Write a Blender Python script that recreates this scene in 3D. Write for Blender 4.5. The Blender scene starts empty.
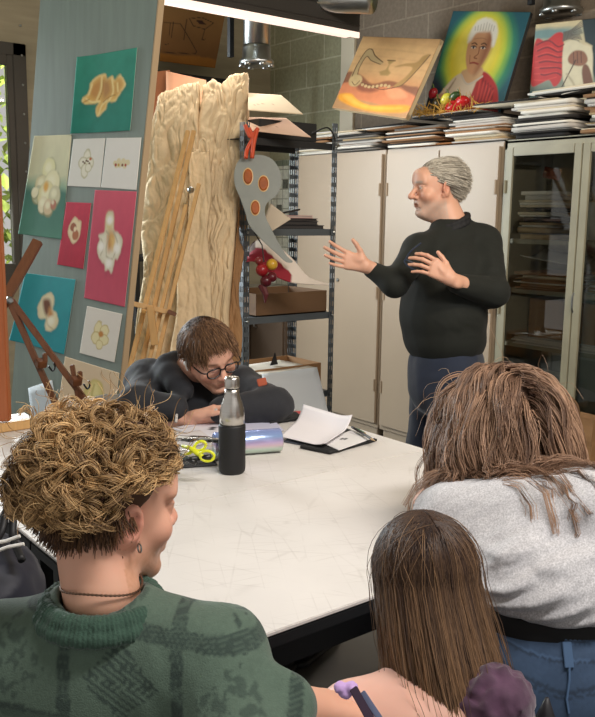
import bpy, bmesh, math, random
import numpy as np
from mathutils import Vector, Matrix
rng = np.random.default_rng(7)
random.seed(7)
SC = bpy.context.scene
# ------------------------------------------------------------------ camera
FPX, W, H = 850.0, 595, 717
EYE = np.array([0.0, 0.0, 1.45])
YAW, PITCH, ROLL = math.radians(38), math.radians(9.55), math.radians(0.8)
CF = np.array([math.sin(YAW)*math.cos(PITCH), math.cos(YAW)*math.cos(PITCH), -math.sin(PITCH)])
_R0 = np.array([math.cos(YAW), -math.sin(YAW), 0.0]); _U0 = np.cross(_R0, CF)
CR = _R0*math.cos(ROLL) + _U0*math.sin(ROLL); CU = np.cross(CR, CF)
cam_data = bpy.data.cameras.new('camera'); cam = bpy.data.objects.new('camera', cam_data)
SC.collection.objects.link(cam); SC.camera = cam
cam_data.sensor_fit = 'HORIZONTAL'; cam_data.sensor_width = 36; cam_data.lens = FPX/W*36
cam_data.clip_start = 0.05
m = Matrix.Identity(4)
for i in range(3):
    m[i][0], m[i][1], m[i][2], m[i][3] = CR[i], CU[i], -CF[i], EYE[i]
cam.matrix_world = m
# ------------------------------------------------------------------ world, exposure, lights
world = bpy.data.worlds.new('world'); SC.world = world; world.use_nodes = True
bgn = world.node_tree.nodes['Background']; bgn.inputs[0].default_value = (1.0, 0.97, 0.93, 1); bgn.inputs[1].default_value = 0.5
SC.view_settings.view_transform = 'Standard'; SC.view_settings.look = 'None'
SC.view_settings.gamma = 1; SC.view_settings.use_curve_mapping = False
SC.view_settings.exposure = 0.12
def area(name, loc, target, sx, sy, power, col):
    l = bpy.data.lights.new(name, 'AREA'); l.shape = 'RECTANGLE'; l.size = sx; l.size_y = sy; l.energy = power; l.color = col
    o = bpy.data.objects.new(name, l); SC.collection.objects.link(o); o.location = loc
    d = Vector(target) - Vector(loc); o.rotation_euler = d.to_track_quat('-Z', 'Y').to_euler()
    return o
area('window_daylight', (1.25, 5.75, 1.7), (1.5, 2.6, 0.9), 1.45, 1.7, 170, (0.86, 0.95, 1.0))
area('ceiling_lamp_light', (1.62, 2.38, 2.06), (1.62, 2.38, 0), 1.25, 0.1, 10, (1.0, 0.93, 0.86))
area('front_lamp_light', (1.2, 0.1, 2.75), (1.7, 1.4, 0.6), 1.3, 0.25, 44, (1.0, 0.965, 0.935))
area('right_lamp_light', (2.2, .5, 2.7), (3.6, 2.8, 1.1), 1.3, 0.25, 30, (1.0, 0.86, 0.68))
sun = bpy.data.lights.new('sun', 'SUN'); sun.energy = 0.0; sun.angle = 0.02; sun.color = (1, 0.96, 0.88)

# ------------------------------------------------------------------ helpers
def A3(p): return np.array(p, float)
def ray(x, y): return CF + CR*(x-W/2)/FPX - CU*(y-H/2)/FPX
def at(x, y, d): return EYE + ray(x, y)*d
def onp(x, y, ax, val):
    v = ray(x, y); return EYE + v*((val-EYE[ax])/v[ax])
def onplane(x, y, P, N):
    v = ray(x, y); return EYE + v*(np.dot(A3(P)-EYE, N)/np.dot(v, N))
def unit(v): v = A3(v); return v/np.linalg.norm(v)
def lin(c):
    c = np.asarray(c, float)/255.0
    return np.where(c <= 0.04045, c/12.92, ((c+0.055)/1.055)**2.4)
def rgb(*c): return tuple(lin(c)) + (1.0,)

def mat(name, color=None, rough=0.6, metal=0.0, noise=None, bump=None, attr=False, spec=None, trans=0.0, alpha=1.0, ior=None, emit=None, subsurf=0, sheen=0, coat=0):
    """noise=(scale, dark 0..1 amount, detail); bump=(scale, strength, distance)"""
    mt = bpy.data.materials.new(name); mt.use_nodes = True
    nt = mt.node_tree; b = nt.nodes['Principled BSDF']
    b.inputs['Roughness'].default_value = rough; b.inputs['Metallic'].default_value = metal
    if spec is not None: b.inputs['Specular IOR Level'].default_value = spec
    if ior: b.inputs['IOR'].default_value = ior
    if sheen: b.inputs['Sheen Weight'].default_value = sheen; b.inputs['Sheen Roughness'].default_value = .5
    if coat: b.inputs['Coat Weight'].default_value = coat; b.inputs['Coat Roughness'].default_value = .15
    b.inputs['Transmission Weight'].default_value = trans; b.inputs['Alpha'].default_value = alpha
    if subsurf:
        b.inputs['Subsurface Weight'].default_value = subsurf; b.inputs['Subsurface Radius'].default_value = (.012, .005, .003); b.inputs['Subsurface Scale'].default_value = 1.0
    src = None
    if attr:
        a = nt.nodes.new('ShaderNodeAttribute'); a.attribute_name = 'Col'; src = a.outputs['Color']
    elif color is not None:
        b.inputs['Base Color'].default_value = rgb(*color)
    tc = nt.nodes.new('ShaderNodeTexCoord')
    if noise:
        n = nt.nodes.new('ShaderNodeTexNoise'); n.inputs['Scale'].default_value = noise[0]; n.inputs['Detail'].default_value = noise[2] if len(noise) > 2 else 4
        if len(noise) > 3:
            mp = nt.nodes.new('ShaderNodeMapping'); mp.inputs['Scale'].default_value = noise[3]
            nt.links.new(tc.outputs['Object'], mp.inputs[0]); nt.links.new(mp.outputs[0], n.inputs['Vector'])
        else: nt.links.new(tc.outputs['Object'], n.inputs['Vector'])
        mr = nt.nodes.new('ShaderNodeMapRange'); mr.inputs[1].default_value = .3; mr.inputs[2].default_value = .7
        mr.inputs[3].default_value = 1-noise[1]; mr.inputs[4].default_value = 1+noise[1]*.6
        nt.links.new(n.outputs[0], mr.inputs[0])
        vm = nt.nodes.new('ShaderNodeVectorMath'); vm.operation = 'SCALE'; nt.links.new(mr.outputs[0], vm.inputs['Scale'])
        if src: nt.links.new(src, vm.inputs[0])
        else: vm.inputs[0].default_value = rgb(*color)[:3]
        src = vm.outputs[0]
    if src: nt.links.new(src, b.inputs['Base Color'])
    if bump:
        n2 = nt.nodes.new('ShaderNodeTexNoise'); n2.inputs['Scale'].default_value = bump[0]; n2.inputs['Detail'].default_value = 3
        nt.links.new(tc.outputs['Object'], n2.inputs['Vector'])
        bp = nt.nodes.new('ShaderNodeBump'); bp.inputs['Strength'].default_value = bump[1]; bp.inputs['Distance'].default_value = bump[2] if len(bump) > 2 else .002
        nt.links.new(n2.outputs[0], bp.inputs['Height']); nt.links.new(bp.outputs[0], b.inputs['Normal'])
    if emit:
        b.inputs['Emission Color'].default_value = rgb(*emit[0]); b.inputs['Emission Strength'].default_value = emit[1]
    return mt

def wloc(o):
    v = Vector((0, 0, 0))
    while o is not None: v += o.location; o = o.parent
    return v
def link(o):
    SC.collection.objects.link(o); return o
def tag(o, label=None, cat=None, group=None, kind=None):
    if label: o['label'] = label
    if cat: o['category'] = cat
    if group: o['group'] = group
    if kind: o['kind'] = kind
    return o
def thing(name, label, cat, loc=(0, 0, 0), group=None):
    o = bpy.data.objects.new(name, None); o.empty_display_size = .1; link(o); o.location = Vector([float(c) for c in loc])
    return tag(o, label, cat, group)
def finish(o, verts, parent, loc=None):
    pass
def mk(name, verts, faces, material, parent=None, col=None, smooth=False, loc=None):
    """one mesh object from world-space vertices"""
    V = np.asarray(verts, float)
    if parent is not None: base = np.array(wloc(parent))
    elif loc is not None: base = A3(loc)
    else: base = np.array([(V[:, 0].min()+V[:, 0].max())/2, (V[:, 1].min()+V[:, 1].max())/2, V[:, 2].min()])
    me = bpy.data.meshes.new(name)
    if isinstance(faces, np.ndarray) and faces.ndim == 2:
        n = faces.shape[1]
        me.vertices.add(len(V)); me.vertices.foreach_set('co', (V-base).astype(np.float32).ravel())
        me.loops.add(faces.size); me.loops.foreach_set('vertex_index', faces.astype(np.int32).ravel())
        me.polygons.add(len(faces)); me.polygons.foreach_set('loop_start', np.arange(0, faces.size, n, dtype=np.int32))
        me.update(calc_edges=True); me.validate()
    else:
        me.from_pydata((V-base).tolist(), [], [list(map(int, f)) for f in faces]); me.update()
    if col is not None:
        ca = me.color_attributes.new('Col', 'FLOAT_COLOR', 'POINT')
        c = np.ones((len(V), 4), np.float32); c[:, :3] = col
        ca.data.foreach_set('color', c.ravel())
    if smooth: me.polygons.foreach_set('use_smooth', np.ones(len(me.polygons), bool))
    o = bpy.data.objects.new(name, me); link(o)
    for mm in (material if isinstance(material, (list, tuple)) else [material]): me.materials.append(mm)
    if parent is not None: o.parent = parent
    else: o.location = Vector(base)
    return o

def rotz(a): c, s = math.cos(a), math.sin(a); return np.array([[c, -s, 0], [s, c, 0], [0, 0, 1.]])
def rotx(a): c, s = math.cos(a), math.sin(a); return np.array([[1., 0, 0], [0, c, -s], [0, s, c]])
def roty(a): c, s = math.cos(a), math.sin(a); return np.array([[c, 0, s], [0, 1., 0], [-s, 0, c]])

class MB:
    """collects shapes for ONE mesh"""
    def __init__(s): s.v = []; s.f = []
    def add(s, V, Fs):
        n = len(s.v); s.v += [tuple(map(float, p)) for p in V]; s.f += [tuple(int(i)+n for i in f) for f in Fs]; return s
    def box(s, c, size, R=None):
        h = A3(size)/2; P = np.array([(x, y, z) for x in (-1, 1) for y in (-1, 1) for z in (-1, 1)])*h
        if R is not None: P = P @ np.asarray(R).T
        return s.add(P+A3(c), [(0, 1, 3, 2), (4, 6, 7, 5), (0, 4, 5, 1), (2, 3, 7, 6), (0, 2, 6, 4), (1, 5, 7, 3)])
    def bar(s, a, b, w, t, up=(0, 0, 1)):
        a, b = A3(a), A3(b); d = b-a; L = np.linalg.norm(d); z = d/L
        x = np.cross(up, z)
        if np.linalg.norm(x) < 1e-4: x = np.cross((1, 0, 0), z)
        x = unit(x); y = np.cross(z, x)
        return s.box((a+b)/2, (w, t, L), np.array([x, y, z]).T)
    def tube(s, pts, r, n=8, caps=True):
        pts = [A3(p) for p in pts]; rr = r if hasattr(r, '__len__') else [r]*len(pts)
        V = []; T = None; prev = None
        for i, p in enumerate(pts):
            t = unit(pts[min(i+1, len(pts)-1)]-pts[max(i-1, 0)])
            if prev is None:
                x = np.cross(t, (0, 0, 1.)) if abs(t[2]) < .9 else np.cross(t, (1., 0, 0))
            else: x = prev - t*np.dot(prev, t)
            x = unit(x); y = np.cross(t, x); prev = x
            for k in range(n):
                a = 2*math.pi*k/n; V.append(p+(x*math.cos(a)+y*math.sin(a))*rr[i])
        Fs = []
        for i in range(len(pts)-1):
            for k in range(n):
                k2 = (k+1) % n; Fs.append((i*n+k, i*n+k2, (i+1)*n+k2, (i+1)*n+k))
        if caps: Fs.append(tuple(range(n))[::-1]); Fs.append(tuple((len(pts)-1)*n+k for k in range(n)))
        return s.add(V, Fs)
    def lathe(s, prof, c, n=32, R=None):
        V = []
        for r, z in prof:
            for k in range(n):
                a = 2*math.pi*k/n; V.append((r*math.cos(a), r*math.sin(a), z))
        V = np.array(V)
        if R is not None: V = V @ np.asarray(R).T
        Fs = []
        for i in range(len(prof)-1):
            for k in range(n):
                k2 = (k+1) % n; Fs.append((i*n+k, i*n+k2, (i+1)*n+k2, (i+1)*n+k))
        Fs.append(tuple(range(n))[::-1]); Fs.append(tuple((len(prof)-1)*n+k for k in range(n)))
        return s.add(V+A3(c), Fs)
    def prism(s, poly, O, X, Y, Nn, t):
        """poly in 2D (X,Y axes from O), thickness t along Nn"""
        O, X, Y, Nn = map(A3, (O, X, Y, Nn)); n = len(poly)
        P = [O+X*a+Y*b for a, b in poly]; V = P+[p+Nn*t for p in P]
        Fs = [tuple(range(n))[::-1], tuple(range(n, 2*n))]+[(i, (i+1) % n, n+(i+1) % n, n+i) for i in range(n)]
        return s.add(V, Fs)
    def build(s, name, material, parent=None, bevel=0.0, smooth=False, seg=2, loc=None):
        V = np.array(s.v); o = mk(name, V, s.f, material, parent, smooth=smooth, loc=loc)
        me = o.data; bm = bmesh.new(); bm.from_mesh(me)
        bmesh.ops.recalc_face_normals(bm, faces=bm.faces)
        if bevel:
            es = [e for e in bm.edges if len(e.link_faces) == 2 and e.calc_face_angle(0) > .6]
            bmesh.ops.bevel(bm, geom=es, offset=bevel, segments=seg, affect='EDGES', clamp_overlap=True)
        bm.to_mesh(me); bm.free()
        return o
def catmull(P, n=8, closed=False):
    P = [A3(p) for p in P]; out = []; N = len(P)
    rngi = range(N if closed else N-1)
    for i in rngi:
        g = (lambda j: P[j % N]) if closed else (lambda j: P[min(max(j, 0), N-1)])
        p0, p1, p2, p3 = g(i-1), g(i), g(i+1), g(i+2)
        for k in range(n):
            t = k/n
            out.append(.5*((2*p1)+(-p0+p2)*t+(2*p0-5*p1+4*p2-p3)*t*t+(-p0+3*p1-3*p2+p3)*t**3))
    if not closed: out.append(P[-1])
    return out

# ---- noise
def _hash(ix, iy, iz, seed):
    h = (ix*374761393 + iy*668265263 + iz*2147483647 + seed*1274126177) & 0xffffffff
    h = ((h ^ (h >> 13))*1274126177) & 0xffffffff
    h = (h ^ (h >> 16)) & 0xffff
    return h/65535.0
def vnoise(P, scale=1.0, seed=0):
    Q = np.asarray(P, float)*scale+100.0; I = np.floor(Q).astype(np.int64); f = Q-I; f = f*f*(3-2*f)
    r = 0
    for dx in (0, 1):
        for dy in (0, 1):
            for dz in (0, 1):
                w = (f[..., 0] if dx else 1-f[..., 0])*(f[..., 1] if dy else 1-f[..., 1])*(f[..., 2] if dz else 1-f[..., 2])
                r = r+w*_hash(I[..., 0]+dx, I[..., 1]+dy, I[..., 2]+dz, seed)
    return r
def fbm(P, scale=1.0, seed=0, o=3):
    a, s, t = 1.0, 0, 0
    for i in range(o): s = s+a*vnoise(P, scale*2**i, seed+i); t += a; a *= .5
    return s/t

# ---- signed-distance modelling for bodies and clothes
class SDF:
    def __init__(s, lo, hi, h):
        s.h = h; s.lo = A3(lo); n = np.ceil((A3(hi)-s.lo)/h).astype(int)+1; s.n = n
        s.ax = [s.lo[i]+np.arange(n[i])*h for i in range(3)]
        s.f = np.full(n, 1.0, np.float32)
    def _region(s, lo, hi, pad):
        sl = []
        for i in range(3):
            a = int(np.floor((lo[i]-pad-s.lo[i])/s.h)); b = int(np.ceil((hi[i]+pad-s.lo[i])/s.h))+1
            a = max(a, 0); b = min(b, s.n[i])
            if a >= b: return None, None
            sl.append(slice(a, b))
        P = np.stack(np.meshgrid(*[s.ax[i][sl[i]] for i in range(3)], indexing='ij'), -1)
        return tuple(sl), P
    def _mix(s, sl, d, k, op):
        f = s.f[sl]
        if op == 'sub':
            d = -d; h = np.maximum(k-np.abs(f-d), 0)/max(k, 1e-6); s.f[sl] = np.maximum(f, d)+h*h*k*.25
        else:
            h = np.maximum(k-np.abs(f-d), 0)/max(k, 1e-6); s.f[sl] = np.minimum(f, d)-h*h*k*.25
    def cap(s, a, b, ra, rb=None, k=.02, op='add', flat=None):
        """round cone; flat=(normal, factor) squashes the section along normal"""
        a, b = A3(a), A3(b); rb = ra if rb is None else rb; R = max(ra, rb)
        pad = R+(max(k, .045) if op == 'add' else k)
        sl, P = s._region(np.minimum(a, b), np.maximum(a, b), pad)
        if sl is None: return s
        ab = b-a; L = max(ab@ab, 1e-9); t = np.clip(((P-a)@ab)/L, 0, 1)
        D = P-a-t[..., None]*ab
        if flat is not None:
            nn, fac = unit(flat[0]), flat[1]; D = D+nn*((D@nn)*(1/fac-1))[..., None]
            d = np.linalg.norm(D, axis=-1)-(ra+(rb-ra)*t); d = d*np.where(d < 0, fac, 1.0)
        else: d = np.linalg.norm(D, axis=-1)-(ra+(rb-ra)*t)
        s._mix(sl, d, k, op); return s
    def chain(s, pts, rs, k=.02, op='add', flat=None):
        for i in range(len(pts)-1): s.cap(pts[i], pts[i+1], rs[i], rs[i+1], k, op, flat)
        return s
    def ell(s, c, r, R=None, k=.02, op='add'):
        c = A3(c); r = A3(r) if hasattr(r, '__len__') else A3((r, r, r)); m_ = r.max()
        pad = max(k, .045) if op == 'add' else k
        sl, P = s._region(c-m_, c+m_, pad)
        if sl is None: return s
        Q = P-c
        if R is not None: Q = Q @ np.asarray(R)
        k0 = np.linalg.norm(Q/r, axis=-1); k1 = np.linalg.norm(Q/(r*r), axis=-1)
        d = np.where(k1 > 1e-9, k0*(k0-1)/np.maximum(k1, 1e-9), -r.min())
        s._mix(sl, d, k, op); return s
    def half(s, c, n, k=.005):
        """keep the side of the plane that n points away from"""
        P = np.stack(np.meshgrid(*s.ax, indexing='ij'), -1); d = (P-A3(c))@unit(n)
        h = np.maximum(k-np.abs(s.f-d), 0)/k; s.f = (np.maximum(s.f, d)+h*h*k*.25).astype(np.float32); return s
    def disp(s, fn, band=.03):
        idx = np.nonzero(np.abs(s.f) < band)
        P = np.stack([s.ax[i][idx[i]] for i in range(3)], -1); s.f[idx] += fn(P); return s
    def shell(s, t):
        """turn into a thin skin of thickness t below the surface"""
        s.f = np.maximum(s.f, -s.f-t); return s
    def mesh(s):
        f = s.f; f[0] = f[-1] = 1; f[:, 0] = f[:, -1] = 1; f[:, :, 0] = f[:, :, -1] = 1
        S = f < 0
        c = [f[dx:f.shape[0]-1+dx, dy:f.shape[1]-1+dy, dz:f.shape[2]-1+dz] for dx in (0, 1) for dy in (0, 1) for dz in (0, 1)]
        cs = sum((x < 0).astype(np.int8) for x in c); mixed = (cs > 0) & (cs < 8)
        idx = np.argwhere(mixed); n = len(idx); vid = np.full(mixed.shape, -1, np.int64); vid[mixed] = np.arange(n)
        vals = np.stack([x[mixed] for x in c], 1)
        off = np.array([(dx, dy, dz) for dx in (0, 1) for dy in (0, 1) for dz in (0, 1)], float)
        acc = np.zeros((n, 3)); cnt = np.zeros(n)
        for a in range(8):
            for b in range(a+1, 8):
                if abs(off[a]-off[b]).sum() != 1: continue
                va, vb = vals[:, a], vals[:, b]; mk_ = (va < 0) != (vb < 0)
                t = np.where(mk_, va/np.where(va == vb, 1, va-vb), 0)
                p = off[a]+(off[b]-off[a])*t[:, None]; acc[mk_] += p[mk_]; cnt[mk_] += 1
        V = (idx+acc/cnt[:, None])*s.h+s.lo
        quads = []
        for ax in range(3):
            A = S.take(range(0, S.shape[ax]-1), ax); B = S.take(range(1, S.shape[ax]), ax)
            E = np.argwhere(A != B); u, w = [(1, 2), (2, 0), (0, 1)][ax]
            E = E[(E[:, u] > 0) & (E[:, w] > 0)]
            s0 = A[E[:, 0], E[:, 1], E[:, 2]]
            def cell(du, dw):
                Q = E.copy(); Q[:, u] -= du; Q[:, w] -= dw; return vid[Q[:, 0], Q[:, 1], Q[:, 2]]
            q = np.stack([cell(1, 1), cell(0, 1), cell(0, 0), cell(1, 0)], 1)
            q[~s0] = q[~s0][:, ::-1]; quads.append(q)
        Q = np.concatenate(quads); Q = Q[(Q >= 0).all(1)]
        return V, Q
def join(*ms):
    V, Q, n = [], [], 0
    for v, q in ms: V.append(v); Q.append(q+n); n += len(v)
    return np.concatenate(V), np.concatenate(Q)

# ---- 2D painter for canvases and sheets (front face is a fine grid with its own painted colours)
class Cv:
    def __init__(s, nu, nv, base):
        u, v = np.meshgrid((np.arange(nu)+.0)/(nu-1), (np.arange(nv)+.0)/(nv-1)); s.U, s.V = u, v; s.nu, s.nv = nu, nv
        s.c = np.zeros((nv, nu, 3))+lin(base)
        s.P = np.stack([u, v, u*0], -1)
    def put(s, a, color): s.c = s.c*(1-a[..., None])+(lin(color) if np.ndim(color) == 1 or isinstance(color, tuple) else color)*a[..., None]; return s
    def vgrad(s, stops):
        vs = [x[0] for x in stops]; cs = np.array([lin(x[1]) for x in stops])
        s.c = np.stack([np.interp(s.V+(fbm(s.P, 6, 3)-.5)*.06, vs, cs[:, i]) for i in range(3)], -1); return s
    def mottle(s, amt, scale=8, seed=1):
        s.c = s.c*(1+amt*(fbm(s.P, scale, seed, 4)-.5)*2)[..., None]; return s
    def blob(s, cx, cy, rx, ry, color, rot=0, soft=.08, wob=0, a=1.0, seed=5):
        x, y = s.U-cx, s.V-cy; c, sn = math.cos(rot), math.sin(rot)
        x, y = x*c+y*sn, -x*sn+y*c; d = np.sqrt((x/rx)**2+(y/ry)**2)
        if wob: d = d+(fbm(s.P, 10, seed)-.5)*wob
        return s.put(np.clip((1-d)/soft+.5, 0, 1)*a, color)
    def poly(s, pts, color, soft=.006, smooth=0, a=1.0, wob=0):
        pts = catmull([(p[0], p[1], 0) for p in pts], smooth, True) if smooth else [A3((p[0], p[1], 0)) for p in pts]
        P = np.array(pts)[:, :2]; x, y = s.U, s.V
        if wob: x = x+(fbm(s.P, 14, 8)-.5)*wob; y = y+(fbm(s.P, 14, 9)-.5)*wob
        ins = np.zeros(x.shape, bool); dm = np.full(x.shape, 9.0)
        for i in range(len(P)):
            x1, y1 = P[i]; x2, y2 = P[(i+1) % len(P)]
            cond = ((y1 > y) != (y2 > y)); ins ^= cond & (x < (x2-x1)*(y-y1)/((y2-y1) if y2 != y1 else 1e-9)+x1)
            dx, dy = x2-x1, y2-y1; L = dx*dx+dy*dy+1e-12; t = np.clip(((x-x1)*dx+(y-y1)*dy)/L, 0, 1)
            dm = np.minimum(dm, np.hypot(x-x1-t*dx, y-y1-t*dy))
        sd = np.where(ins, dm, -dm); return s.put(np.clip(sd/soft*.5+.5, 0, 1)*a, color)
    def line(s, pts, w, color, smooth=6, a=1.0, soft=.006):
        pts = catmull([(p[0], p[1], 0) for p in pts], smooth) if smooth and len(pts) > 2 else [A3((p[0], p[1], 0)) for p in pts]
        dm = np.full(s.U.shape, 9.0)
        for p, q in zip(pts[:-1], pts[1:]):
            dx, dy = q[0]-p[0], q[1]-p[1]; L = dx*dx+dy*dy+1e-12; t = np.clip(((s.U-p[0])*dx+(s.V-p[1])*dy)/L, 0, 1)
            dm = np.minimum(dm, np.hypot(s.U-p[0]-t*dx, s.V-p[1]-t*dy))
        return s.put(np.clip((w-dm)/soft+.5, 0, 1)*a, color)
def panel(name, cv, TL, TR, BR, BL, thick, material, parent=None, side=(225, 215, 195), warp=None, nrm=None):
    """painted slab: bilinear quad given by four corners, front face coloured by cv"""
    TL, TR, BR, BL = map(A3, (TL, TR, BR, BL)); nu, nv = cv.nu, cv.nv
    u, v = cv.U[..., None], cv.V[..., None]
    P = TL*(1-u)*(1-v)+TR*u*(1-v)+BR*u*v+BL*(1-u)*v
    n = unit(np.cross(TR-TL, BL-TL)); 
    if np.dot(n, EYE-TL) < 0: n = -n
    if nrm is not None: n = unit(nrm)
    if warp is not None: P = P+n*warp(cv.U, cv.V)[..., None]
    Bk = P-n*thick; V = np.concatenate([P.reshape(-1, 3), Bk.reshape(-1, 3)])
    N = nu*nv; I = np.arange(N).reshape(nv, nu)
    q = np.stack([I[:-1, :-1], I[1:, :-1], I[1:, 1:], I[:-1, 1:]], -1).reshape(-1, 4)
    qb = q[:, ::-1]+N
    loop = np.concatenate([I[0, :], I[1:, -1], I[-1, -2::-1], I[-2:0:-1, 0]]); l2 = np.roll(loop, -1)
    sd = np.stack([loop, l2, l2+N, loop+N], -1)
    e1 = P[0, 1]-P[0, 0]; e2 = P[1, 0]-P[0, 0]
    Fq = np.concatenate([q, qb, sd])
    if np.dot(np.cross(e2, e1), n) < 0: Fq = Fq[:, ::-1]
    col = np.concatenate([cv.c.reshape(-1, 3), np.zeros((N, 3))+lin(side)])
    return mk(name, V, Fq, material, parent, col=np.clip(col, 0, 1))
# ================================================================== materials
M = {}
M['paint'] = mat('painted surface', attr=True, rough=.55)
M['paper'] = mat('paper surface', attr=True, rough=.8)
M['table'] = mat('scuffed laminate', (222, 217, 212), rough=.42, noise=(5, .05, 6), bump=(60, .04))
def scuffs(mt):
    nt = mt.node_tree; b = nt.nodes['Principled BSDF']; lnk = b.inputs['Base Color'].links[0].from_socket
    tc = nt.nodes.new('ShaderNodeTexCoord'); prev = lnk
    for sc, rot, th in ((16, .5, .012), (24, 1.9, .012), (13, 2.7, .008)):
        mp = nt.nodes.new('ShaderNodeMapping'); mp.inputs['Scale'].default_value = (1, 1, 1); mp.inputs['Rotation'].default_value = (0, 0, rot)
        v = nt.nodes.new('ShaderNodeTexVoronoi'); v.feature = 'DISTANCE_TO_EDGE'; v.inputs['Scale'].default_value = sc
        nz = nt.nodes.new('ShaderNodeTexNoise'); nz.inputs['Scale'].default_value = 9
        mp2 = nt.nodes.new('ShaderNodeMapping'); mp2.inputs['Scale'].default_value = (1, .12, 1)
        nt.links.new(tc.outputs['Object'], mp.inputs[0]); nt.links.new(mp.outputs[0], mp2.inputs[0]); nt.links.new(mp2.outputs[0], v.inputs['Vector'])
        nt.links.new(tc.outputs['Object'], nz.inputs['Vector'])
        r = nt.nodes.new('ShaderNodeMapRange'); r.inputs[1].default_value = 0; r.inputs[2].default_value = th*2; r.inputs[3].default_value = .2; r.inputs[4].default_value = 0
        nt.links.new(v.outputs['Distance'], r.inputs[0])
        r2 = nt.nodes.new('ShaderNodeMapRange'); r2.inputs[1].default_value = .42; r2.inputs[2].default_value = .62; nt.links.new(nz.outputs[0], r2.inputs[0])
        mm = nt.nodes.new('ShaderNodeMath'); mm.operation = 'MULTIPLY'; nt.links.new(r.outputs[0], mm.inputs[0]); nt.links.new(r2.outputs[0], mm.inputs[1])
        mx = nt.nodes.new('ShaderNodeMix'); mx.data_type = 'RGBA'; nt.links.new(mm.outputs[0], mx.inputs[0]); nt.links.new(prev, mx.inputs[6]); mx.inputs[7].default_value = rgb(150, 140, 130)
        prev = mx.outputs[2]
    nt.links.new(prev, b.inputs['Base Color'])
scuffs(M['table'])
M['table_edge'] = mat('black table edge', (22, 22, 24), rough=.45)
M['cabinet'] = mat('beige enamelled steel', (170, 151, 128), rough=.42, noise=(2.2, .05, 5))
M['cabinet_grey'] = mat('worn grey green enamel', (152, 146, 122), rough=.45, noise=(7, .12, 6))
M['cab_in'] = mat('dull cabinet interior', (105, 102, 88), rough=.6)
M['darkline'] = mat('dark gap', (30, 27, 24), rough=.8)
M['steel'] = mat('galvanised steel', (176, 178, 176), rough=.3, metal=1.0, noise=(6, .18, 3), bump=(14, .15, .003))
M['shelf'] = mat('slate grey shelving', (92, 98, 102), rough=.45, metal=.2)
M['shelf_dark'] = mat('charcoal shelving', (42, 42, 42), rough=.5, metal=.2)
M['black'] = mat('matt black', (22, 22, 24), rough=.55)
M['lamp_body'] = mat('dark grey lamp housing', (58, 54, 50), rough=.45)
M['lamp_glow'] = mat('lit lamp diffuser', (255, 240, 230), emit=((255, 222, 204), .8))
M['card'] = mat('brown cardboard', (158, 118, 78), rough=.8, noise=(6, .1, 4))
M['card2'] = mat('dark brown cardboard', (118, 88, 60), rough=.8, noise=(6, .12, 4))
M['kraft'] = mat('crumpled kraft paper', (216, 192, 156), rough=.85, spec=.15, noise=(7, .12, 5), bump=(30, .5, .012))
M['pine'] = mat('pine wood', (206, 162, 104), rough=.5, noise=(3, .12, 4, (30, 30, 2)))
M['orange_wood'] = mat('varnished orange wood', (166, 92, 50), rough=.35, noise=(3, .12, 4, (25, 25, 2)))
M['brown_wood'] = mat('dark walnut wood', (112, 70, 44), rough=.42, noise=(4, .15, 4, (25, 25, 2)))
M['white'] = mat('white card', (232, 228, 220), rough=.7)
M['plasticw'] = mat('white plastic', (228, 226, 222), rough=.35)
M['redwire'] = mat('orange red ribbon', (205, 78, 40), rough=.5)
M['floor'] = mat('dark grey floor', (74, 73, 70), rough=.35, noise=(3, .15, 5))
M['concrete'] = mat('board marked concrete', (172, 160, 134), rough=.8, noise=(3, .12, 5, (1, 1, 8)))
M['plaster'] = mat('painted plaster', (150, 142, 120), rough=.85, noise=(2, .08, 5))
M['pillar'] = mat('cream painted pillar', (222, 212, 188), rough=.7)
M['frame_dark'] = mat('dark bronze window frame', (74, 68, 60), rough=.5)
def glass(name, tint=(1, 1, 1), rough=.02, mixf=.08):
    mt = bpy.data.materials.new(name); mt.use_nodes = True; nt = mt.node_tree; nt.nodes.clear()
    out = nt.nodes.new('ShaderNodeOutputMaterial'); tr = nt.nodes.new('ShaderNodeBsdfTransparent'); gl = nt.nodes.new('ShaderNodeBsdfGlossy')
    tr.inputs[0].default_value = (*tint, 1); gl.inputs['Roughness'].default_value = rough
    fr = nt.nodes.new('ShaderNodeFresnel'); fr.inputs[0].default_value = 1.5; mx = nt.nodes.new('ShaderNodeMixShader')
    nt.links.new(fr.outputs[0], mx.inputs[0]); nt.links.new(tr.outputs[0], mx.inputs[1]); nt.links.new(gl.outputs[0], mx.inputs[2]); nt.links.new(mx.outputs[0], out.inputs[0])
    return mt
M['glass'] = glass('window glass'); M['glass_cab'] = glass('cabinet door glass', (.97, .98, .96))
M['film'] = glass('clear film', (.93, .94, .95), .12)
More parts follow.
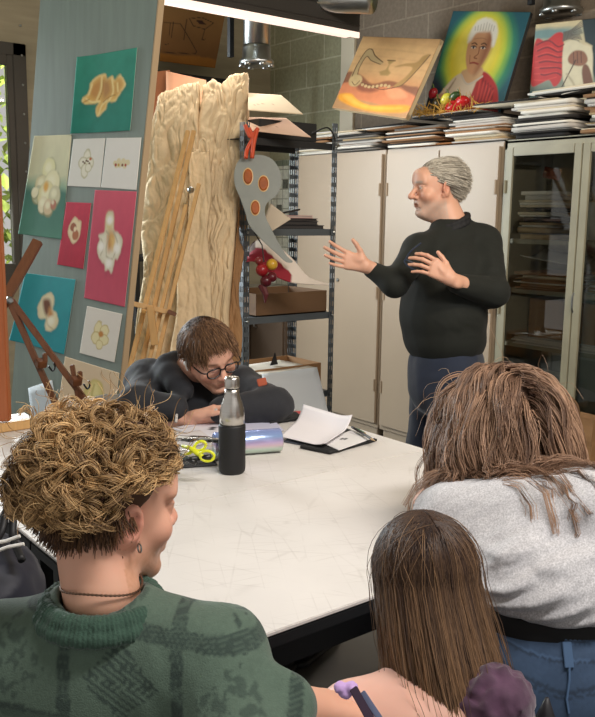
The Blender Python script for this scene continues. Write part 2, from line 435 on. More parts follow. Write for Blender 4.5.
def brick(name, c1, mortar, w, h, msz, axes='yz', rough=.85, off=.5, c2=None):
    mt = bpy.data.materials.new(name); mt.use_nodes = True; nt = mt.node_tree; b = nt.nodes['Principled BSDF']; b.inputs['Roughness'].default_value = rough
    tc = nt.nodes.new('ShaderNodeTexCoord'); sp = nt.nodes.new('ShaderNodeSeparateXYZ'); cb = nt.nodes.new('ShaderNodeCombineXYZ')
    nt.links.new(tc.outputs['Object'], sp.inputs[0])
    nt.links.new(sp.outputs['XYZ'.index(axes[0].upper())], cb.inputs[0]); nt.links.new(sp.outputs['XYZ'.index(axes[1].upper())], cb.inputs[1])
    br = nt.nodes.new('ShaderNodeTexBrick'); nt.links.new(cb.outputs[0], br.inputs['Vector'])
    br.inputs['Scale'].default_value = 1; br.inputs['Brick Width'].default_value = w; br.inputs['Row Height'].default_value = h; br.inputs['Mortar Size'].default_value = msz
    br.inputs['Color1'].default_value = rgb(*c1); br.inputs['Color2'].default_value = rgb(*(c2 or c1)); br.inputs['Mortar'].default_value = rgb(*mortar); br.offset = off
    n = nt.nodes.new('ShaderNodeTexNoise'); n.inputs['Scale'].default_value = 40; n.inputs['Detail'].default_value = 5; nt.links.new(tc.outputs['Object'], n.inputs['Vector'])
    mr = nt.nodes.new('ShaderNodeMapRange'); mr.inputs[1].default_value = .3; mr.inputs[2].default_value = .7; mr.inputs[3].default_value = .85; mr.inputs[4].default_value = 1.1; nt.links.new(n.outputs[0], mr.inputs[0])
    vm = nt.nodes.new('ShaderNodeVectorMath'); vm.operation = 'SCALE'; nt.links.new(br.outputs['Color'], vm.inputs[0]); nt.links.new(mr.outputs[0], vm.inputs['Scale'])
    nt.links.new(vm.outputs[0], b.inputs['Base Color'])
    bp = nt.nodes.new('ShaderNodeBump'); bp.inputs['Distance'].default_value = .004; bp.inputs['Strength'].default_value = .6; bp.invert = True
    nt.links.new(br.outputs['Fac'], bp.inputs['Height']); nt.links.new(bp.outputs[0], b.inputs['Normal'])
    return mt
M['block_green'] = brick('blockwork tinted with green foliage light', (162, 160, 130), (190, 188, 160), .42, .19, .006)  # green foliage light on the left stretch is put into this tint
M['block_brown'] = brick('blockwork tinted with warm light', (128, 114, 98), (146, 132, 114), .42, .19, .006)  # same wall right of the pillar, warm light put into its tint
M['tiles'] = brick('white wall tiles', (246, 248, 232), (178, 178, 160), .078, .078, .004, off=0, rough=.3)

def st(o): o['kind'] = 'structure'; return o
XW, YW, XC = 4.25, 5.85, 3.80          # block wall, window wall, cabinet fronts
# ================================================================== setting
st(MB().box((1.5, 2.2, -.05), (7.6, 8.4, .1)).build('floor', M['floor']))
st(MB().box((1.5, 2.2, 3.25), (7.6, 8.4, .1)).build('ceiling', M['plaster']))
YP0, YP1 = onp(356, 60, 0, XW)[1], onp(343, 60, 0, XW)[1]      # the cream pillar
st(MB().box((XW+.06, (YP1+YW)/2, 1.6), (.12, YW-YP1, 3.2)).build('wall_right', M['block_green'], loc=(XW, 5.585, 2.425-.19*12)))
st(MB().box((XW+.06, (-2+YP0)/2, 1.6), (.12, YP0+2, 3.2)).build('wall_far', M['block_brown'], loc=(XW, 4.52, 2.765-.19*14)))
st(MB().box((XW+.045, (YP0+YP1)/2, 1.6), (.13, YP1-YP0, 3.2)).build('trim_1', M['pillar']))
# tiled splashback near the corner
zt = onp(285, 160, 0, XW)[2]
st(MB().box((XW-.004, (5.05+YW)/2, (zt+.88)/2), (.008, YW-5.05, zt-.88)).build('trim_2', M['tiles'], loc=(XW, 5.5, .88)))
trim = MB()
for k in range(16): trim.box((XW-.0105, 5.08+k*.05, zt-.025), (.006, .044, .044))
st(trim.build('trim_3', mat('grey green border tiles', (140, 150, 132), rough=.3), bevel=.001))
fl = MB()
for (y, z) in ((5.3, 1.62), (5.53, 1.38), (5.38, 1.22), (5.62, 1.7), (5.22, 1.46), (5.7, 1.5), (5.45, 1.06), (5.3, 1.0)): fl.box((XW-.0105, y, z), (.005, .07, .07))
st(fl.build('trim_4', mat('mottled grey accent tiles', (118, 122, 112), rough=.3, noise=(60, .4)), bevel=.001))
# window wall: opening left of the tall board
WX1 = onp(27.5, 120, 1, YW)[0]; WZ1 = onp(26, 45, 1, YW)[2]; WX0, WZ0 = .5, .95
wl = MB()
wl.box(((WX1+XW)/2+.05, YW+.1, 1.6), (XW-WX1+.1, .2, 3.2)); wl.box(((WX0+WX1)/2, YW+.1, (WZ1+3.2)/2), (WX1-WX0, .2, 3.2-WZ1))
wl.box(((WX0+WX1)/2, YW+.1, WZ0/2), (WX1-WX0, .2, WZ0)); wl.box((WX0-.5, YW+.1, 1.6), (1.0, .2, 3.2))
st(wl.build('wall_left', M['concrete']))
gx1 = onp(8, 120, 1, YW)[0]
fr = MB(); fy = YW+.02
t = .07
fr.box((WX1-.045, fy, (WZ0+WZ1)/2), (.09, .08, WZ1-WZ0)); fr.box(((WX0+WX1)/2, fy, WZ1-.04), (WX1-WX0, .08, .08)); fr.box(((WX0+WX1)/2, fy, WZ0+.04), (WX1-WX0, .08, .08)); fr.box((WX0+.04, fy, (WZ0+WZ1)/2), (.08, .08, WZ1-WZ0))
win = st(fr.build('window_1', M['frame_dark'], bevel=.004))
sh = MB(); sy = YW-.0
sh.box(((gx1+WX1-.09)/2, sy+.01, (WZ0+WZ1)/2), (WX1-.09-gx1, .05, WZ1-WZ0-.16)); sh.box(((WX0+gx1)/2, sy+.01, WZ1-.11), (gx1-WX0, .05, .07)); sh.box(((WX0+gx1)/2, sy+.01, WZ0+.11), (gx1-WX0, .05, .07))
for x in (1.1,): sh.box((x, sy+.01, (WZ0+WZ1)/2), (.05, .05, WZ1-WZ0-.2))
sh.build('window_sash', M['frame_dark'], win, bevel=.004)
sc = MB()
for k in range(9): sc.lathe([(.008, 0), (.007, .004), (.002, .006)], (WX1-.03, fy-.04, WZ0+.2+k*.19), 10, rotx(math.pi/2))
sc.build('window_screw', M['steel'], win)
MB().box(((WX0+gx1)/2, YW+.03, (WZ0+WZ1)/2), (gx1-WX0, .008, WZ1-WZ0-.2)).build('window_pane', M['glass'], win)
# leafy bush outside the window
M['leaf'] = mat('sunlit yellow green leaves', (176, 196, 92), rough=.5, noise=(4, .35))
bush = MB()
for i in range(3600):
    p = np.array([rng.uniform(-.9, 3.0), rng.uniform(7.2, 8.1), rng.uniform(.3, 3.6)])
    R = rotz(rng.uniform(0, 6.3)) @ rotx(rng.uniform(-1.2, 1.2)); s = rng.uniform(.09, .17)
    V = np.array([(0, 0, 0), (s*.35, s*.5, .01), (0, s, 0), (-s*.35, s*.5, .01)]) @ R.T + p
    bush.add(V, [(0, 1, 2, 3)])
for k in range(7): bush.tube([(-.7+k*.55, 7.7, 0), (-.75+k*.56, 7.65, 1.6), (-.6+k*.5, 7.7, 3.2)], [.03, .022, .008], 6)
tag(bush.build('garden_bush', M['leaf']), 'sunlit yellow green bush outside the window', 'bush', kind='stuff')
l = area('garden_daylight', (1.0, 6.4, 3.6), (1.0, 7.8, 1.6), 2.5, .5, 260, (1, 1, .92))

# ================================================================== cabinets along the far wall
CT = 1.872
def steel_cabinet(y1, y0, label, key='cabinet'):
    t_ = thing('steel_cabinet', label, 'cabinet', ((XC+XW)/2, (y0+y1)/2, 0), 'beige steel cabinets along the wall')
    b = MB(); w = y1-y0
    b.box((XC+.22, (y0+y1)/2, .962), (.40, w-.006, 1.81)); b.box((XC+.225, (y0+y1)/2, .029), (.38, w-.05, .055))
    b.build('body', M[key], t_, bevel=.004)
    for i, (a, c) in enumerate(((y1-.02, (y0+y1)/2+.003), ((y0+y1)/2-.003, y0+.02))):
        d = MB().box((XC+.009, (a+c)/2, .965), (.018, a-c, 1.75)).build('door', M[key], t_, bevel=.003)
        if i == 1 or key == 'cabinet':
            for z in (.35, .96, 1.62): MB().tube([(XC-.004, (a if i == 0 else c)+(-.012 if i == 0 else .012), z-.04), (XC-.004, (a if i == 0 else c)+(-.012 if i == 0 else .012), z+.04)], .006, 8).build('hinge', M[key], d)
    lk = MB(); lk.lathe([(.012, 0), (.012, .006), (.009, .009)], (XC, (y0+y1)/2-.05, 1.02), 14, roty(-math.pi/2)); lk.build('lock', M['steel'], t_)
    return t_
Y1, Y2, Y3, Y4 = 4.945, 4.005, 3.075, 2.14
steel_cabinet(Y1, Y2, 'beige double door steel cabinet seen between shelf rack post and standing man')
steel_cabinet(Y2-.004, Y3, 'beige double door steel cabinet directly behind the standing man')
# glass fronted cabinet
gc = thing('glass_cabinet', 'grey green steel cabinet with glazed doors full of papers and boxes', 'cabinet', ((XC+XW)/2, (Y3+Y4)/2, 0))
b = MB(); w = Y3-Y4-.004
yc = (Y3+Y4)/2
b.box((XC+.235, Y3-.012, .94), (.43, .02, CT-.01)); b.box((XC+.235, Y4+.01, .94), (.43, .02, CT-.01))
b.box((XC+.44, yc, .94), (.02, w, CT-.01)); b.box((XC+.235, yc, CT-.012), (.43, w, .02)); b.box((XC+.235, yc, .03), (.43, w, .05))
b.box((XC+.03, yc, CT-.03), (.02, w, .05))
b.build('body', M['cabinet_grey'], gc, bevel=.003)
def doorframe(a, c, px):
    f_ = MB(); st_ = .045; zt_, zb = CT-.045, .07
    f_.box((XC+.009, a-st_/2, (zt_+zb)/2), (.02, st_, zt_-zb)); f_.box((XC+.009, c+st_/2, (zt_+zb)/2), (.02, st_, zt_-zb))
    f_.box((XC+.009, (a+c)/2, zt_-st_/2), (.02, a-c-2*st_, st_)); f_.box((XC+.009, (a+c)/2, zb+st_/2), (.02, a-c-2*st_, st_))
    d = f_.build('door', M['cabinet_grey'], gc, bevel=.003)
    MB().box((XC+.012, (a+c)/2, (zt_+zb)/2), (.004, a-c-2*st_+.01, zt_-zb-2*st_+.01)).build('pane', M['glass_cab'], d)
    for z in (.35, .96, 1.62): MB().tube([(XC-.006, px, z-.035), (XC-.006, px, z+.035)], .006, 8).build('hinge', M['cabinet_grey'], d)
    return d
ym = onp(576, 250, 0, XC)[1]
doorframe(Y3-.03, ym+.002, Y3-.035); d2 = doorframe(ym-.002, Y4+.02, Y4+.03)
h_ = MB(); h_.tube([(XC-.02, ym-.018, .98), (XC-.03, ym-.018, 1.0), (XC-.03, ym-.018, 1.06), (XC-.02, ym-.018, 1.08)], .005, 8); h_.build('door_handle', M['steel'], d2)
SHZ = [onp(540, y, 0, XC+.02)[2]-.012 for y in (240, 291, 347)]
for z in SHZ: MB().box((XC+.235, yc, z), (.38, w-.045, .024)).build('shelf', M['cabinet_grey'], gc, bevel=.002)
# grey side filler panel beside the solid cabinet (darker upright between the two)
def slab(name, c, size, yaw=0, tilt=(0, 0), color=(230, 225, 215), label=None, cat=None, group=None, bend=0, material=None, n=(2, 2), seed=0):
    """a sheet, folder or board lying flat: thin box with slight bend"""
    nu, nv = (8, 8) if bend else n
    u, v = np.meshgrid(np.linspace(-.5, .5, nu), np.linspace(-.5, .5, nv)); z = bend*((u*2)**2)+bend*.5*((v*2)**2)*math.sin(seed)
    T = np.stack([u*size[0], v*size[1], z+size[2]/2], -1).reshape(-1, 3); B_ = T-np.array([0, 0, size[2]])
    R = rotz(yaw) @ rotx(tilt[0]) @ roty(tilt[1]); V = np.concatenate([T, B_]) @ R.T + A3(c); V[:, 2] += size[2]/2
    I = np.arange(nu*nv).reshape(nv, nu); q = np.stack([I[:-1, :-1], I[:-1, 1:], I[1:, 1:], I[1:, :-1]], -1).reshape(-1, 4)
    loop = np.concatenate([I[0, :], I[1:, -1], I[-1, -2::-1], I[-2:0:-1, 0]]); l2 = np.roll(loop, -1)
    Fq = np.concatenate([q, q[:, ::-1]+nu*nv, np.stack([l2, loop, loop+nu*nv, l2+nu*nv], -1)])
    o = mk(name, V, Fq, material or M['paper'], None, col=np.zeros((len(V), 3))+lin(color))
    return tag(o, label, cat, group)
PCOL = [(232, 226, 214, 'white'), (214, 200, 172, 'cream'), (150, 110, 74, 'brown'), (196, 190, 182, 'pale grey'), (40, 36, 34, 'black'), (120, 114, 106, 'grey'), (176, 150, 112, 'tan')]
ORD = 'first second third fourth fifth sixth seventh eighth ninth tenth eleventh twelfth thirteenth fourteenth fifteenth sixteenth seventeenth eighteenth'.split()
def pile(y0, y1, z, n, name, where, group, xin=0.0, depth=.4, tmax=.012, over=.05, size=(.5, .42), yawr=.25, cols=None, bendr=.0012):
    zz = z
    for i in range(n):
        c = PCOL[rng.choice(len(PCOL), p=[.2, .15, .18, .12, .19, .09, .07])] if cols is None else PCOL[rng.choice(cols)]
        t_ = rng.uniform(.002, tmax); sx = min(size[0]*rng.uniform(.75, 1.0), depth); sy = (y1-y0)*rng.uniform(.72, .97)
        x = XC+.03+xin+sx/2+rng.uniform(-over, max(depth-sx, 0)); y = (y0+y1)/2+rng.uniform(-.5, .5)*((y1-y0)-sy)
        slab(name, (x, y, zz), (sx, sy, t_), rng.uniform(-yawr, yawr)*.25, (0, 0), c[:3], '%s %s, %s from the bottom %s' % (c[3], name.split('_')[-1], ORD[i], where), 'paper', group, bend=rng.uniform(0, bendr))
        zz += t_+bendr*1.2+rng.uniform(.0002, .0015)
    return zz
# papers on top of the cabinets
tops = []
segs = [(4.96, 4.5), (4.5, 4.02), (4.02, 3.5), (3.5, 3.04), (3.04, 2.6), (2.6, 2.13)]
for k, (a, c) in enumerate(segs):
    tops.append(pile(c+.012, a-.012, CT+.001, [11, 11, 12, 13, 13, 16][k], 'paper_sheet', ['above the leftmost cabinet door', 'below the desert painting', 'below the portrait painting', 'above the standing man', 'above the left glass door', 'below the flag painting'][k], 'papers piled on top of the cabinets', depth=.38, tmax=[.014, .014, .014, .016, .02, .021][k], over=.06))
for k, (yb_, where) in enumerate(((4.5, 'above the gap left of the desert painting'), (4.02, 'bridging the piles below the two left paintings'), (3.5, 'bridging the piles above the standing man'), (3.04, 'bridging the piles at the glass cabinet edge'), (2.6, 'bridging the piles above the glass doors'))):
    zz = max(tops[k], tops[k+1])+.001
    for i in range(3):
        c = PCOL[[(0, 4, 1), (2, 0, 4), (4, 3, 0), (1, 4, 0), (4, 0, 1)][k][i]]; t_ = rng.uniform(.003, .009)
        slab('paper_sheet', (XC+.08+rng.uniform(-.03, .02), yb_+rng.uniform(-.07, .07), zz), (.24, rng.uniform(.4, .56), t_), rng.uniform(-.12, .12), (0, 0), c[:3], '%s long sheet, %s of three %s' % (c[3], ['lowest', 'middle', 'top'][i], where), 'paper', 'papers piled on top of the cabinets'); zz += t_+.0008
pk = [slab('pink_folder', (XC+.17, 4.78+i*.02, tops[0]+.002+i*.011), (.3, .42, .009), .1*i, (0, 0), c, lb, 'folder', 'pink folders on the cabinet top') for i, (c, lb) in enumerate([((206, 120, 150), 'dusty pink folder, lower one on the pile beside the shelf rack'), ((224, 84, 128), 'bright pink folder, topmost on the pile beside the shelf rack')])]
slab('blue_folder', (XC+.14, 4.72, tops[0]+.025), (.33, .46, .006), .05, (0, 0), (225, 222, 225), 'thin pale sheet lying over the pink folders on cabinet top', 'paper')
slab('cardboard_tray', (XC+.05, 3.55, CT+.001), (.1, .5, .008), .02, (0, 0), (150, 96, 50), 'flat brown cardboard strip under the pile above the standing man', 'cardboard', material=None)
# curled drawing sheet at the right end
slab('curled_drawing', (XC+.19, 2.5, tops[5]+.034), (.42, .42, .004), .08, (0, 0), (214, 204, 186), 'large curled cream drawing sheet on the pile below the flag painting', 'paper', bend=-.03, seed=1.2)
# contents of the glass cabinet
z0 = SHZ[0]+.013
pile(2.72, 2.97, z0, 15, 'paper_folder', 'of the top shelf stack', 'folders on the top cabinet shelf', xin=.0, depth=.33, tmax=.03, over=0, yawr=.5, cols=[0, 0, 1, 3, 4, 5, 6])
z1 = SHZ[1]+.013
pile(2.64, 2.98, z1, 10, 'paper_drawing', 'of the second shelf stack, left glass door', 'drawings on the second cabinet shelf', xin=.0, depth=.34, tmax=.022, over=0, yawr=.6, cols=[0, 0, 1, 2, 3, 6, 2])
slab('curled_poster', (XC+.2, 2.82, z1+.15), (.3, .3, .003), .2, (.12, -.1), (205, 200, 190), 'curled grey paper leaning over drawings on the second shelf', 'paper', bend=.025, seed=.4)
pile(2.2, 2.55, z1, 9, 'paper_print', 'of the second shelf stack, right glass door', 'prints behind the right glass door', xin=.02, depth=.34, tmax=.01, over=0, yawr=.6, cols=[0, 1, 3, 6, 2])
z2 = SHZ[2]+.013
pile(2.3, 2.97, z2, 6, 'paper_roll_sheet', 'on the third shelf under the boxes', 'sheets on the third cabinet shelf', xin=.0, depth=.34, tmax=.008, over=0, cols=[0, 0, 6, 3])
def obox(name, lab, c, size, yaw, key, open_top=True, cat='box', flaps=False, wall=.006):
    R = rotz(yaw); t_ = thing(name, lab, cat, c); sx, sy, sz = size; b = MB()
    def bx(o, s): b.box(A3(c)+R@A3(o), s, R)
    bx((0, 0, wall/2), (sx, sy, wall))
    for s in (-1, 1):
        bx((s*(sx-wall)/2, 0, sz/2), (wall, sy, sz)); bx((0, s*(sy-wall)/2, sz/2), (sx-2*wall, wall, sz))
    if not open_top: bx((0, 0, sz-wall/2), (sx, sy, wall))
    b.build('box_body', M[key], t_)
    if flaps:
        for s in (-1, 1):
            f = MB(); L = .09
            f.box(A3(c)+R@A3((0, s*(sy/2+L*.35), sz-L*.3)), (sx, L, .004), R@rotx(-s*.75)); f.build('flap', M[key], t_)
    return t_
yb = onp(546, 320, 0, XC+.1)[1]
obox('cardboard_box', 'brown cardboard box on third shelf behind left glass door', (XC+.15, yb-.02, z2+.034), (.2, .2, .22), .12, 'card', False)
obox('cardboard_box', 'brown cardboard box taped shut behind right glass door', (XC+.16, 2.42, z2+.034), (.24, .26, .22), -.05, 'card', False)
b = MB(); b.box((XC+.036, 2.40, z2+.17), (.003, .05, .1)); tag(b.build('packing_tape', mat('clear brown tape', (176, 130, 70), rough=.25)), 'strip of brown packing tape hanging off the right box', 'tape')
slab('picture_board', (XC+.25, 2.75, z0), (.02, .3, .2), 0, (0, .1), (190, 190, 178), 'pale grey board standing behind folders on top shelf', 'board')
slab('red_packet', (XC+.3, 2.96, z0+.33), (.015, .1, .06), .2, (.2, 0), (150, 70, 40), 'small red and yellow packet at the top left inside cabinet', 'packet')
# framed little flower pictures hanging inside
for (px, py, c1, lb) in ((583, 184, (110, 150, 170), 'small framed blue flower print, upper of two in the cabinet'), (581, 209, (120, 120, 110), 'small framed grey flower print, lower of two in the cabinet')):
    P = onp(px, py, 0, XC+.36); t_ = thing('framed_print', lb, 'picture', P-A3((0, 0, .06))); wv, hv = .07, .115
    cv = Cv(24, 34, (226, 222, 205)); cv.blob(.5, .42, .22, .2, c1, wob=.6, soft=.4); cv.line([(.5, .5), (.47, .8)], .03, (70, 90, 60)); cv.blob(.4, .6, .1, .06, c1, wob=.5)
    panel('print', cv, P+A3((-.006, wv/2, hv/2)), P+A3((-.006, -wv/2, hv/2)), P+A3((-.006, -wv/2, -hv/2)), P+A3((-.006, wv/2, -hv/2)), .002, M['paint'], t_)
    f = MB(); e = .008
    for s in (-1, 1): f.box(P+A3((-.004, s*(wv/2+e/2), 0)), (.012, e, hv+2*e)); f.box(P+A3((-.004, 0, s*(hv/2+e/2))), (.012, wv, e))
    f.build('frame', mat('tan wood frame', (170, 150, 104), rough=.4), t_)
    f2 = MB().box(P+A3((.04, 0, 0)), (.08, .03, .02)).build('hanger', M['cab_in'], t_)
# dark bowl and flesh pot behind right glass
b = MB(); b.lathe([(.03, 0), (.06, .02), (.075, .06), (.06, .1), (.03, .12)], (XC+.15, ym-.13, SHZ[0]+.0125), 24)
tag(b.build('dark_pot', mat('dark brown clay', (60, 44, 34), rough=.35), smooth=True), 'dark round clay pot on top shelf behind the right door', 'pot')
# leaning grey frames at the bottom, paper bag
for (px, py, w_, h_2, dx, lb) in ((545, 395, .3, .24, .16, 'pale grey framed board leaning at cabinet bottom, front one'), (575, 385, .36, .3, .26, 'large grey framed board leaning at cabinet bottom, rear one')):
    P = onp(px, py, 0, XC+dx); t_ = thing('framed_board', lb, 'board', (P[0], P[1], .056)); zc = max(P[2], .4)
    b = MB().box((P[0], P[1], zc-.15), (.012, w_, h_2+.35)); b.build('board_panel', mat('grey board', (142, 142, 128), rough=.6), t_)
    f = MB(); hh = h_2+.35; e = .025
    for s in (-1, 1): f.box((P[0]-.01, P[1]+s*(w_/2-e/2), zc-.15), (.012, e, hh)); f.box((P[0]-.01, P[1], zc-.15+s*(hh/2-e/2)), (.012, w_-2*e, e))
    f.build('frame', mat('light grey frame', (168, 166, 150), rough=.5), t_, bevel=.003)
PB = onp(590, 432, 0, XC+.02); bag = thing('paper_bag', 'brown paper carrier bag with twisted handle at the right edge', 'bag', (XC-.12, PB[1]-.02, 0))
def paperbag(c, size, nz=20):
    n = 14; V = []; sx, sy, sz = size
    for k in range(nz):
        z = k/(nz-1)
        for j in range(4*n):
            s_, q = divmod(j, n); q = q/n
            p = [(-1+2*q, -1), (1, -1+2*q), (1-2*q, 1), (-1, 1-2*q)][s_]
            V.append((p[0]*sx/2*(1-.12*z*z), p[1]*sy/2, z*sz))
    V = np.array(V); nn = fbm(V, 9, 4, 3)-.5; V[:, 0] += nn*.03; V[:, 1] += (fbm(V, 9, 11, 3)-.5)*.03; V += A3(c)
    m_ = 4*n; Fs = [(k*m_+j, k*m_+(j+1) % m_, (k+1)*m_+(j+1) % m_, (k+1)*m_+j) for k in range(nz-1) for j in range(m_)]; Fs.append(tuple(range(m_))[::-1])
    return V, Fs
bz = PB[2]+.05
V, Fs = paperbag((XC-.12, PB[1]-.0, .002), (.16, .3, bz+.06)); mk('bag_body', V, Fs, M['card'], bag)
MB().tube(catmull([(XC-.19, PB[1]+.04, bz+.04), (XC-.2, PB[1]+.03, bz+.14), (XC-.2, PB[1]-.0, bz+.17), (XC-.2, PB[1]-.06, bz+.13), (XC-.19, PB[1]-.07, bz+.04)], 6), .006, 8).build('handle', M['card2'], bag)

# ================================================================== paintings on top
def frame_rect(C, yaw, lean, roll, w, h):
    a = np.array([math.sin(yaw), math.cos(yaw), 0]); R_ = -a; n = np.array([math.cos(yaw), -math.sin(yaw), 0])
    Uv = np.array([0, 0, 1])*math.cos(lean)+n*math.sin(lean); r2 = R_*math.cos(roll)-Uv*math.sin(roll); u2 = Uv*math.cos(roll)+R_*math.sin(roll); C = A3(C)
    return [C-r2*w/2+u2*h/2, C+r2*w/2+u2*h/2, C+r2*w/2-u2*h/2, C-r2*w/2-u2*h/2]
D2 = math.radians
cv = Cv(130, 110, (196, 158, 108)); cv.vgrad([(0, (178, 138, 92)), (.15, (206, 164, 112)), (.45, (200, 158, 108)), (.62, (184, 130, 84)), (1, (170, 130, 88))])
for k in range(5): cv.line([(0, .08+k*.1), (.4, .06+k*.1), (1, .1+k*.1)], .01, (188, 146, 98), a=.5, soft=.02)
cv.poly([(0, .5), (.2, .52), (.4, .62), (.6, .56), (.85, .6), (1, .62), (1, .8), (.6, .78), (.3, .7), (0, .72)], (132, 84, 58), smooth=5, soft=.012)
cv.poly([(0, .66), (.2, .62), (.4, .68), (.65, .64), (1, .72), (1, .9), (.5, .86), (0, .8)], (198, 122, 82), smooth=5, soft=.012)
cv.poly([(.2, .62), (.4, .66), (.52, .7), (.4, .74), (.25, .72)], (142, 84, 60), smooth=5, soft=.02); cv.poly([(.6, .66), (.78, .64), (.9, .74), (.72, .78)], (214, 142, 100), smooth=5, soft=.02)
cv.poly([(.03, .8), (.18, .78), (.3, .85), (.5, .9), (.75, .86), (.98, .84), (.95, .93), (.6, .97), (.3, .95), (.05, .88)], (222, 150, 46), smooth=5, soft=.015)
cv.poly([(.08, .82), (.2, .81), (.4, .9), (.7, .9), (.9, .88), (.6, .94), (.3, .92)], (236, 176, 74), smooth=5, soft=.02)
arm = (176, 150, 106)
cv.poly([(.13, .2), (.2, .17), (.28, .25), (.42, .33), (.4, .36), (.26, .32), (.17, .27), (.14, .42), (.16, .54), (.24, .62), (.2, .68), (.1, .66), (.07, .55), (.09, .4)], arm, smooth=4, soft=.01)
cv.line([(.09, .55), (.09, .4), (.13, .2), (.2, .17), (.28, .25), (.42, .33)], .006, (90, 66, 40)); cv.line([(.16, .54), (.14, .42), (.17, .27), (.26, .32), (.4, .36)], .005, (90, 66, 40))
cv.poly([(.88, .22), (.96, .2), (.9, .36), (.84, .5), (.78, .6), (.7, .64), (.7, .6), (.78, .5), (.82, .38), (.72, .36), (.6, .38), (.7, .33), (.84, .3)], (160, 126, 76), smooth=4, soft=.01)
cv.line([(.96, .2), (.9, .36), (.84, .5), (.78, .6), (.7, .64)], .005, (80, 56, 36)); cv.line([(.24, .62), (.4, .65), (.55, .68), (.7, .64)], .006, (84, 60, 40))
cv.blob(.16, .6, .09, .08, (188, 160, 112), soft=.2); cv.line([(.12, .62), (.18, .66), (.22, .6)], .005, (96, 70, 46))
for k in range(8): cv.blob(.28+k*.05, .645+.02*math.sin(k*.8), .02, .02, (186, 158, 112), soft=.3)
cv.poly([(.47, .3), (.57, .3), (.52, .36), (.53, .42), (.58, .46), (.56, .5), (.46, .5), (.43, .46), (.5, .42), (.51, .36)], (158, 128, 78), smooth=0, soft=.01); cv.line([(.47, .3), (.57, .3)], .006, (90, 70, 40), smooth=0)
cv.mottle(.12, 14)
def canvas(name, label, cat, rect, cv, th=.025, edge=(222, 200, 160), group=None):
    C = sum(rect)/4; t_ = thing(name, label, cat, (C[0], C[1], min(p[2] for p in rect)), group)
    n = unit(np.cross(rect[1]-rect[0], rect[3]-rect[0])); n = n if np.dot(n, EYE-C) > 0 else -n
    panel('painted_canvas', cv, *rect, .004, M['paint'], t_, side=edge)
    TL, TR, BR, BL = [p-n*.0045 for p in rect]; b = MB(); w = .03
    for a, c in ((TL, TR), (TR, BR), (BR, BL), (BL, TL)):
        d = unit(c-a); inn = unit(C-n*.0045-(a+c)/2); inn = unit(inn-d*np.dot(inn, d))
        P = [a, c, c+inn*w, a+inn*w]; b.add([*P, *[q-n*th for q in P]], [(0, 1, 2, 3), (7, 6, 5, 4), (0, 4, 5, 1), (1, 5, 6, 2), (2, 6, 7, 3), (3, 7, 4, 0)])
    b.build('stretcher_frame', mat(name+' frame wood', edge, rough=.6), t_)
    return t_
canvas('desert_painting', 'unframed painting of a reclining skeletal figure in orange desert, left on the cabinets', 'painting', frame_rect((3.72, 3.95, 2.3), D2(-1), D2(21), D2(10.7), .72, .49), cv)
# portrait
cv = Cv(150, 180, (40, 80, 100)); 
cv.blob(.5, .4, .9, .85, (32, 84, 96), soft=.5); cv.blob(.48, .42, .46, .46, (60, 140, 92), soft=.3); cv.blob(.47, .4, .4, .42, (150, 186, 70), soft=.25); cv.blob(.46, .38, .34, .37, (214, 200, 62), soft=.3); cv.blob(.46, .36, .24, .26, (226, 212, 96), soft=.5)
cv.blob(.02, .9, .22, .3, (34, 44, 60), soft=.5); cv.mottle(.12, 9, 3)
cv.poly([(.26, .62), (.4, .55), (.62, .53), (.8, .62), (.9, .8), (.94, 1.02), (.08, 1.02), (.12, .82)], (205, 190, 168), smooth=5, soft=.01)
for k in range(5): cv.line([(.3-.02*k, .62+.04*k), (.22-.02*k, .8+.02*k), (.17, 1.)], .007, (150, 132, 112), soft=.02)
cv.poly([(.6, .56), (.7, .55), (.86, .66), (.95, .84), (.97, 1.02), (.5, 1.02), (.48, .86), (.56, .76)], (160, 38, 38), smooth=5, soft=.01)
for k in range(5): cv.line([(.66+.04*k, .6+.02*k), (.68+.04*k, .76), (.6+.06*k, .98)], .007, (106, 20, 28), soft=.02); cv.line([(.63+.05*k, .62+.02*k), (.65+.04*k, .78)], .006, (198, 66, 58), soft=.02)
cv.poly([(.36, .54), (.6, .5), (.62, .6), (.5, .66), (.4, .62)], (196, 160, 122), smooth=4, soft=.01); cv.line([(.36, .58), (.48, .66), (.64, .58)], .01, (190, 180, 165)); 
cv.poly([(.34, .2), (.42, .13), (.55, .13), (.63, .21), (.64, .33), (.6, .46), (.53, .56), (.44, .55), (.36, .44), (.33, .32)], (198, 150, 112), smooth=5, soft=.008)
cv.poly([(.56, .18), (.63, .22), (.64, .34), (.6, .47), (.53, .56), (.54, .42)], (150, 100, 72), smooth=4, soft=.04)
cv.poly([(.31, .28), (.33, .14), (.42, .07), (.56, .07), (.66, .15), (.67, .3), (.635, .3), (.6, .2), (.5, .18), (.4, .2), (.35, .27)], (222, 218, 205), smooth=4, soft=.015, wob=.03)
for k in range(8): cv.line([(.36+.035*k, .1+.01*abs(k-4)), (.37+.034*k, .17)], .004, (168, 162, 150), soft=.012)
for ex in (.415, .54): cv.line([(ex-.035, .295), (ex, .285), (ex+.035, .3)], .006, (90, 62, 46)); cv.blob(ex, .325, .032, .014, (226, 214, 200), soft=.3); cv.blob(ex, .325, .014, .014, (50, 50, 60), soft=.3); cv.line([(ex-.035, .32), (ex, .312), (ex+.035, .322)], .005, (84, 54, 42))
cv.line([(.49, .32), (.5, .38), (.46, .415), (.5, .425)], .006, (140, 88, 62)); cv.line([(.43, .47), (.48, .463), (.54, .474)], .008, (150, 72, 62)); cv.line([(.4, .4), (.42, .46)], .005, (160, 110, 80)); cv.line([(.39, .25), (.5, .24), (.58, .26)], .003, (160, 112, 84))
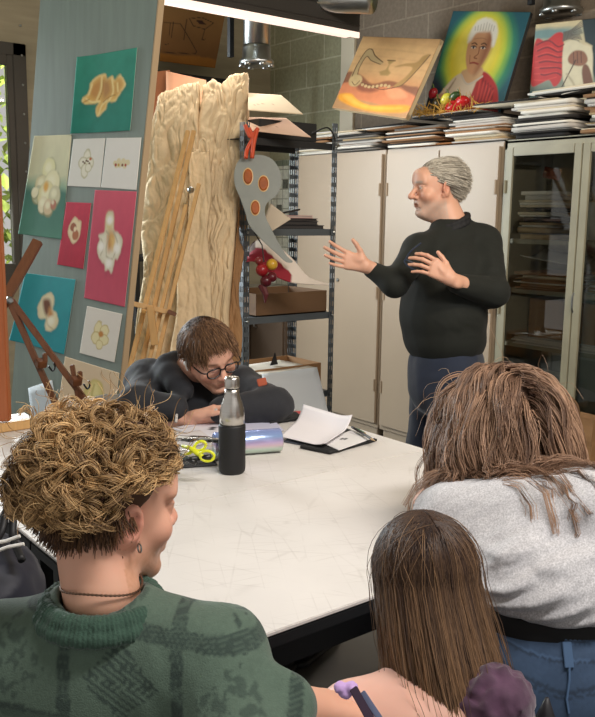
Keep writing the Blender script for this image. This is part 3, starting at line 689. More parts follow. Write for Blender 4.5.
cv.poly([(.1, .8), (.2, .76), (.32, .8), (.36, .88), (.26, .94), (.12, .92)], (190, 146, 112), smooth=4, soft=.01)
for k in range(4): cv.line([(.24, .79+.035*k), (.36, .82+.035*k)], .006, (130, 88, 66))
canvas('portrait_painting', 'unframed portrait of a white haired man in red robe with yellow halo', 'painting', frame_rect((3.96, 3.44, 2.315), D2(-10), D2(12), D2(9.2), .52, .64), cv, edge=(60, 60, 60))
cv = Cv(130, 130, (196, 180, 142)); cv.vgrad([(0, (206, 190, 150)), (.15, (178, 170, 136)), (.3, (196, 182, 146)), (.7, (120, 132, 118)), (.85, (150, 142, 108)), (1, (170, 152, 110))])
cv.blob(.1, .12, .5, .06, (110, 140, 138), soft=.8, wob=.3); cv.blob(.2, .85, .45, .1, (70, 100, 100), soft=.7, wob=.4)
cv.poly([(.62, -.02), (1.02, -.02), (1.02, .8), (.9, .72), (.8, .5), (.8, .3), (.7, .25)], (28, 44, 48), soft=.01)
cv.poly([(.02, .18), (.16, .2), (.3, .12), (.4, .14), (.42, .3), (.45, .52), (.42, .68), (.34, .74), (.26, .66), (.14, .7), (.02, .72), (-.02, .5)], (184, 40, 38), smooth=5, soft=.01)
for k in range(6): cv.line([(.04+.02*k, .24+.07*k), (.2, .2+.08*k), (.34, .28+.06*k), (.42, .26+.07*k)], .008, (110, 18, 26), soft=.012); cv.line([(.04, .3+.07*k), (.2, .26+.08*k), (.36, .33+.06*k)], .005, (206, 66, 56), soft=.01)
for k in range(14): cv.line([(.4, .12+.008*k), (.5, .1+.008*k), (.62+.01*(k % 4), .02+.018*k)], .005, (90, 84, 76), soft=.01)
cv.poly([(.42, .28), (.55, .22), (.68, .28), (.8, .34), (.84, .6), (.86, .98), (.44, .98), (.5, .8), (.44, .6)], (205, 196, 166), smooth=4, soft=.01)
cv.poly([(.72, .5), (.8, .56), (.9, .84), (.86, .92), (.78, .84), (.7, .6)], (110, 72, 52), smooth=4, soft=.01)
cv.poly([(.5, .4), (.58, .34), (.7, .36), (.76, .46), (.68, .52), (.52, .48)], (134, 90, 66), smooth=4, soft=.01)
for k in range(3): cv.line([(.56+.05*k, .36), (.58+.05*k, .48)], .006, (90, 56, 40))
cv.line([(.6, .45), (.34, .97)], .008, (70, 50, 36), smooth=0); cv.line([(.5, .6), (.62, .75), (.6, .95)], .008, (160, 148, 120), soft=.03); cv.mottle(.12, 12, 5)
canvas('flag_painting', 'unframed painting of a raised arm and red flag, at the right edge', 'painting', frame_rect((4.08, 2.89, 2.27), D2(-1.4), D2(-2), D2(4.0), .46, .45), cv, edge=(190, 180, 150))
# dried corn husk bouquet with peppers
CB = onp(440, 115, 0, XC+.0); CB[2] = max(tops[1:4])-.012
bq = thing('dried_bouquet', 'straw and dried pepper bouquet lying in front of the portrait painting', 'dried bouquet', CB)
b = MB()
for i in range(170):
    c = CB+A3((rng.normal(0, .025), rng.normal(0, .13), .012+abs(rng.normal(0, .014)))); a = rng.uniform(-1, 1); L = rng.uniform(.05, .14); up = rng.uniform(-.1, .7) if i > 60 else rng.uniform(.4, 1.4)
    d = A3((rng.normal(0, .5), rng.normal(0, 1), up)); d = unit(d)*L; m_ = c+d*.5+A3((0, 0, .012))
    b.tube([c, m_, c+d], [.002, .0028, .001], 4)
b.build('straw', mat('golden straw', (206, 160, 72), rough=.6, noise=(30, .3)), bq)
def pepper(px, py, col, s=.03, r=0):
    c = onp(px, py-5, 0, XC-.01); S_ = SDF(c-.09, c+.09, .004); S_.ell(c, (s, s, s*1.35), rotx(r), k=.01).ell(c+A3((0, .012, -.004)), (s*.8, s*.7, s*1.2), rotx(r), k=.012).ell(c+A3((0, -.014, .0)), (s*.8, s*.7, s*1.15), rotx(r), k=.012)
    V, Q = S_.mesh(); o = mk('pepper', V, Q, mat('pepper skin', col, rough=.25), bq, smooth=True)
    tp = c+rotx(r)@A3((0, 0, s*1.3)); MB().tube([tp-A3((0, 0, .01)), tp+A3((0, .004, .012)), tp+A3((0, .012, .025))], [.008, .004, .003], 6).build('stalk', mat('green stalk', (90, 110, 50), rough=.5), o)
pepper(453, 112, (190, 30, 34), .036, 1.3); pepper(462, 106, (200, 34, 36), .03, 1.5); pepper(446, 104, (205, 200, 70), .026, .5); pepper(455, 101, (52, 76, 40), .024, 1.2); pepper(437, 110, (66, 60, 34), .028, .2); pepper(433, 98, (140, 24, 36), .022, .2)
# ================================================================== ducts, lamp
def duct(name, label, top, cbottom, r, ring=True):
    c = A3(cbottom); t_ = thing(name, label, 'duct', c); b = MB(); L = top-c[2]
    prof = [(r, .03), (r, L*.3), (r*1.04, L*.3+.004), (r*1.04, L*.3+.012), (r, L*.3+.016), (r, L)]
    b.lathe(prof, c, 36); b.build('pipe', M['steel'], t_, smooth=True)
    b = MB(); b.lathe([(r*1.12, .0), (r*1.28, .012), (r*1.28, .03), (r*1.08, .045), (r*1.06, .1), (r*1.02, .12)], c, 36); b.build('collar', M['steel'], t_, smooth=True)
    b = MB()
    for k in range(6): a = k*1.05+.3; b.lathe([(.02, 0), (.016, .02), (.004, .026)], c+A3((math.cos(a)*r*1.1, math.sin(a)*r*1.1, -.006)), 10)
    b.build('clamp', M['steel'], t_, smooth=True)
    b = MB(); b.box(c+A3((-r*1.5, .1, L*.5+.05)), (.03, .03, L)); b.build('mounting_rail', M['black'], t_)
DP = at(256.5, 66, 5.2); duct('ventilation_pipe', 'short galvanised duct hanging above the shelf rack, lamp in front', 3.2, DP, .105*.78)
DP = at(561, 15, 4.7); duct('ventilation_pipe', 'galvanised duct end hanging above flag painting at top edge', 3.2, DP, .092)
b = MB(); A_ = at(240, -4, 4.9); B_ = at(372, -1, 4.5); b.tube([A_, (A_+B_)/2, B_], .075, 28)
tag(b.build('ceiling_duct', M['steel'], smooth=True), 'horizontal silver duct along the top edge above the lamp', 'duct')
LZ = 2.45
LA = onp(157, 4, 2, LZ); LB = onp(355, 38, 2, LZ); LY = (LA[1]+LB[1])/2
lamp = thing('strip_lamp', 'dark metal strip lamp with lit underside hanging at the top', 'lamp', ((LA[0]+LB[0])/2, LY, LZ))
xm, Lx = (LA[0]+LB[0])/2, LB[0]-LA[0]
b = MB(); hw = .055
for s in (-1, 1): b.box((xm, LY+s*hw, LZ+.095), (Lx, .012, .17))
b.box((xm, LY, LZ+.182), (Lx, 2*hw+.012, .012)); b.box((LA[0], LY, LZ+.095), (.012, 2*hw, .17)); b.box((LB[0], LY, LZ+.095), (.012, 2*hw, .17)); b.box((xm, LY-hw-.012, LZ+.15), (Lx, .012, .02)); b.box((xm, LY-hw-.008, LZ+.06), (Lx, .01, .008))
b.build('lamp_housing', M['lamp_body'], lamp, bevel=.003)
b = MB(); b.box((xm, LY, LZ+.014), (Lx-.03, 2*hw-.02, .012)); b.box((xm, LY-hw-.004, LZ+.008), (Lx-.01, .012, .03)); b.build('lamp_diffuser', M['lamp_glow'], lamp)
b = MB()
for fx in (.35, .8):
    b.box((LA[0]+Lx*fx, LY, (LZ+.13+3.2)/2), (.03, .03, 3.2-LZ-.13))
b.build('hanging_rod', M['lamp_body'], lamp)
MB().tube(catmull([(LB[0]-.18, LY-.02, 2.95), (LB[0]-.12, LY-.03, 2.7), (LB[0]-.01, LY-.06, 2.63), (LB[0]+.005, LY-.05, 2.57)], 6), .006, 6).build('power_cord', M['black'], lamp)
bpy.data.objects['ceiling_lamp_light'].location = (xm, LY, LZ-.01); bpy.data.objects['ceiling_lamp_light'].rotation_euler = (0, 0, 0)
# two more room lamps of the same kind, behind the photographer's view
for nm in ('front_lamp_light', 'right_lamp_light'):
    o = bpy.data.objects[nm]; c = A3(o.location)+A3((0, 0, .07)); R = np.array(o.rotation_euler.to_matrix())
    t_ = thing('strip_lamp', 'strip lamp outside the picture ' + ('over the near table end' if nm[0] == 'f' else 'to the right of the tables'), 'lamp', c)
    b = MB(); b.box(c+A3((0, 0, .1)), (1.35, .3, .06)); b.build('lamp_housing', M['lamp_body'], t_, bevel=.005)
    b = MB(); b.box((c[0]-.4, c[1], (c[2]+.1+3.2)/2), (.02, .02, 3.2-c[2]-.1)); b.box((c[0]+.4, c[1], (c[2]+.1+3.2)/2), (.02, .02, 3.2-c[2]-.1)); b.build('hanging_rod', M['lamp_body'], t_)
# ================================================================== tall board with the popcorn pictures
BC, BYAW, BLEAN, BROLL = A3((1.574, 3.596, 1.512)), D2(-15), D2(2.4), D2(7.2)
_a = np.array([math.sin(BYAW), math.cos(BYAW), 0]); _n = np.array([math.cos(BYAW), -math.sin(BYAW), 0])
_u = np.array([0, 0, 1])*math.cos(BLEAN)+_n*math.sin(BLEAN)
BRt = -_a*math.cos(BROLL)-_u*math.sin(BROLL); BUp = _u*math.cos(BROLL)-_a*math.sin(BROLL)
BN = unit(np.cross(BUp, BRt)); BN = BN if np.dot(BN, EYE-BC) > 0 else -BN
sdn = (BC[2]-.045)/BUp[2]
board = thing('display_board', 'tall grey green board leaning left of the brown paper bundles, covered in popcorn pictures', 'board', (BC[0], BC[1]-.1, 0))
w2 = .379; th = .03
b = MB(); P = [BC-BRt*w2+BUp*.95, BC+BRt*w2+BUp*.95, BC+BRt*w2-BUp*sdn, BC-BRt*w2-BUp*(sdn+.03)]
b.add([*P, *[p-BN*th for p in P]], [(0, 1, 2, 3), (7, 6, 5, 4), (0, 4, 5, 1), (1, 5, 6, 2), (2, 6, 7, 3), (3, 7, 4, 0)])
M['board'] = mat('brushed grey green paint', (134, 148, 140), rough=.32, noise=(3.5, .09, 6, (9, 9, 1)))
b.build('board_panel', M['board'], board, bevel=.002)
b = MB(); b.add([P[1]+BRt*.001, P[1]+BRt*.008, P[2]+BRt*.008, P[2]+BRt*.001, *[q-BN*th for q in (P[1]+BRt*.001, P[1]+BRt*.008, P[2]+BRt*.008, P[2]+BRt*.001)]], [(0, 1, 2, 3), (7, 6, 5, 4), (0, 4, 5, 1), (1, 5, 6, 2), (2, 6, 7, 3), (3, 7, 4, 0)])
b.build('edge_strip', mat('raw board edge', (186, 160, 126), rough=.8), board)
def flower(cv, pts, base=(240, 232, 200), edge=(196, 176, 120), inner=None):
    cv.poly([(x+.012, y+.02) for x, y in pts], tuple(int(c*.55) for c in (90, 80, 70)), smooth=4, soft=.05, a=.25, wob=.02)
    cv.poly(pts, edge, smooth=4, soft=.012, wob=.03); c = np.mean(pts, 0); cv.poly([(c[0]+(x-c[0])*.9, c[1]+(y-c[1])*.93) for x, y in pts], base, smooth=4, soft=.03, wob=.03)
    for q in (inner or []): getattr(cv, q[0])(*q[1], **q[2])
def poster(px, name, label, base, draw, th=.003, curl=.0, nu=64, nv=84, off=.002):
    C = [onplane(x, y, BC+BN*(off+th), BN) for x, y in px]; cv = Cv(nu, nv, base); draw(cv)
    o = panel(name, cv, *C, th, M['paper'], None, side=(210, 205, 195), nrm=BN, warp=(lambda u, v: curl*(np.maximum(0, (1-u)-.6)**2+.4*np.maximum(0, v-.8)**2)*3) if curl else None)
    tag(o, label, 'picture', 'popcorn pictures on the tall board'); return o
def d_teal(cv):
    cv.vgrad([(0, (58, 150, 128)), (1, (40, 132, 116))]); cv.mottle(.16, 7, 4)
    gold, dk, cr = (232, 188, 104), (178, 128, 62), (248, 226, 158)
    flower(cv, [(.22, .5), (.26, .34), (.38, .27), (.5, .27), (.53, .33), (.62, .3), (.68, .36), (.76, .3), (.86, .42), (.8, .52), (.7, .62), (.6, .62), (.54, .72), (.42, .8), (.38, .7), (.42, .62), (.25, .63), (.14, .6), (.14, .54)], gold, cr)
    cv.poly([(.26, .5), (.3, .38), (.42, .33), (.43, .46), (.36, .56)], (206, 150, 82), smooth=4, soft=.04); cv.poly([(.46, .36), (.58, .36), (.62, .5), (.5, .58)], (190, 140, 84), smooth=4, soft=.05); cv.poly([(.66, .4), (.78, .36), (.8, .46), (.7, .56)], (214, 166, 92), smooth=4, soft=.04)
    for l in ([(.44, .3), (.44, .45), (.38, .58)], [(.62, .34), (.66, .5), (.6, .6)], [(.2, .55), (.3, .6), (.44, .6)], [(.44, .76), (.48, .66), (.56, .6)], [(.72, .4), (.74, .5)], [(.24, .5), (.28, .38)]): cv.line(l, .012, cr, soft=.02)
    for l in ([(.47, .34), (.47, .48), (.42, .58)], [(.5, .62), (.6, .56), (.7, .54)], [(.16, .6), (.26, .56)]): cv.line(l, .006, dk, soft=.012)
poster([(79.5, 57.5), (137, 47.5), (130, 130.5), (73, 134)], 'popcorn_painting', 'large teal painting of one golden popcorn, topmost on the tall board', (50, 142, 122), d_teal, curl=.03)
def d_half(cv):
    cv.vgrad([(0, (226, 222, 186)), (.38, (214, 214, 178)), (.5, (150, 180, 152)), (.56, (72, 122, 106)), (1, (84, 138, 118))]); cv.mottle(.1, 6, 9)
    cr = (240, 232, 180)
    for (x, y, r, c) in ((.5, .33, .17, (236, 232, 180)), (.35, .48, .15, (222, 214, 168)), (.62, .47, .2, (240, 234, 190)), (.3, .58, .13, (196, 196, 160)), (.5, .58, .2, (232, 222, 168)), (.72, .58, .14, (214, 208, 170)), (.46, .68, .12, (238, 228, 190)), (.6, .7, .12, (222, 200, 160)), (.72, .67, .07, (190, 126, 100)), (.22, .56, .08, (244, 238, 200))):
        cv.blob(x+.01, y+.012, r*1.04, r*.72, (150, 150, 110), soft=.2, wob=.2); cv.blob(x, y, r, r*.68, c, soft=.2, wob=.25, seed=int(r*90)); cv.blob(x-.02, y-.02, r*.5, r*.3, (252, 248, 214), soft=.8, a=.7)
    cv.blob(.48, .5, .06, .05, (230, 176, 84), soft=.8)
poster([(36, 136), (71.5, 134.5), (61.5, 239.5), (20, 234)], 'popcorn_painting', 'cream over green popcorn painting at the left edge of the board', (200, 200, 170), d_half, curl=.02)
def d_small(kind):
    def f(cv):
        cv.mottle(.02, 5, 2)
        if kind == 0:
            for (x, y, rx, ry) in ((.5, .38, .12, .16), (.4, .5, .14, .13), (.6, .5, .14, .12), (.48, .66, .12, .16), (.58, .6, .1, .1)): cv.blob(x, y, rx, ry, (196, 190, 150), wob=.4, soft=.15, a=.9); cv.blob(x, y, rx*.8, ry*.8, (238, 234, 214), wob=.3, soft=.3)
            for k in range(5): cv.blob(.4+.05*k, .48+.03*math.sin(k*2), .03, .02, (110, 80, 50), soft=.5, wob=.5)
            cv.blob(.62, .42, .04, .03, (190, 110, 60), soft=.6)
        elif kind == 1:
            for k in range(9): cv.blob(.34+.045*k, .5+.05*math.sin(k*2.3), .06, .055, (228, 216, 176), wob=.5, soft=.3)
            for (x, c) in ((.36, (160, 50, 36)), (.44, (200, 160, 70)), (.55, (120, 60, 40)), (.64, (170, 60, 40))): cv.blob(x, .53, .03, .03, c, soft=.5, wob=.6)
        else:
            for (x, y, rx, ry) in ((.42, .4, .12, .17), (.6, .42, .13, .13), (.4, .6, .14, .14), (.62, .6, .14, .12), (.52, .72, .1, .1)): cv.blob(x, y, rx, ry, (206, 184, 116), wob=.4, soft=.12); cv.blob(x, y, rx*.85, ry*.85, (240, 228, 180), wob=.3, soft=.3)
            cv.blob(.52, .5, .07, .06, (204, 140, 70), soft=.6, wob=.4)
    return f
poster([(73.5, 139), (105, 138), (100, 187.5), (67.5, 186)], 'popcorn_drawing', 'small white popcorn drawing, left one of the pair under the teal painting', (234, 232, 222), d_small(0))
poster([(106.5, 138), (141, 137.5), (136, 190), (101, 187.5)], 'popcorn_drawing', 'small white drawing of a tiny popcorn at the board right edge', (236, 234, 226), d_small(1))
def d_red(cv):
    cv.vgrad([(0, (206, 60, 84)), (1, (184, 36, 62))]); cv.mottle(.14, 7, 5)
    flower(cv, [(.3, .3), (.45, .22), (.6, .27), (.72, .3), (.72, .5), (.62, .6), (.5, .64), (.36, .58), (.22, .45)], (240, 220, 180), (214, 180, 140))
    cv.blob(.42, .38, .12, .07, (166, 100, 70), soft=.3, wob=.3); cv.blob(.55, .5, .13, .08, (186, 116, 76), soft=.3, wob=.3); cv.blob(.5, .41, .05, .04, (244, 224, 186), soft=.5)
poster([(66.5, 202), (91, 203), (83, 269), (57, 264.5)], 'popcorn_painting', 'narrow crimson popcorn painting left of the big pink one', (196, 48, 72), d_red, nu=50)
def d_pink(cv):
    cv.vgrad([(0, (216, 92, 112)), (.5, (202, 76, 100)), (1, (206, 84, 106))]); cv.mottle(.08, 6, 6)
    w = (236, 230, 208)
    flower(cv, [(.34, .22), (.44, .18), (.52, .2), (.56, .34), (.74, .38), (.8, .48), (.74, .58), (.66, .6), (.62, .72), (.52, .7), (.46, .72), (.42, .66), (.26, .6), (.2, .52), (.24, .44), (.2, .4), (.34, .36)], w, (214, 206, 176))
    cv.poly([(.36, .22), (.5, .22), (.52, .34), (.38, .36)], (222, 206, 150), smooth=4, soft=.05); cv.poly([(.42, .38), (.56, .36), (.6, .44), (.54, .52), (.46, .52)], (206, 150, 84), smooth=4, soft=.04); cv.poly([(.5, .4), (.6, .42), (.58, .52)], (234, 196, 120), smooth=4, soft=.04)
    for l in ([(.38, .36), (.46, .4), (.42, .5), (.44, .56)], [(.56, .36), (.68, .46), (.62, .58)], [(.28, .44), (.36, .5), (.3, .58)], [(.44, .58), (.52, .6), (.6, .6)], [(.48, .64), (.52, .6), (.56, .68)]): cv.line(l, .008, (190, 180, 150), soft=.02)
    for (x, y) in ((.3, .5), (.68, .5), (.52, .64), (.44, .26)): cv.blob(x, y, .07, .04, (252, 248, 236), soft=.9)
poster([(95, 190), (136.5, 191.5), (124.5, 307), (84, 298)], 'popcorn_painting', 'tall pink painting of a big white popcorn at board centre', (206, 80, 104), d_pink, nu=70, nv=120)
def d_cyan(cv):
    cv.vgrad([(0, (54, 158, 164)), (1, (36, 146, 156))]); cv.mottle(.1, 6, 7)
    flower(cv, [(.46, .26), (.58, .22), (.66, .34), (.66, .44), (.76, .5), (.8, .62), (.7, .74), (.58, .72), (.56, .58), (.44, .6), (.36, .5), (.38, .34)], (238, 226, 186), (220, 204, 160))
    cv.poly([(.44, .34), (.56, .32), (.62, .44), (.56, .54), (.48, .46)], (120, 74, 50), smooth=4, soft=.03); cv.poly([(.58, .42), (.68, .5), (.6, .56)], (206, 146, 86), smooth=4, soft=.03); cv.line([(.56, .56), (.62, .66), (.72, .7)], .01, (206, 190, 150), soft=.02); cv.blob(.66, .6, .06, .06, (250, 244, 216), soft=.9)
poster([(28, 273), (75.5, 279.5), (64, 354.5), (12, 340)], 'popcorn_painting', 'cyan popcorn painting at the lower left of the board', (44, 150, 160), d_cyan, curl=.03)
poster([(87, 306), (122, 314), (114, 362.5), (79.5, 353)], 'popcorn_drawing', 'small white drawing of yellow popcorn below the pink painting', (236, 230, 218), d_small(2))
def d_peach(cv):
    cv.vgrad([(0, (230, 206, 172)), (1, (226, 198, 160))]); cv.mottle(.04, 5, 3)
    cv.poly([(.5, .3), (.62, .2), (.74, .26), (.8, .45), (.84, .7), (.8, 1.02), (.5, 1.02), (.44, .8), (.42, .5)], (216, 196, 120), smooth=4, soft=.02, wob=.03); cv.poly([(.54, .34), (.62, .26), (.7, .34), (.74, .6), (.72, .9), (.56, .9), (.5, .6)], (242, 228, 160), smooth=4, soft=.05)
    cv.line([(.6, .3), (.58, .5), (.64, .8)], .012, (196, 176, 100), soft=.03)
poster([(65, 356.5), (119, 373), (112, 432), (56, 420)], 'popcorn_painting', 'peach coloured popcorn painting low on the board, half hidden', (228, 202, 166), d_peach)
slab('daylight_patch', (0, 0, 0), (.01, .01, .01))
bpy.data.objects.remove(bpy.data.objects['daylight_patch'])
C = [onplane(x, y, BC+BN*.003, BN) for x, y in ((28, 388), (52, 380), (60, 432), (34, 440))]
tag(panel('daylight_patch', Cv(8, 8, (214, 222, 226)), *C, .002, M['paper'], None, side=(210, 214, 220), nrm=BN), 'pale blue white patch of painted daylight at the lower left corner of board', 'paper', 'popcorn pictures on the tall board')  # pale sheet painting the daylight streak on the board's lower left

# ================================================================== brown paper bundles leaning behind the easel
def bundle(name, label, px, d_top, d_bot, th=.09, seed=0, key='kraft', amp=.03, nu=84, nv=200, cat='bundle', ragged=.015):
    """wrapped canvas: corners TL TR BR BL in the photo, extended to the floor"""
    TL, TR = at(*px[0], d_top), at(*px[1], d_top); BR_, BL_ = at(*px[2], d_bot), at(*px[3], d_bot)
    def floor(p, q): return p+(q-p)*((p[2]-.01)/(p[2]-q[2]))
    BR2, BL2 = floor(TR, BR_), floor(TL, BL_)
    nv2 = int(nv*1.25); u, v = np.meshgrid(np.linspace(0, 1, nu), np.linspace(0, 1, nv2)); u_, v_ = u[..., None], v[..., None]
    P = TL*(1-u_)*(1-v_)+TR*u_*(1-v_)+BR2*u_*v_+BL2*(1-u_)*v_
    n = unit(np.cross(BL_-TL, TR-TL)); n = n if np.dot(n, EYE-TL) > 0 else -n
    Q = np.stack([u*.7+v*.25, v*3.6, u*0+seed], -1)
    cre = np.zeros(u.shape)
    wq = np.stack([u*.5+(vnoise(Q, 5, seed)-.5)*.12, v*2.1+(vnoise(Q, 5, seed+1)-.5)*.16], -1); rg = np.random.default_rng(seed+50)
    for cnt, a_, ay in ((22, 1.6, .5), (100, 1.3, .8), (420, .85, 1.0), (1100, .4, 1.0)):     # sharp folded facets
        pp = np.stack([rg.uniform(-.05, .55, cnt), rg.uniform(-.1, 2.2, cnt)], -1); sc2 = A3((1, ay)); F1 = np.full(u.shape, 9.); F2 = F1.copy(); tl = np.zeros(u.shape+(2,)); gr = rg.normal(size=(cnt, 2))
        for k in range(cnt):
            e = (wq-pp[k])*sc2; d_ = np.hypot(e[..., 0], e[..., 1]); m1 = d_ < F1; F2 = np.where(m1, F1, np.minimum(F2, d_)); F1 = np.where(m1, d_, F1); tl[m1] = (e@gr[k])[m1][:, None]*.5
        cre += a_*(-.55*np.exp(-(F2-F1)*(22*(cnt/22)**.5))+tl[..., 0]*2.4)
    edge = np.clip(np.minimum(np.minimum(u, 1-u)*9, v*26), 0, 1)
    P = P+n*(cre*amp+ (edge**.5)*th*.35)[..., None]
    P = P+unit(TR-TL)*(((vnoise(Q, 2.6, seed+9)-.5)*.05)*(np.abs(u-.5)*2)**2)[..., None]
    P[0, :, 2] += (vnoise(Q[0], 7, seed+2)-.5)*ragged*2; P[1:4, :, 2] += (vnoise(Q[0], 7, seed+2)-.5)[None]*ragged*np.array([1.6, 1., .5])[:, None]
    P[..., 2] = np.maximum(P[..., 2], .004)
    Bk = P-n*th*.6-n*(cre*amp*.2)[..., None]; Bk[..., 2] = np.maximum(Bk[..., 2], .004)
    V = np.concatenate([P.reshape(-1, 3), Bk.reshape(-1, 3)]); N = nu*nv2; I = np.arange(N).reshape(nv2, nu)
    q = np.stack([I[:-1, :-1], I[1:, :-1], I[1:, 1:], I[:-1, 1:]], -1).reshape(-1, 4)
    loop = np.concatenate([I[0, :], I[1:, -1], I[-1, -2::-1], I[-2:0:-1, 0]]); l2 = np.roll(loop, -1)
    Fq = np.concatenate([q, q[:, ::-1]+N, np.stack([loop, l2, l2+N, loop+N], -1)])
    o = mk(name, V, Fq, M[key]); tag(o, label, cat); return o
bundle('kraft_bundle', 'crumpled brown paper bundle nearer the grey board, wooden easel before it', [(153, 96), (200, 77), (203, 340), (134, 345)], 4.25, 4.0, seed=2, amp=.016)
bundle('kraft_bundle', 'crumpled brown paper bundle nearer the shelf rack, twisted at its top', [(203, 84), (249, 72), (228, 345), (186, 350)], 4.28, 3.98, seed=8, amp=.017, ragged=.02)
bundle('brown_carton_sheet', 'plain darker brown cardboard sheet between paper bundle and shelf rack', [(224, 130), (248, 128), (241, 282), (212, 300)], 4.37, 4.1, th=.012, seed=5, key='card', amp=.006, cat='cardboard')
bundle('kraft_bag', 'tall brown paper bag with a loop handle between the two bundles', [(187, 150), (214, 150), (210, 330), (176, 330)], 4.12, 3.9, th=.03, seed=15, key='kraft', amp=.008, cat='bag', nu=30)
hp = [at(x, y, 4.08) for x, y in ((200, 152), (200, 143), (203, 139), (206, 143), (207, 152))]
MB().tube(catmull(hp, 6), .006, 8).build('handle', M['kraft'], bpy.data.objects['kraft_bag'])
# tall dark storage unit and drawing behind
T0, T1 = onp(160, 70, 1, 5.35), onp(247, 70, 1, 5.35)
ztop = T0[2]
su = thing('storage_rack', 'dark storage rack with flat sheets on top behind the brown bundles', 'rack', ((T0[0]+T1[0])/2, 5.55, 0))
b = MB()
for x in (T0[0]-.2, T1[0]-.03):
    for y in (5.36, 5.74): b.box((x, y, ztop/2), (.035, .035, ztop)); 
b.build('upright', M['shelf_dark'], su)
for k in range(5): MB().box(((T0[0]+T1[0])/2-.1, 5.55, ztop-.02-k*.42), (T1[0]-T0[0]+.2, .42, .03)).build('shelf', M['shelf_dark'], su)
cv = Cv(100, 60, (150, 108, 62)); cv.vgrad([(0, (150, 112, 66)), (.84, (140, 96, 52)), (.87, (178, 118, 46)), (1, (176, 112, 40))]); cv.mottle(.1, 5, 8)
for l in ([(.02, .3), (.28, .3), (.62, .76), (.6, .8), (.02, .84)], [(.17, .28), (.16, .56)], [(.12, .3), (.12, .52)], [(.38, .22), (.37, .58)], [(.42, .2), (.5, .32), (.7, .36), (.83, .24), (.62, .16), (.42, .2)], [(.7, .36), (.68, .55), (.74, .53)], [(.06, .7), (.12, .68)]): cv.line(l, .006, (60, 40, 30), smooth=0)
for k in range(10): cv.line([(.55+.02*(k % 5), .22+.01*(k//5)), (.6+.02*(k % 6), .27)], .008, (60, 34, 26), soft=.01)
cd = [onp(x, y, 1, 5.62) for x, y in ((164, 5), (226, 10), (215, 68), (160, 61))]
for c in cd[2:]: c[2] = max(c[2], ztop+.003)
tag(panel('kraft_drawing', cv, *cd, .006, M['paper'], None, side=(160, 120, 70)), 'large brown kraft paper drawing with dark lines standing on storage rack', 'drawing')
def floor_ext(p, q_): return A3((q_[0]*.5+p[0]*.5, q_[1]*.5+p[1]*.5, .003))
for i, (q, c, lb) in enumerate([([(166, 71), (206, 80), (204, 94), (164, 88)], (206, 150, 116), 'salmon pink sheet poking up behind the left paper bundle'), ([(150, 72), (170, 70), (166, 92), (150, 94)], (140, 84, 50), 'dark orange brown board beside the salmon sheet behind bundle')]):
    tag(panel('card_sheet', Cv(6, 6, c), *(lambda c_: (c_[0], c_[1], floor_ext(c_[1], c_[2]), floor_ext(c_[0], c_[3])))([at(x, y, dd+.05*i) for (x, y), dd in zip(q, (4.66, 4.66, 4.6, 4.6))]), .004, M['paper'], None, side=c), lb, 'card')
# ================================================================== folding easels
def easel_stick(t_, a, b_, w, th, key, name='easel_leg'):
    o = MB().bar(a, b_, w, th, up=CF).build(name, M[key], t_, bevel=.002); return o
pe = thing('wooden_easel', 'tall pale pine easel standing before the brown paper bundles', 'easel', (at(150, 420, 3.75)[0], at(150, 420, 3.75)[1], 0))
def toff(p, q): p, q = A3(p), A3(q); return q+(q-p)*((q[2]-.0)/(p[2]-q[2]))
for (x0, y0, x1, y1, w, d0, d1) in ((188, 131, 117, 420, .02, 4.0, 3.72), (194, 131, 129, 420, .02, 4.02, 3.74), (199, 184, 152, 380, .017, 3.9, 3.75), (186, 205, 140, 400, .016, 3.88, 3.72)):
    a, c = at(x0, y0, d0), at(x1, y1, d1); c = toff(a, c); easel_stick(pe, a, c, w, .02, 'pine')
a, c = at(130, 303, 3.71), at(172, 313, 3.76); easel_stick(pe, a, c, .022, .05, 'pine', 'crossbar'); 
easel_stick(pe, at(150, 306, 3.7), at(155, 345, 3.72), .03, .02, 'pine', 'slider'); easel_stick(pe, at(168, 311, 3.72), at(176, 315, 3.72), .018, .018, 'brown_wood', 'peg')
MB().lathe([(.016, 0), (.016, .012), (.01, .02)], at(190, 190, 3.92), 12, rotx(math.pi/2)).build('wing_nut', M['steel'], pe)
be = thing('wooden_easel', 'dark brown folding easel in front of the board, left side', 'easel', (at(40, 420, 3.25)[0], at(40, 420, 3.25)[1], 0))
def stick(a, b_, w, name): easel_stick(be, a, b_, w, .025, 'brown_wood', name)
stick(at(38, 241, 3.15), at(-14, 334, 3.05), .036, 'mast'); 
for (x0, y0, x1, y1) in ((9, 300, 62, 418), (11, 300, 92, 409)):
    a, c = at(x0, y0, 3.1), at(x1, y1, 3.2); stick(a, toff(a, c), .02, 'easel_leg')
a, c = at(72, 365, 3.16), at(86, 440, 3.2); stick(a, toff(a, c), .014, 'rear_leg')
for (x, y) in ((41, 363), (76, 381)):
    p = at(x, y, 3.13); b = MB(); b.box(p, (.035, .035, .028), rotx(.4)); b.box(p+A3((.012, -.01, .02)), (.016, .016, .035)); b.build('clamp', M['brown_wood'], be, bevel=.003)
    MB().tube(catmull([p+A3((.02, -.02, -.01)), p+A3((.035, -.02, -.03)), p+A3((.045, -.02, -.015)), p+A3((.04, -.02, .0))], 5), .0035, 6).build('hook', M['black'], be)
MB().lathe([(.014, 0), (.014, .01), (.008, .018)], at(9, 300, 3.06), 12, rotx(math.pi/2)).build('pivot_bolt', M['steel'], be)

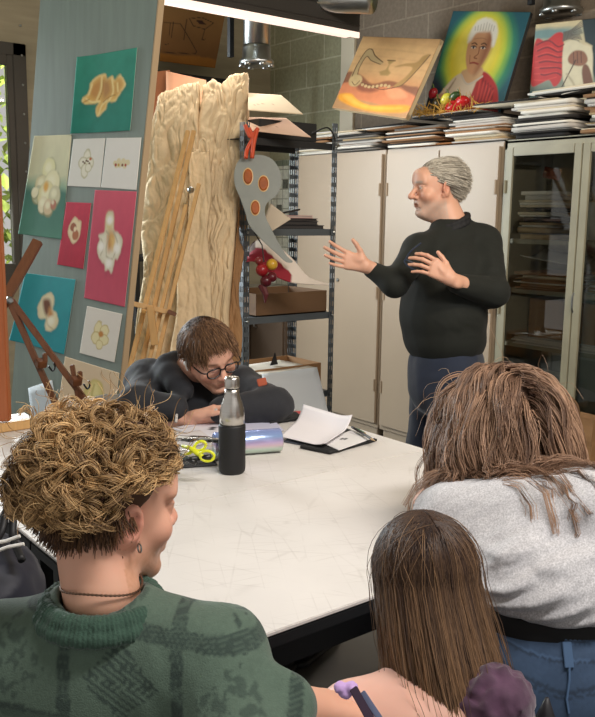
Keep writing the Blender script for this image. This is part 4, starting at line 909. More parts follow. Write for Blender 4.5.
# ================================================================== tables
TZ = .76; TX1 = 1.838; TY0, TY1, TY2 = 1.072, 1.714, 2.374
def table(name, label, x0, x1, y0, y1, z=TZ, legs=((1, 1), (1, -1), (-1, 1), (-1, -1))):
    t_ = thing(name, label, 'table', ((x0+x1)/2, (y0+y1)/2, 0), 'white laminate tables pushed together')
    MB().box(((x0+x1)/2, (y0+y1)/2, z-.004), (x1-x0, y1-y0, .008)).build('tabletop', M['table'], t_, bevel=.0015)
    MB().box(((x0+x1)/2, (y0+y1)/2, z-.0205), (x1-x0+.003, y1-y0+.001, .024)).build('edge_band', M['table_edge'], t_, bevel=.003)
    b = MB(); i = .05
    b.box(((x0+x1)/2, y0+i, z-.066), (x1-x0-2*i, .02, .065)); b.box(((x0+x1)/2, y1-i, z-.066), (x1-x0-2*i, .02, .065)); b.box((x0+i, (y0+y1)/2, z-.066), (.02, y1-y0-2*i-.02, .065)); b.box((x1-i, (y0+y1)/2, z-.066), (.02, y1-y0-2*i-.02, .065))
    b.build('apron', M['table_edge'], t_)
    for sx, sy in legs: MB().box(((x0+x1)/2+sx*((x1-x0)/2-.05), (y0+y1)/2+sy*((y1-y0)/2-.05), (z-.034)/2), (.035, .035, z-.034)).build('leg', M['table_edge'], t_, bevel=.003)
    return t_
table('work_table', 'scuffed white work table nearest the viewer, three people along its edge', .62, TX1, TY0, TY1-.0015)
table('work_table', 'scuffed white work table under the bottle and papers, far row', .62, TX1, TY1+.0015, TY2)
table('work_table', 'white work table at far left in front of the easels', -.1, 1.03, TY2+.004, 2.86)
# orange studio easel standing on the far left table
oe = thing('studio_easel', 'orange varnished wooden easel post at the left edge of the picture', 'easel', (.78, 2.72, TZ))
px = onp(5, 422, 2, TZ+.03); d0 = float(np.dot(px-EYE, CF))
tp = px.copy(); tp[2] = onplane(4, 174, px, unit((CF[0], CF[1], 0)))[2]
b = MB().bar((px[0]-.005, px[1], TZ+.035), (px[0]-.005, px[1], tp[2]), .045, .03, up=(CF[0], CF[1], 0)).build('post', M['orange_wood'], oe, bevel=.003)
MB().bar((px[0]-.035, px[1]+.03, TZ+.035), (px[0]-.035, px[1]+.03, tp[2]-.3), .02, .03, up=(CF[0], CF[1], 0)).build('rear_post', M['orange_wood'], oe, bevel=.003)
MB().bar(onp(-25, 431, 2, TZ+.016), onp(41, 421.5, 2, TZ+.016), .03, .03).build('foot', M['pine'], oe, bevel=.003)

# ================================================================== slotted steel shelf rack
SLf, SRf = at(246.5, 230, 4.15), None
SYF = SLf[1]; SRf = onp(333, 230, 1, SYF)
sx0, sx1 = SLf[0], SRf[0]; sdep = .36
ztl = onp(246, 122, 1, SYF)[2]; 
rack = thing('shelf_rack', 'grey slotted steel shelf rack between bundles and beige cabinets', 'rack', ((sx0+sx1)/2, SYF+sdep/2, 0))
def upright(x, y, zt, key='shelf', s=1, fl=1):
    b = MB(); w = .034; t = .003
    # slotted angle: strips between real holes on the face towards the viewer
    def face(cx, cy, ax):
        n = int(zt/.05)
        for k in range(n+1):
            z0 = k*.05
            for (zc, hh) in ((z0+.006, .022),):
                b.box((cx, cy, zc+.005), (w if ax == 'x' else t, t if ax == 'x' else w, hh))
        for o in (-1, 0, 1):
            ww = w*.2 if o == 0 else w*.16; oo = o*(w/2-w*.08)
            b.box((cx+(oo if ax == 'x' else 0), cy+(oo if ax == 'y' else 0), zt/2), ((ww if ax == 'x' else t*1.02), (t*1.02 if ax == 'x' else ww), zt))
    face(x, y, 'x'); face(x+s*w/2, y+w/2*fl, 'y')
    return b.build('upright', M[key], rack)
upright(sx0, SYF, ztl, s=-1); upright(sx1, SYF, ztl+.02, s=1); upright(sx0, SYF+sdep, ztl, s=-1, fl=-1); upright(sx1, SYF+sdep, ztl, s=1, fl=-1)
levels = [onp(290, y, 1, SYF)[2] for y in (141, 230, 316, 397)]
for k, z in enumerate(levels+[.12]):
    key = 'shelf_dark' if k == 0 else 'shelf'; b = MB(); x0 = sx0-.02 if k else sx0-.02
    xc, xw = (sx0+sx1)/2, sx1-sx0+.03
    b.box((xc, SYF+sdep/2, z), (xw-.02, sdep-.03, .004)); b.box((xc, SYF+.012, z-.012), (xw-.02, .012, .034)); b.box((xc, SYF+sdep-.012, z-.012), (xw-.02, .012, .034))
    b.build('shelf', M[key], rack, bevel=.001)
for (x, y, z) in [(sx0, SYF-.004, z) for z in levels]+[(sx1, SYF-.004, z) for z in levels]:
    MB().lathe([(.007, 0), (.007, .004), (.003, .006)], (x+.004, y, z-.012), 8, rotx(math.pi/2)).build('bolt', M['steel'], rack)
# cream and pink drawings on the top shelf
zt = levels[0]+.004
for (q, c, lb, dz) in (([(248, 93), (281, 95), (303, 114), (248, 110)], (228, 208, 176), 'cream drawing sheet, upper one jutting from the rack top', .09), ([(248, 117), (286, 118), (311, 137), (248, 130)], (224, 190, 164), 'pinkish drawing sheet, lower one jutting from the rack top', .02)):
    cv = Cv(30, 20, c); cv.line([(.1, .7), (.4, .55), (.6, .6)], .01, (180, 140, 110)); cv.mottle(.05, 5, 1)
    C = [at(x, y, dd) for (x, y), dd in zip(q, (4.3, 4.25, 4.08, 4.08))]; C = [c_+A3((0, 0, .0)) for c_ in C]
    tag(panel('drawing_sheet', cv, *C, .003, M['paper'], None, side=c), lb, 'drawing')
b = MB(); b.box(((sx0+sx1)/2-.0, SYF+.16, zt+.05), (.36, .26, .09)); tag(b.build('flat_box', M['shelf_dark'], bevel=.003), 'flat black box carrying the cream drawing on the rack top', 'box')
MB_ = MB().tube(catmull([(sx1-.16, SYF-.01, zt+.04), (sx1-.07, SYF-.02, zt+.075), (sx1-.02, SYF-.02, zt+.03), (sx1-.015, SYF-.02, zt-.02)], 6), .004, 6); tag(MB_.build('loose_cable', M['black']), 'short black cable looping at the rack top right corner', 'cable')
# books on the second shelf
zb = levels[1]+.004
bks = [((.30, .24, .02), (30, 30, 32), 'black hardcover book, bottom of the stack on rack'), ((.27, .22, .02), (36, 36, 40), 'black portfolio, second from bottom in the rack stack'), ((.25, .2, .014), (58, 50, 48), 'charcoal folder under the pink topped one on rack'), ((.22, .2, .014), (196, 150, 146), 'dusty pink folder on top of the black books on rack')]
for s_, c, lb in bks:
    t_ = thing('book', lb, 'book', (sx1-.17, SYF+.16, zb), 'books on the shelf rack')
    yw = rng.uniform(-.15, .1); R = rotz(yw); cc = A3((sx1-.19+rng.uniform(-.02, .01), SYF+.15, zb+s_[2]/2)); mc = mat('book cover', c, rough=.4)
    b = MB(); b.box(cc+A3((0, 0, s_[2]/2-.0015)), (s_[0], s_[1], .003), R); b.box(cc-A3((0, 0, s_[2]/2-.0015)), (s_[0], s_[1], .003), R); b.box(cc+R@A3((-s_[0]/2+.0015, 0, 0)), (.003, s_[1], s_[2]), R); b.build('cover', mc, t_)
    MB().box(cc+R@A3((.002, 0, 0)), (s_[0]-.012, s_[1]-.008, s_[2]-.006), R).build('pages', mat('page block', (60, 56, 54) if c[0] < 100 else (190, 176, 166), rough=.8), t_); zb += s_[2]+.0005
pn = MB().tube([(sx1-.3, SYF+.05, zb+.01), (sx1-.2, SYF+.09, zb+.022), (sx1-.14, SYF+.11, zb+.03)], .005, 8); tag(pn.build('black_pen', M['black']), 'thin black stick lying across the pink topped books', 'stick')
cv = Cv(10, 10, (206, 190, 168)); C = [at(x, y, d) for x, y, d in ((270, 203, 4.12), (291, 219, 4.09), (272, 231, 4.08), (262, 226, 4.12))]
tag(panel('cream_card', cv, *C, .003, M['paper'], None, side=(200, 186, 160)), 'small cream card leaning under the black books on rack', 'card')
# curved painted sheet and box on the third shelf
z3 = levels[2]+.004
obox('cardboard_box', 'long low brown cardboard box on the middle rack shelf', ((sx0+sx1)/2+.035, SYF+.2, z3), (sx1-sx0-.09, .34, .115), 0, 'card2', True)
cs = MB(); nu, nv = 30, 40
L0 = [at(x, y, d) for x, y, d in ((247, 252, 4.22), (256, 240, 4.2), (272, 241, 4.15), (292, 258, 4.11), (309, 277, 4.08), (329, 283.5, 4.05))]
L1 = [at(x, y, d) for x, y, d in ((247, 262, 4.16), (256, 262, 4.14), (272, 274, 4.1), (290, 282, 4.07), (308, 284, 4.06), (329, 285, 4.04))]
a, c = np.array(catmull(L0, 8)), np.array(catmull(L1, 8)); K = len(a); nv = 14
V = np.array([a[i]*(1-j/(nv-1))+c[i]*(j/(nv-1)) for j in range(nv) for i in range(K)]); V2 = V+A3((0, .006, -.002))
I = np.arange(K*nv).reshape(nv, K); q = np.stack([I[:-1, :-1], I[:-1, 1:], I[1:, 1:], I[1:, :-1]], -1).reshape(-1, 4)
loop = np.concatenate([I[0, :], I[1:, -1], I[-1, -2::-1], I[-2:0:-1, 0]]); l2 = np.roll(loop, -1)
col = np.zeros((K*nv, 3))+lin((232, 218, 204)); uu = np.tile(np.linspace(0, 1, K), nv); vv = np.repeat(np.linspace(0, 1, nv), K)
red = (uu < .62) & (vv > .35+.9*(uu-.3)*(uu > .3)); col[red] = lin((150, 34, 48)); dk = (uu < .2) & (vv < .4); col[dk] = lin((96, 74, 64))
o = mk('painted_sheet', np.concatenate([V, V2]), np.concatenate([q, q[:, ::-1]+K*nv, np.stack([loop, l2, l2+K*nv, loop+K*nv], -1)]), M['paper'], col=np.concatenate([col, col]), smooth=True)
tag(o, 'curved white and crimson painted sheet hanging over the middle rack shelf', 'painting')
fc = thing('fruit_garland', 'yellow and dark red ball garland hanging at the rack left post', 'garland', at(268, 290, 4.04))
for (x, y, r, c) in ((272, 264.5, .027, (206, 160, 50)), (262, 270, .03, (150, 30, 36)), (266, 281, .028, (84, 20, 30)), (272, 277, .024, (96, 24, 34)), (259, 261, .02, (120, 40, 40))):
    p = at(x, y, 4.02); b = MB(); b.lathe([(r*math.sin(t_), -r*math.cos(t_)) for t_ in np.linspace(.1, 3.04, 12)], p, 18); b.build('ball', mat('painted ball', c, rough=.3), fc, smooth=True)
b = MB(); b.tube([at(262, 285, 4.03), at(266, 295, 4.02), at(265, 303, 4.02)], [.02, .014, .003], 8); b.build('tassel', mat('dark red cord', (88, 26, 30), rough=.6), fc); MB().tube([at(264, 262, 4.03), at(262, 245, 4.05), at(254, 232, 4.07)], .003, 6).build('cord', M['black'], fc)
# big box with sheets and grey board on the lower part
z4 = levels[3]+.004
bb = obox('cardboard_box', 'open cardboard box with papers sticking out on the low rack shelf', ((sx0+sx1)/2-.005, SYF+.18, z4+.002), (sx1-sx0-.07, .3, .15), 0, 'card', True)
slab('paper_stack', ((sx0+sx1)/2-.03, SYF+.1, z4+.13), (.34, .3, .012), .06, (0, 0), (224, 214, 198), 'white papers lying inside the open box on low rack shelf', 'paper', bend=.004)
b = MB(); p = A3(((sx0+sx1)/2-.01, SYF+.12, z4+.15)); b.add([p+A3((-.03, 0, 0)), p+A3((.03, .01, 0)), p+A3((.01, .03, 0)), p+A3((.01, .01, .07))], [(0, 1, 3), (1, 2, 3), (2, 0, 3), (0, 2, 1)]); tag(b.build('black_cone', M['black']), 'small black pointed cone on papers in the open box', 'cone')
q = [at(x, y, d) for x, y, d in ((262, 374, 4.0), (317, 367, 4.02), (329, 415, 3.96), (264, 430, 3.94))]
TLq, TRq, BRq, BLq = q; BRq = toff(TRq, BRq); BLq = toff(TLq, BLq)
tag(panel('grey_board', Cv(10, 14, (206, 208, 208)), TLq, TRq, BRq, BLq, .012, M['paper'], None, side=(190, 190, 190)), 'blank pale grey board leaning against the rack below the open box', 'board')
# fried egg cutout with ribbon hanging from the rack
egg = thing('egg_cutout', 'grey white fried egg cutout with three orange yolks hanging on the rack', 'cutout', at(258, 265, 4.0))
DE = 4.02; Nn = unit(EYE-at(258, 200, DE)); 
out = [(237, 163), (244, 156), (254, 154.5), (266, 156), (275, 162), (281, 174), (281, 186), (276, 196), (269, 201), (265, 208), (266, 218), (271, 228), (277, 240), (282, 248), (287, 256), (293, 262), (286, 262), (277, 254), (268, 246), (258, 236), (249, 225), (245, 212), (240, 198), (235, 186), (234, 174)]
pts = catmull([at(x, y, DE) for x, y in out], 3, True); b = MB(); n_ = len(pts)
b.add([*pts, *[p-Nn*.008 for p in pts]], [tuple(range(n_)), tuple(range(n_, 2*n_))[::-1]]+[(i, (i+1) % n_, n_+(i+1) % n_, n_+i) for i in range(n_)])
eb = b.build('egg_white', mat('grey white painted card', (142, 145, 138), rough=.45, noise=(12, .1)), egg, bevel=.002)
def disc(px, py, rx, ry, rot, mcol, name, off, th):
    c = at(px, py, DE)+Nn*off; X = CR*rx*DE/FPX; Y = CU*ry*DE/FPX; P_ = []
    for k in range(28): a = 2*math.pi*k/28; e = (math.cos(a), math.sin(a)); P_.append(c+X*(e[0]*math.cos(rot)-e[1]*math.sin(rot)*ry/rx*0-0)+Y*e[1])
    b = MB(); b.add([*[c+(p-c)*.8+Nn*th for p in P_], *P_, *[p-Nn*.004 for p in P_]], [tuple(range(28))]+[(28+i, 28+(i+1) % 28, (i+1) % 28, i) for i in range(28)]+[(56+i, 56+(i+1) % 28, 28+(i+1) % 28, 28+i) for i in range(28)]); return b.build(name, mcol, egg, smooth=False)
my = mat('orange yolk', (168, 88, 34), rough=.3, noise=(30, .25)); mr_ = mat('pale yolk rim', (214, 176, 120), rough=.4)
for (x, y, rx, ry) in ((248, 176.5, 5.3, 8.8), (263.5, 183.5, 5.6, 8.4), (255.3, 207.8, 5, 8)):
    disc(x, y, rx, ry, 0, mr_, 'yolk_rim', .001, .001); disc(x, y, rx*.84, ry*.86, 0, my, 'yolk', .003, .004)
rb = MB(); D_ = 4.0
for pts in ([(245, 125, D_), (251, 137, D_), (258, 128, D_)], [(249, 128, D_), (253, 140, D_), (252, 152, D_)], [(252, 140, D_), (247, 150, D_), (246, 158, D_-.02)], [(257, 130, D_), (254, 142, D_-.01), (252, 158, D_-.02)]):
    rb.tube([at(*p) for p in catmull(pts, 6)], .010, 6)
rb.build('ribbon', M['redwire'], egg, smooth=True)
# low dark cupboard in the corner under the tiles
cb = thing('corner_cupboard', 'dark brown low cupboard with steel handles behind the shelf rack', 'cupboard', (4.0, 5.4, 0))
MB().box((3.99, 5.38, .43), (.48, .86, .86)).build('body', mat('dark brown laminate', (88, 72, 58), rough=.5), cb, bevel=.003)
for y in (5.17, 5.6): 
    d = MB().box((3.742, y, .44), (.014, .41, .8)).build('door', mat('dark brown laminate door', (92, 76, 62), rough=.45), cb, bevel=.002)
    MB().tube([(3.73, y+.12, .6), (3.705, y+.12, .61), (3.705, y+.12, .75), (3.73, y+.12, .76)], .006, 8).build('handle', M['steel'], d)
MB().box((3.98, 5.38, .872), (.52, .88, .02)).build('countertop', mat('grey worktop', (160, 156, 148), rough=.4), cb, bevel=.003)

# ================================================================== things on the table
P = onp(232, 472, 2, TZ); P = A3((P[0], P[1], TZ)); 
def zat(py): return onplane(232, py, P, unit((CF[0], CF[1], 0)))[2]
bt = thing('water_bottle', 'steel bottle with a black sleeve standing on the white table', 'bottle', P)
zt_, zs, zsh = zat(376), zat(424), zat(406); R_ = 13.7*2.27/850; r1 = 12.6*2.27/850; rn = 7.2*2.27/850
M['brushed'] = mat('brushed stainless steel', (196, 192, 186), rough=.28, metal=1.0, noise=(5, .06, 3, (1, 1, 60)))
b = MB(); b.lathe([(.0, TZ), (R_*.86, TZ), (R_*.97, TZ+.006), (R_, TZ+.016), (R_, zs-.004), (R_*.96, zs), (r1*.9, zs)], (P[0], P[1], 0), 48); b.build('silicone_sleeve', M['black'], bt, smooth=True)
zn, zc0 = zat(397), zat(388)
b = MB(); b.lathe([(r1, zs-.01), (r1, zat(414)), (r1*.93, zat(408)), (r1*.8, zat(402)), (rn*1.12, zn), (rn, zat(393)), (rn, zc0)], (P[0], P[1], 0), 48); b.build('steel_body', M['brushed'], bt, smooth=True)
b = MB(); rc = 7.4*2.27/850; b.lathe([(rc, zc0+.001), (rc*1.02, zc0+.003), (rc*1.02, zt_-.008), (rc*.9, zt_-.002), (rc*.6, zt_)], (P[0], P[1], 0), 40); b.build('cap', M['brushed'], bt, smooth=True)
b = MB(); b.lathe([(rc*.98, zc0-.002), (rc*1.0, zc0+.0015)], (P[0], P[1], 0), 40); b.build('cap_seal', M['black'], bt)
# holographic roll
A_ = onp(212, 455, 2, TZ); B_ = onp(281, 452, 2, TZ); rr = 12.6*2.35/850
A_ = onp(214, 455, 2, TZ+.004); B_ = onp(280, 450, 2, TZ+.004); ax = unit(B_-A_); 
mt = mat('iridescent film', (206, 206, 222), rough=.22, metal=.35, bump=(70, .35, .002)); nt = mt.node_tree; pb = nt.nodes['Principled BSDF']
lw = nt.nodes.new('ShaderNodeTexCoord'); sx_ = nt.nodes.new('ShaderNodeSeparateXYZ'); cr = nt.nodes.new('ShaderNodeValToRGB'); nt.links.new(lw.outputs['Object'], sx_.inputs[0])
mrr = nt.nodes.new('ShaderNodeMapRange'); mrr.inputs[1].default_value = 0; mrr.inputs[2].default_value = 2*rr; nt.links.new(sx_.outputs[2], mrr.inputs[0]); nt.links.new(mrr.outputs[0], cr.inputs[0])
els = cr.color_ramp.elements; els[0].position = .0; els[0].color = rgb(190, 196, 190); els[1].position = 1; els[1].color = rgb(150, 170, 230)
for p_, c_ in ((.25, (196, 220, 206)), (.42, (214, 190, 206)), (.58, (186, 170, 214)), (.78, (150, 178, 226))): e = els.new(p_); e.color = rgb(*c_)
nt.links.new(cr.outputs[0], pb.inputs['Base Color'])
rl = thing('foil_roll', 'shiny iridescent foil tube lying on the table right of the bottle', 'roll', (A_+B_)/2-A3((0, 0, .004)))
R = np.array([np.cross(ax, (0, 0, 1.)), (0, 0, 1.), ax]).T; L = np.linalg.norm(B_-A_)
c0 = A3((A_[0], A_[1], TZ+rr+.0005))
b = MB(); b.lathe([(rr*.93, 0), (rr, .002), (rr, L-.002), (rr*.93, L), (rr*.86, L-.004)], c0, 48, R); b.build('roll_body', mt, rl, smooth=True)
b = MB(); b.lathe([(rr*.7, L-.003), (rr*.72, L+.0005), (rr*.92, L+.0005), (rr*.92, L-.003)], c0, 40, R); b.build('roll_core', mat('dark grey core', (90, 92, 98), rough=.5), rl)
# clear pouch with scissors
pc = onp(200, 468, 2, TZ); po = thing('clear_pouch', 'clear plastic pencil pouch holding yellow scissors left of the bottle', 'pouch', (pc[0]-.03, pc[1]+.06, TZ))
S_ = SDF(A3((pc[0]-.22, pc[1]-.12, TZ-.02)), A3((pc[0]+.14, pc[1]+.24, TZ+.12)), .005); yv = unit((ax[0], ax[1], 0))
cpo = A3((pc[0]-.03, pc[1]+.06, TZ+.036)); Rz = np.array([yv, np.cross((0, 0, 1.), yv), (0, 0, 1.)]).T
S_.ell(cpo, (.12, .055, .042), Rz, k=.01); S_.cap(cpo-yv*.1, cpo+yv*.1, .028, k=.02); S_.half((0, 0, TZ+.002), (0, 0, -1)); S_.disp(lambda P_: (fbm(P_, 30, 3)-.5)*.012)
V, Q = S_.mesh(); mk('pouch_body', V, Q, M['film'], po, smooth=True)
zp = MB(); zp.tube([cpo-yv*.11+A3((0, 0, .03)), cpo+A3((0, 0, .043)), cpo+yv*.11+A3((0, 0, .03))], .003, 6); zp.build('zipper', M['white'], po, smooth=True)
MB().box(cpo-A3((0, 0, .0335)), (.2, .08, .002), Rz).build('black_base', M['black'], po)
pg = MB(); g0 = cpo+A3((.0, 0, -.005)); bl = thing('scissors', 'bright yellow handled scissors inside the clear pouch', 'scissors', g0)
ym_ = mat('bright yellow plastic', (222, 226, 40), rough=.3)
cA, cB = at(200, 446, 2.2), at(207, 456, 2.17)
def ring(c, r1_, r2_, t_, rot):
    return [c+CR*(math.cos(a)*r1_*math.cos(rot)-math.sin(a)*r2_*math.sin(rot))+CU*(math.cos(a)*r1_*math.sin(rot)+math.sin(a)*r2_*math.cos(rot)) for a in np.linspace(0, 2*math.pi, 20)]
MB().tube(ring(cA, .016, .011, .004, .5), .004, 8, False).build('handle', ym_, bl, smooth=True); MB().tube(ring(cB, .018, .013, .004, -.1), .004, 8, False).build('handle', ym_, bl, smooth=True)
b = MB(); b.tube([cB-CR*.012-CU*.002, at(190, 448, 2.2), at(182, 446, 2.22)], [.007, .006, .004], 8); b.tube([cA-CR*.014-CU*.004, at(190, 453, 2.2), at(183, 455, 2.2)], [.006, .005, .003], 8); b.build('shank', ym_, bl, smooth=True)
b = MB(); b.bar(at(183, 446, 2.22), at(150, 444, 2.25), .012, .002); b.bar(at(183, 455, 2.2), at(150, 458, 2.22), .012, .002); b.build('blade', M['steel'], bl)
for i, (x0, y0, x1, y1, c, lb) in enumerate(((170, 461, 211, 457, (30, 30, 34), 'black marker lying in the clear pouch'), (168, 450, 196, 463, (60, 70, 66), 'dark green grey marker in the clear pouch under scissors'))):
    t_ = thing('marker_pen', lb, 'pen', at(x0, y0, 2.2)); a_, b2 = at(x0, y0, 2.19), at(x1, y1, 2.17)
    MB().tube([a_, a_+(b2-a_)*.7], .0065, 10).build('barrel', mat('pen barrel', c, rough=.4), t_, smooth=True); MB().tube([a_+(b2-a_)*.7, b2], .0072, 10).build('pen_cap', mat('pen cap', (20, 20, 22), rough=.3), t_, smooth=True)
# papers
def tsheet(name, label, px, dz, c, th=.0015, curl=0, cat='paper', draw=None, group=None, nu=24, nv=20):
    C = [onp(x, y, 2, TZ+dz) for x, y in px]; cv = Cv(nu, nv, c)
    if draw: draw(cv)
    return tag(panel(name, cv, *C, th, M['paper'], None, side=c, nrm=(0, 0, 1), warp=(lambda u, v: curl*(np.maximum(0, .35-v)**2*6+np.maximum(0, u-.7)**2*3)) if curl else None), label, cat, group)
tsheet('paper_sheet', 'large blank white sheet curling on the table in front of folders', [(303, 414.5), (352, 430), (326, 447), (280, 436)], .016, (238, 234, 238), curl=.05)
def d_text(cv):
    for k in range(7): cv.line([(.12, .15+.1*k), (.5+.3*((k*7) % 3)/3, .15+.1*k)], .008, (150, 148, 160), smooth=0)
    cv.poly([(.3, .5), (.5, .45), (.52, .55), (.34, .6)], (60, 60, 66))
tsheet('printed_sheet', 'white sheet with a small dark drawing at the table corner', [(352, 430), (376, 437), (339, 450), (318, 441)], .012, (226, 224, 224), draw=d_text)
tsheet('black_folder', 'thin black folder beneath the white sheets at the table corner', [(338, 425), (377, 439), (330, 452), (300, 446)], .009, (30, 30, 32), th=.006, cat='folder')
def d_mag(cv):
    cv.mottle(.5, 9, 2); cv.blob(.3, .3, .25, .2, (180, 60, 60), wob=.5); cv.blob(.7, .6, .25, .2, (70, 110, 120), wob=.5); cv.blob(.6, .2, .2, .12, (220, 216, 200), wob=.6)
tsheet('magazine', 'colourful magazine under the papers behind the foil tube', [(296, 409.5), (330, 413), (315, 421), (285, 416)], .007, (160, 156, 150), th=.006, draw=d_mag, cat='magazine')
tsheet('magazine', 'magazine with dark lower edge peeking from under the white sheet', [(296, 432), (330, 440), (318, 447), (284, 441)], .005, (70, 74, 84), th=.004, draw=d_mag, cat='magazine')
tsheet('phone', 'black phone lying by the forearm of the man in charcoal hoodie', [(268, 414), (296, 411.5), (303, 417), (270, 422)], .0115, (24, 24, 26), th=.008, cat='phone')
tsheet('paper_sheet', 'white paper sheet under the hands of the hoodie man', [(170, 428), (214, 419), (262, 422), (214, 440)], .003, (226, 224, 232), draw=d_text)
tsheet('paper_sheet', 'lilac tinted sheet lying between foil tube and hoodie man', [(222, 424), (274, 420), (284, 430), (226, 436)], .006, (204, 204, 226))
tsheet('paper_sheet', 'pale sheet sticking out behind the curly head and pouch', [(160, 436), (200, 430), (214, 440), (176, 452)], .0045, (220, 214, 214))
for (x0, y0, x1, y1, c, lb) in ((356, 429, 366, 434, (30, 110, 80), 'green pencil at the table edge beside the papers'), (352, 427, 375, 441, (26, 26, 28), 'black pen along the folder edge at table corner')):
    t_ = thing('pencil', lb, 'pencil', onp(x0, y0, 2, TZ+.02)); a_, b2 = onp(x0, y0, 2, TZ+.022), onp(x1, y1, 2, TZ+.022)
    MB().tube([a_, a_+(b2-a_)*.85], .004, 6).build('barrel', mat('pencil barrel', c, rough=.4), t_); MB().tube([a_+(b2-a_)*.85, b2], [.004, .001], 6).build('tip', mat('pencil tip', (190, 160, 120), rough=.6), t_)
tg = onp(592, 458, 2, TZ)

for (x, y, yw, lb) in ((288, 662, .5, 'black shoe on the floor under the near table, left one'), (312, 652, .3, 'black shoe on the floor under the near table, right one')):
    p = onp(x, y, 2, .0); t_ = thing('shoe', lb, 'shoe', p, 'shoes under the near table'); S_ = SDF(p-.2, p+A3((.2, .2, .16)), .005); dv = A3((math.cos(yw), math.sin(yw), 0))
    S_.cap(p-dv*.08+A3((0, 0, .05)), p+dv*.1+A3((0, 0, .04)), .045, .036, k=.02).cap(p-dv*.07+A3((0, 0, .05)), p-dv*.08+A3((0, 0, .1)), .042, .038, k=.02).half((0, 0, .018), (0, 0, -1)); S_.cap(p-dv*.08+A3((0, 0, .09)), p-dv*.085+A3((0, 0, .16)), .03, .03, k=.004, op='sub')
    V, Q = S_.mesh(); mk('upper', V, Q, M['black'], t_, smooth=True)
    S_ = SDF(p-.2, p+A3((.2, .2, .1)), .005); S_.cap(p-dv*.08+A3((0, 0, .01)), p+dv*.11+A3((0, 0, .01)), .047, .04, k=.02).half((0, 0, .018), (0, 0, 1)).half((0, 0, .001), (0, 0, -1)); V, Q = S_.mesh(); mk('sole', V, Q, mat('rubber sole', (34, 34, 34), rough=.7), t_, smooth=True)
# ================================================================== people: shared builders
def axes(fwd, up=(0, 0, 1), tilt=0.0):
    y = unit(fwd); x = unit(np.cross(y, up)); z = np.cross(x, y)
    if tilt: x, z = x*math.cos(tilt)+z*math.sin(tilt), z*math.cos(tilt)-x*math.sin(tilt)
    return np.array([x, y, z]).T          # columns: person's right, forward, up
def loc(C, R, p, s=1.0): return A3(C)+R@(A3(p)*s)
def head(S, C, R, s=1.0, jaw=1.0, mouth_open=0.0, nose=1.0, puff=1.0):
    L = lambda x, y, z: loc(C, R, (x, y, z), s)
    E = lambda c, r, k=.015, op='add', Rl=None: S.ell(L(*c), A3(r)*s, R if Rl is None else R@Rl, k*s, op)
    K = lambda a, b, ra, rb=None, k=.012, op='add': S.cap(L(*a), L(*b), ra*s, (ra if rb is None else rb)*s, k*s, op)
    E((0, -.018, .035), (.074, .094, .083), .02)
    E((0, .012, -.01), (.066, .078, .085), .02)
    E((0, .035, -.052), (.05*jaw, .052, .058), .02)
    K((.052*jaw, .0, -.045), (.016, .068, -.098), .018, .018, .02); K((-.052*jaw, .0, -.045), (-.016, .068, -.098), .018, .018, .02)
    E((0, .076, -.098), (.022*jaw, .017, .017), .018)
    for x in (-1, 1):
        E((x*.038, .062, -.03), (.024*puff, .022*puff, .024), .02)
        K((x*.046, .074, .026), (x*.012, .088, .022), .0085, .009, .014)
    E((0, .07, .045), (.05, .03, .04), .02)
    for x in (-1, 1): E((x*.031, .098, .004), (.019, .016, .0125), .012, 'sub')
    for x in (-1, 1): E((x*.031, .0775, .004), (.0155, .0125, .0125), .003)
    for x in (-1, 1): K((x*.018, .0885, .011), (x*.044, .082, .010), .0035, .003, .004); K((x*.019, .0875, -.006), (x*.042, .082, -.006), .003, .0025, .004)
    K((0, .088, .012), (0, .108*nose, -.026), .0075, .0115, .01); E((0, .107*nose, -.031), (.0125, .012, .0105), .008)
    for x in (-1, 1): E((x*.012, .1, -.034), (.0075, .010, .0075), .006)
    for x in (-1, 1): E((x*.0065, .104, -.0425), (.0035, .005, .004), .003, 'sub')
    E((0, .082, -.06), (.027, .016, .02), .015)
    K((-.02, .089, -.0605), (.02, .089, -.0605), .0048, k=.006); K((-.017, .089, -.0715), (.017, .089, -.0715), .0058, k=.006)
    if mouth_open: E((0, .1, -.067), (.016, .022, .0045+mouth_open), .003, 'sub')
    else: K((-.022, .097, -.066), (.022, .097, -.066), .0022, k=.003, op='sub')
    E((0, .094, -.083), (.018, .01, .006), .012, 'sub')
    for x in (-1, 1):
        a = rotz(-x*.42)@rotx(-.12)
        E((x*.078, -.008, -.006), (.0085, .019, .033), .006, 'add', a); E((x*.0745, .004, -.03), (.006, .009, .012), .006)
        E((x*.087, -.004, -.002), (.0065, .0115, .019), .004, 'sub', a); K((x*.08, .008, -.01), (x*.084, .006, -.002), .004, .003, .004)
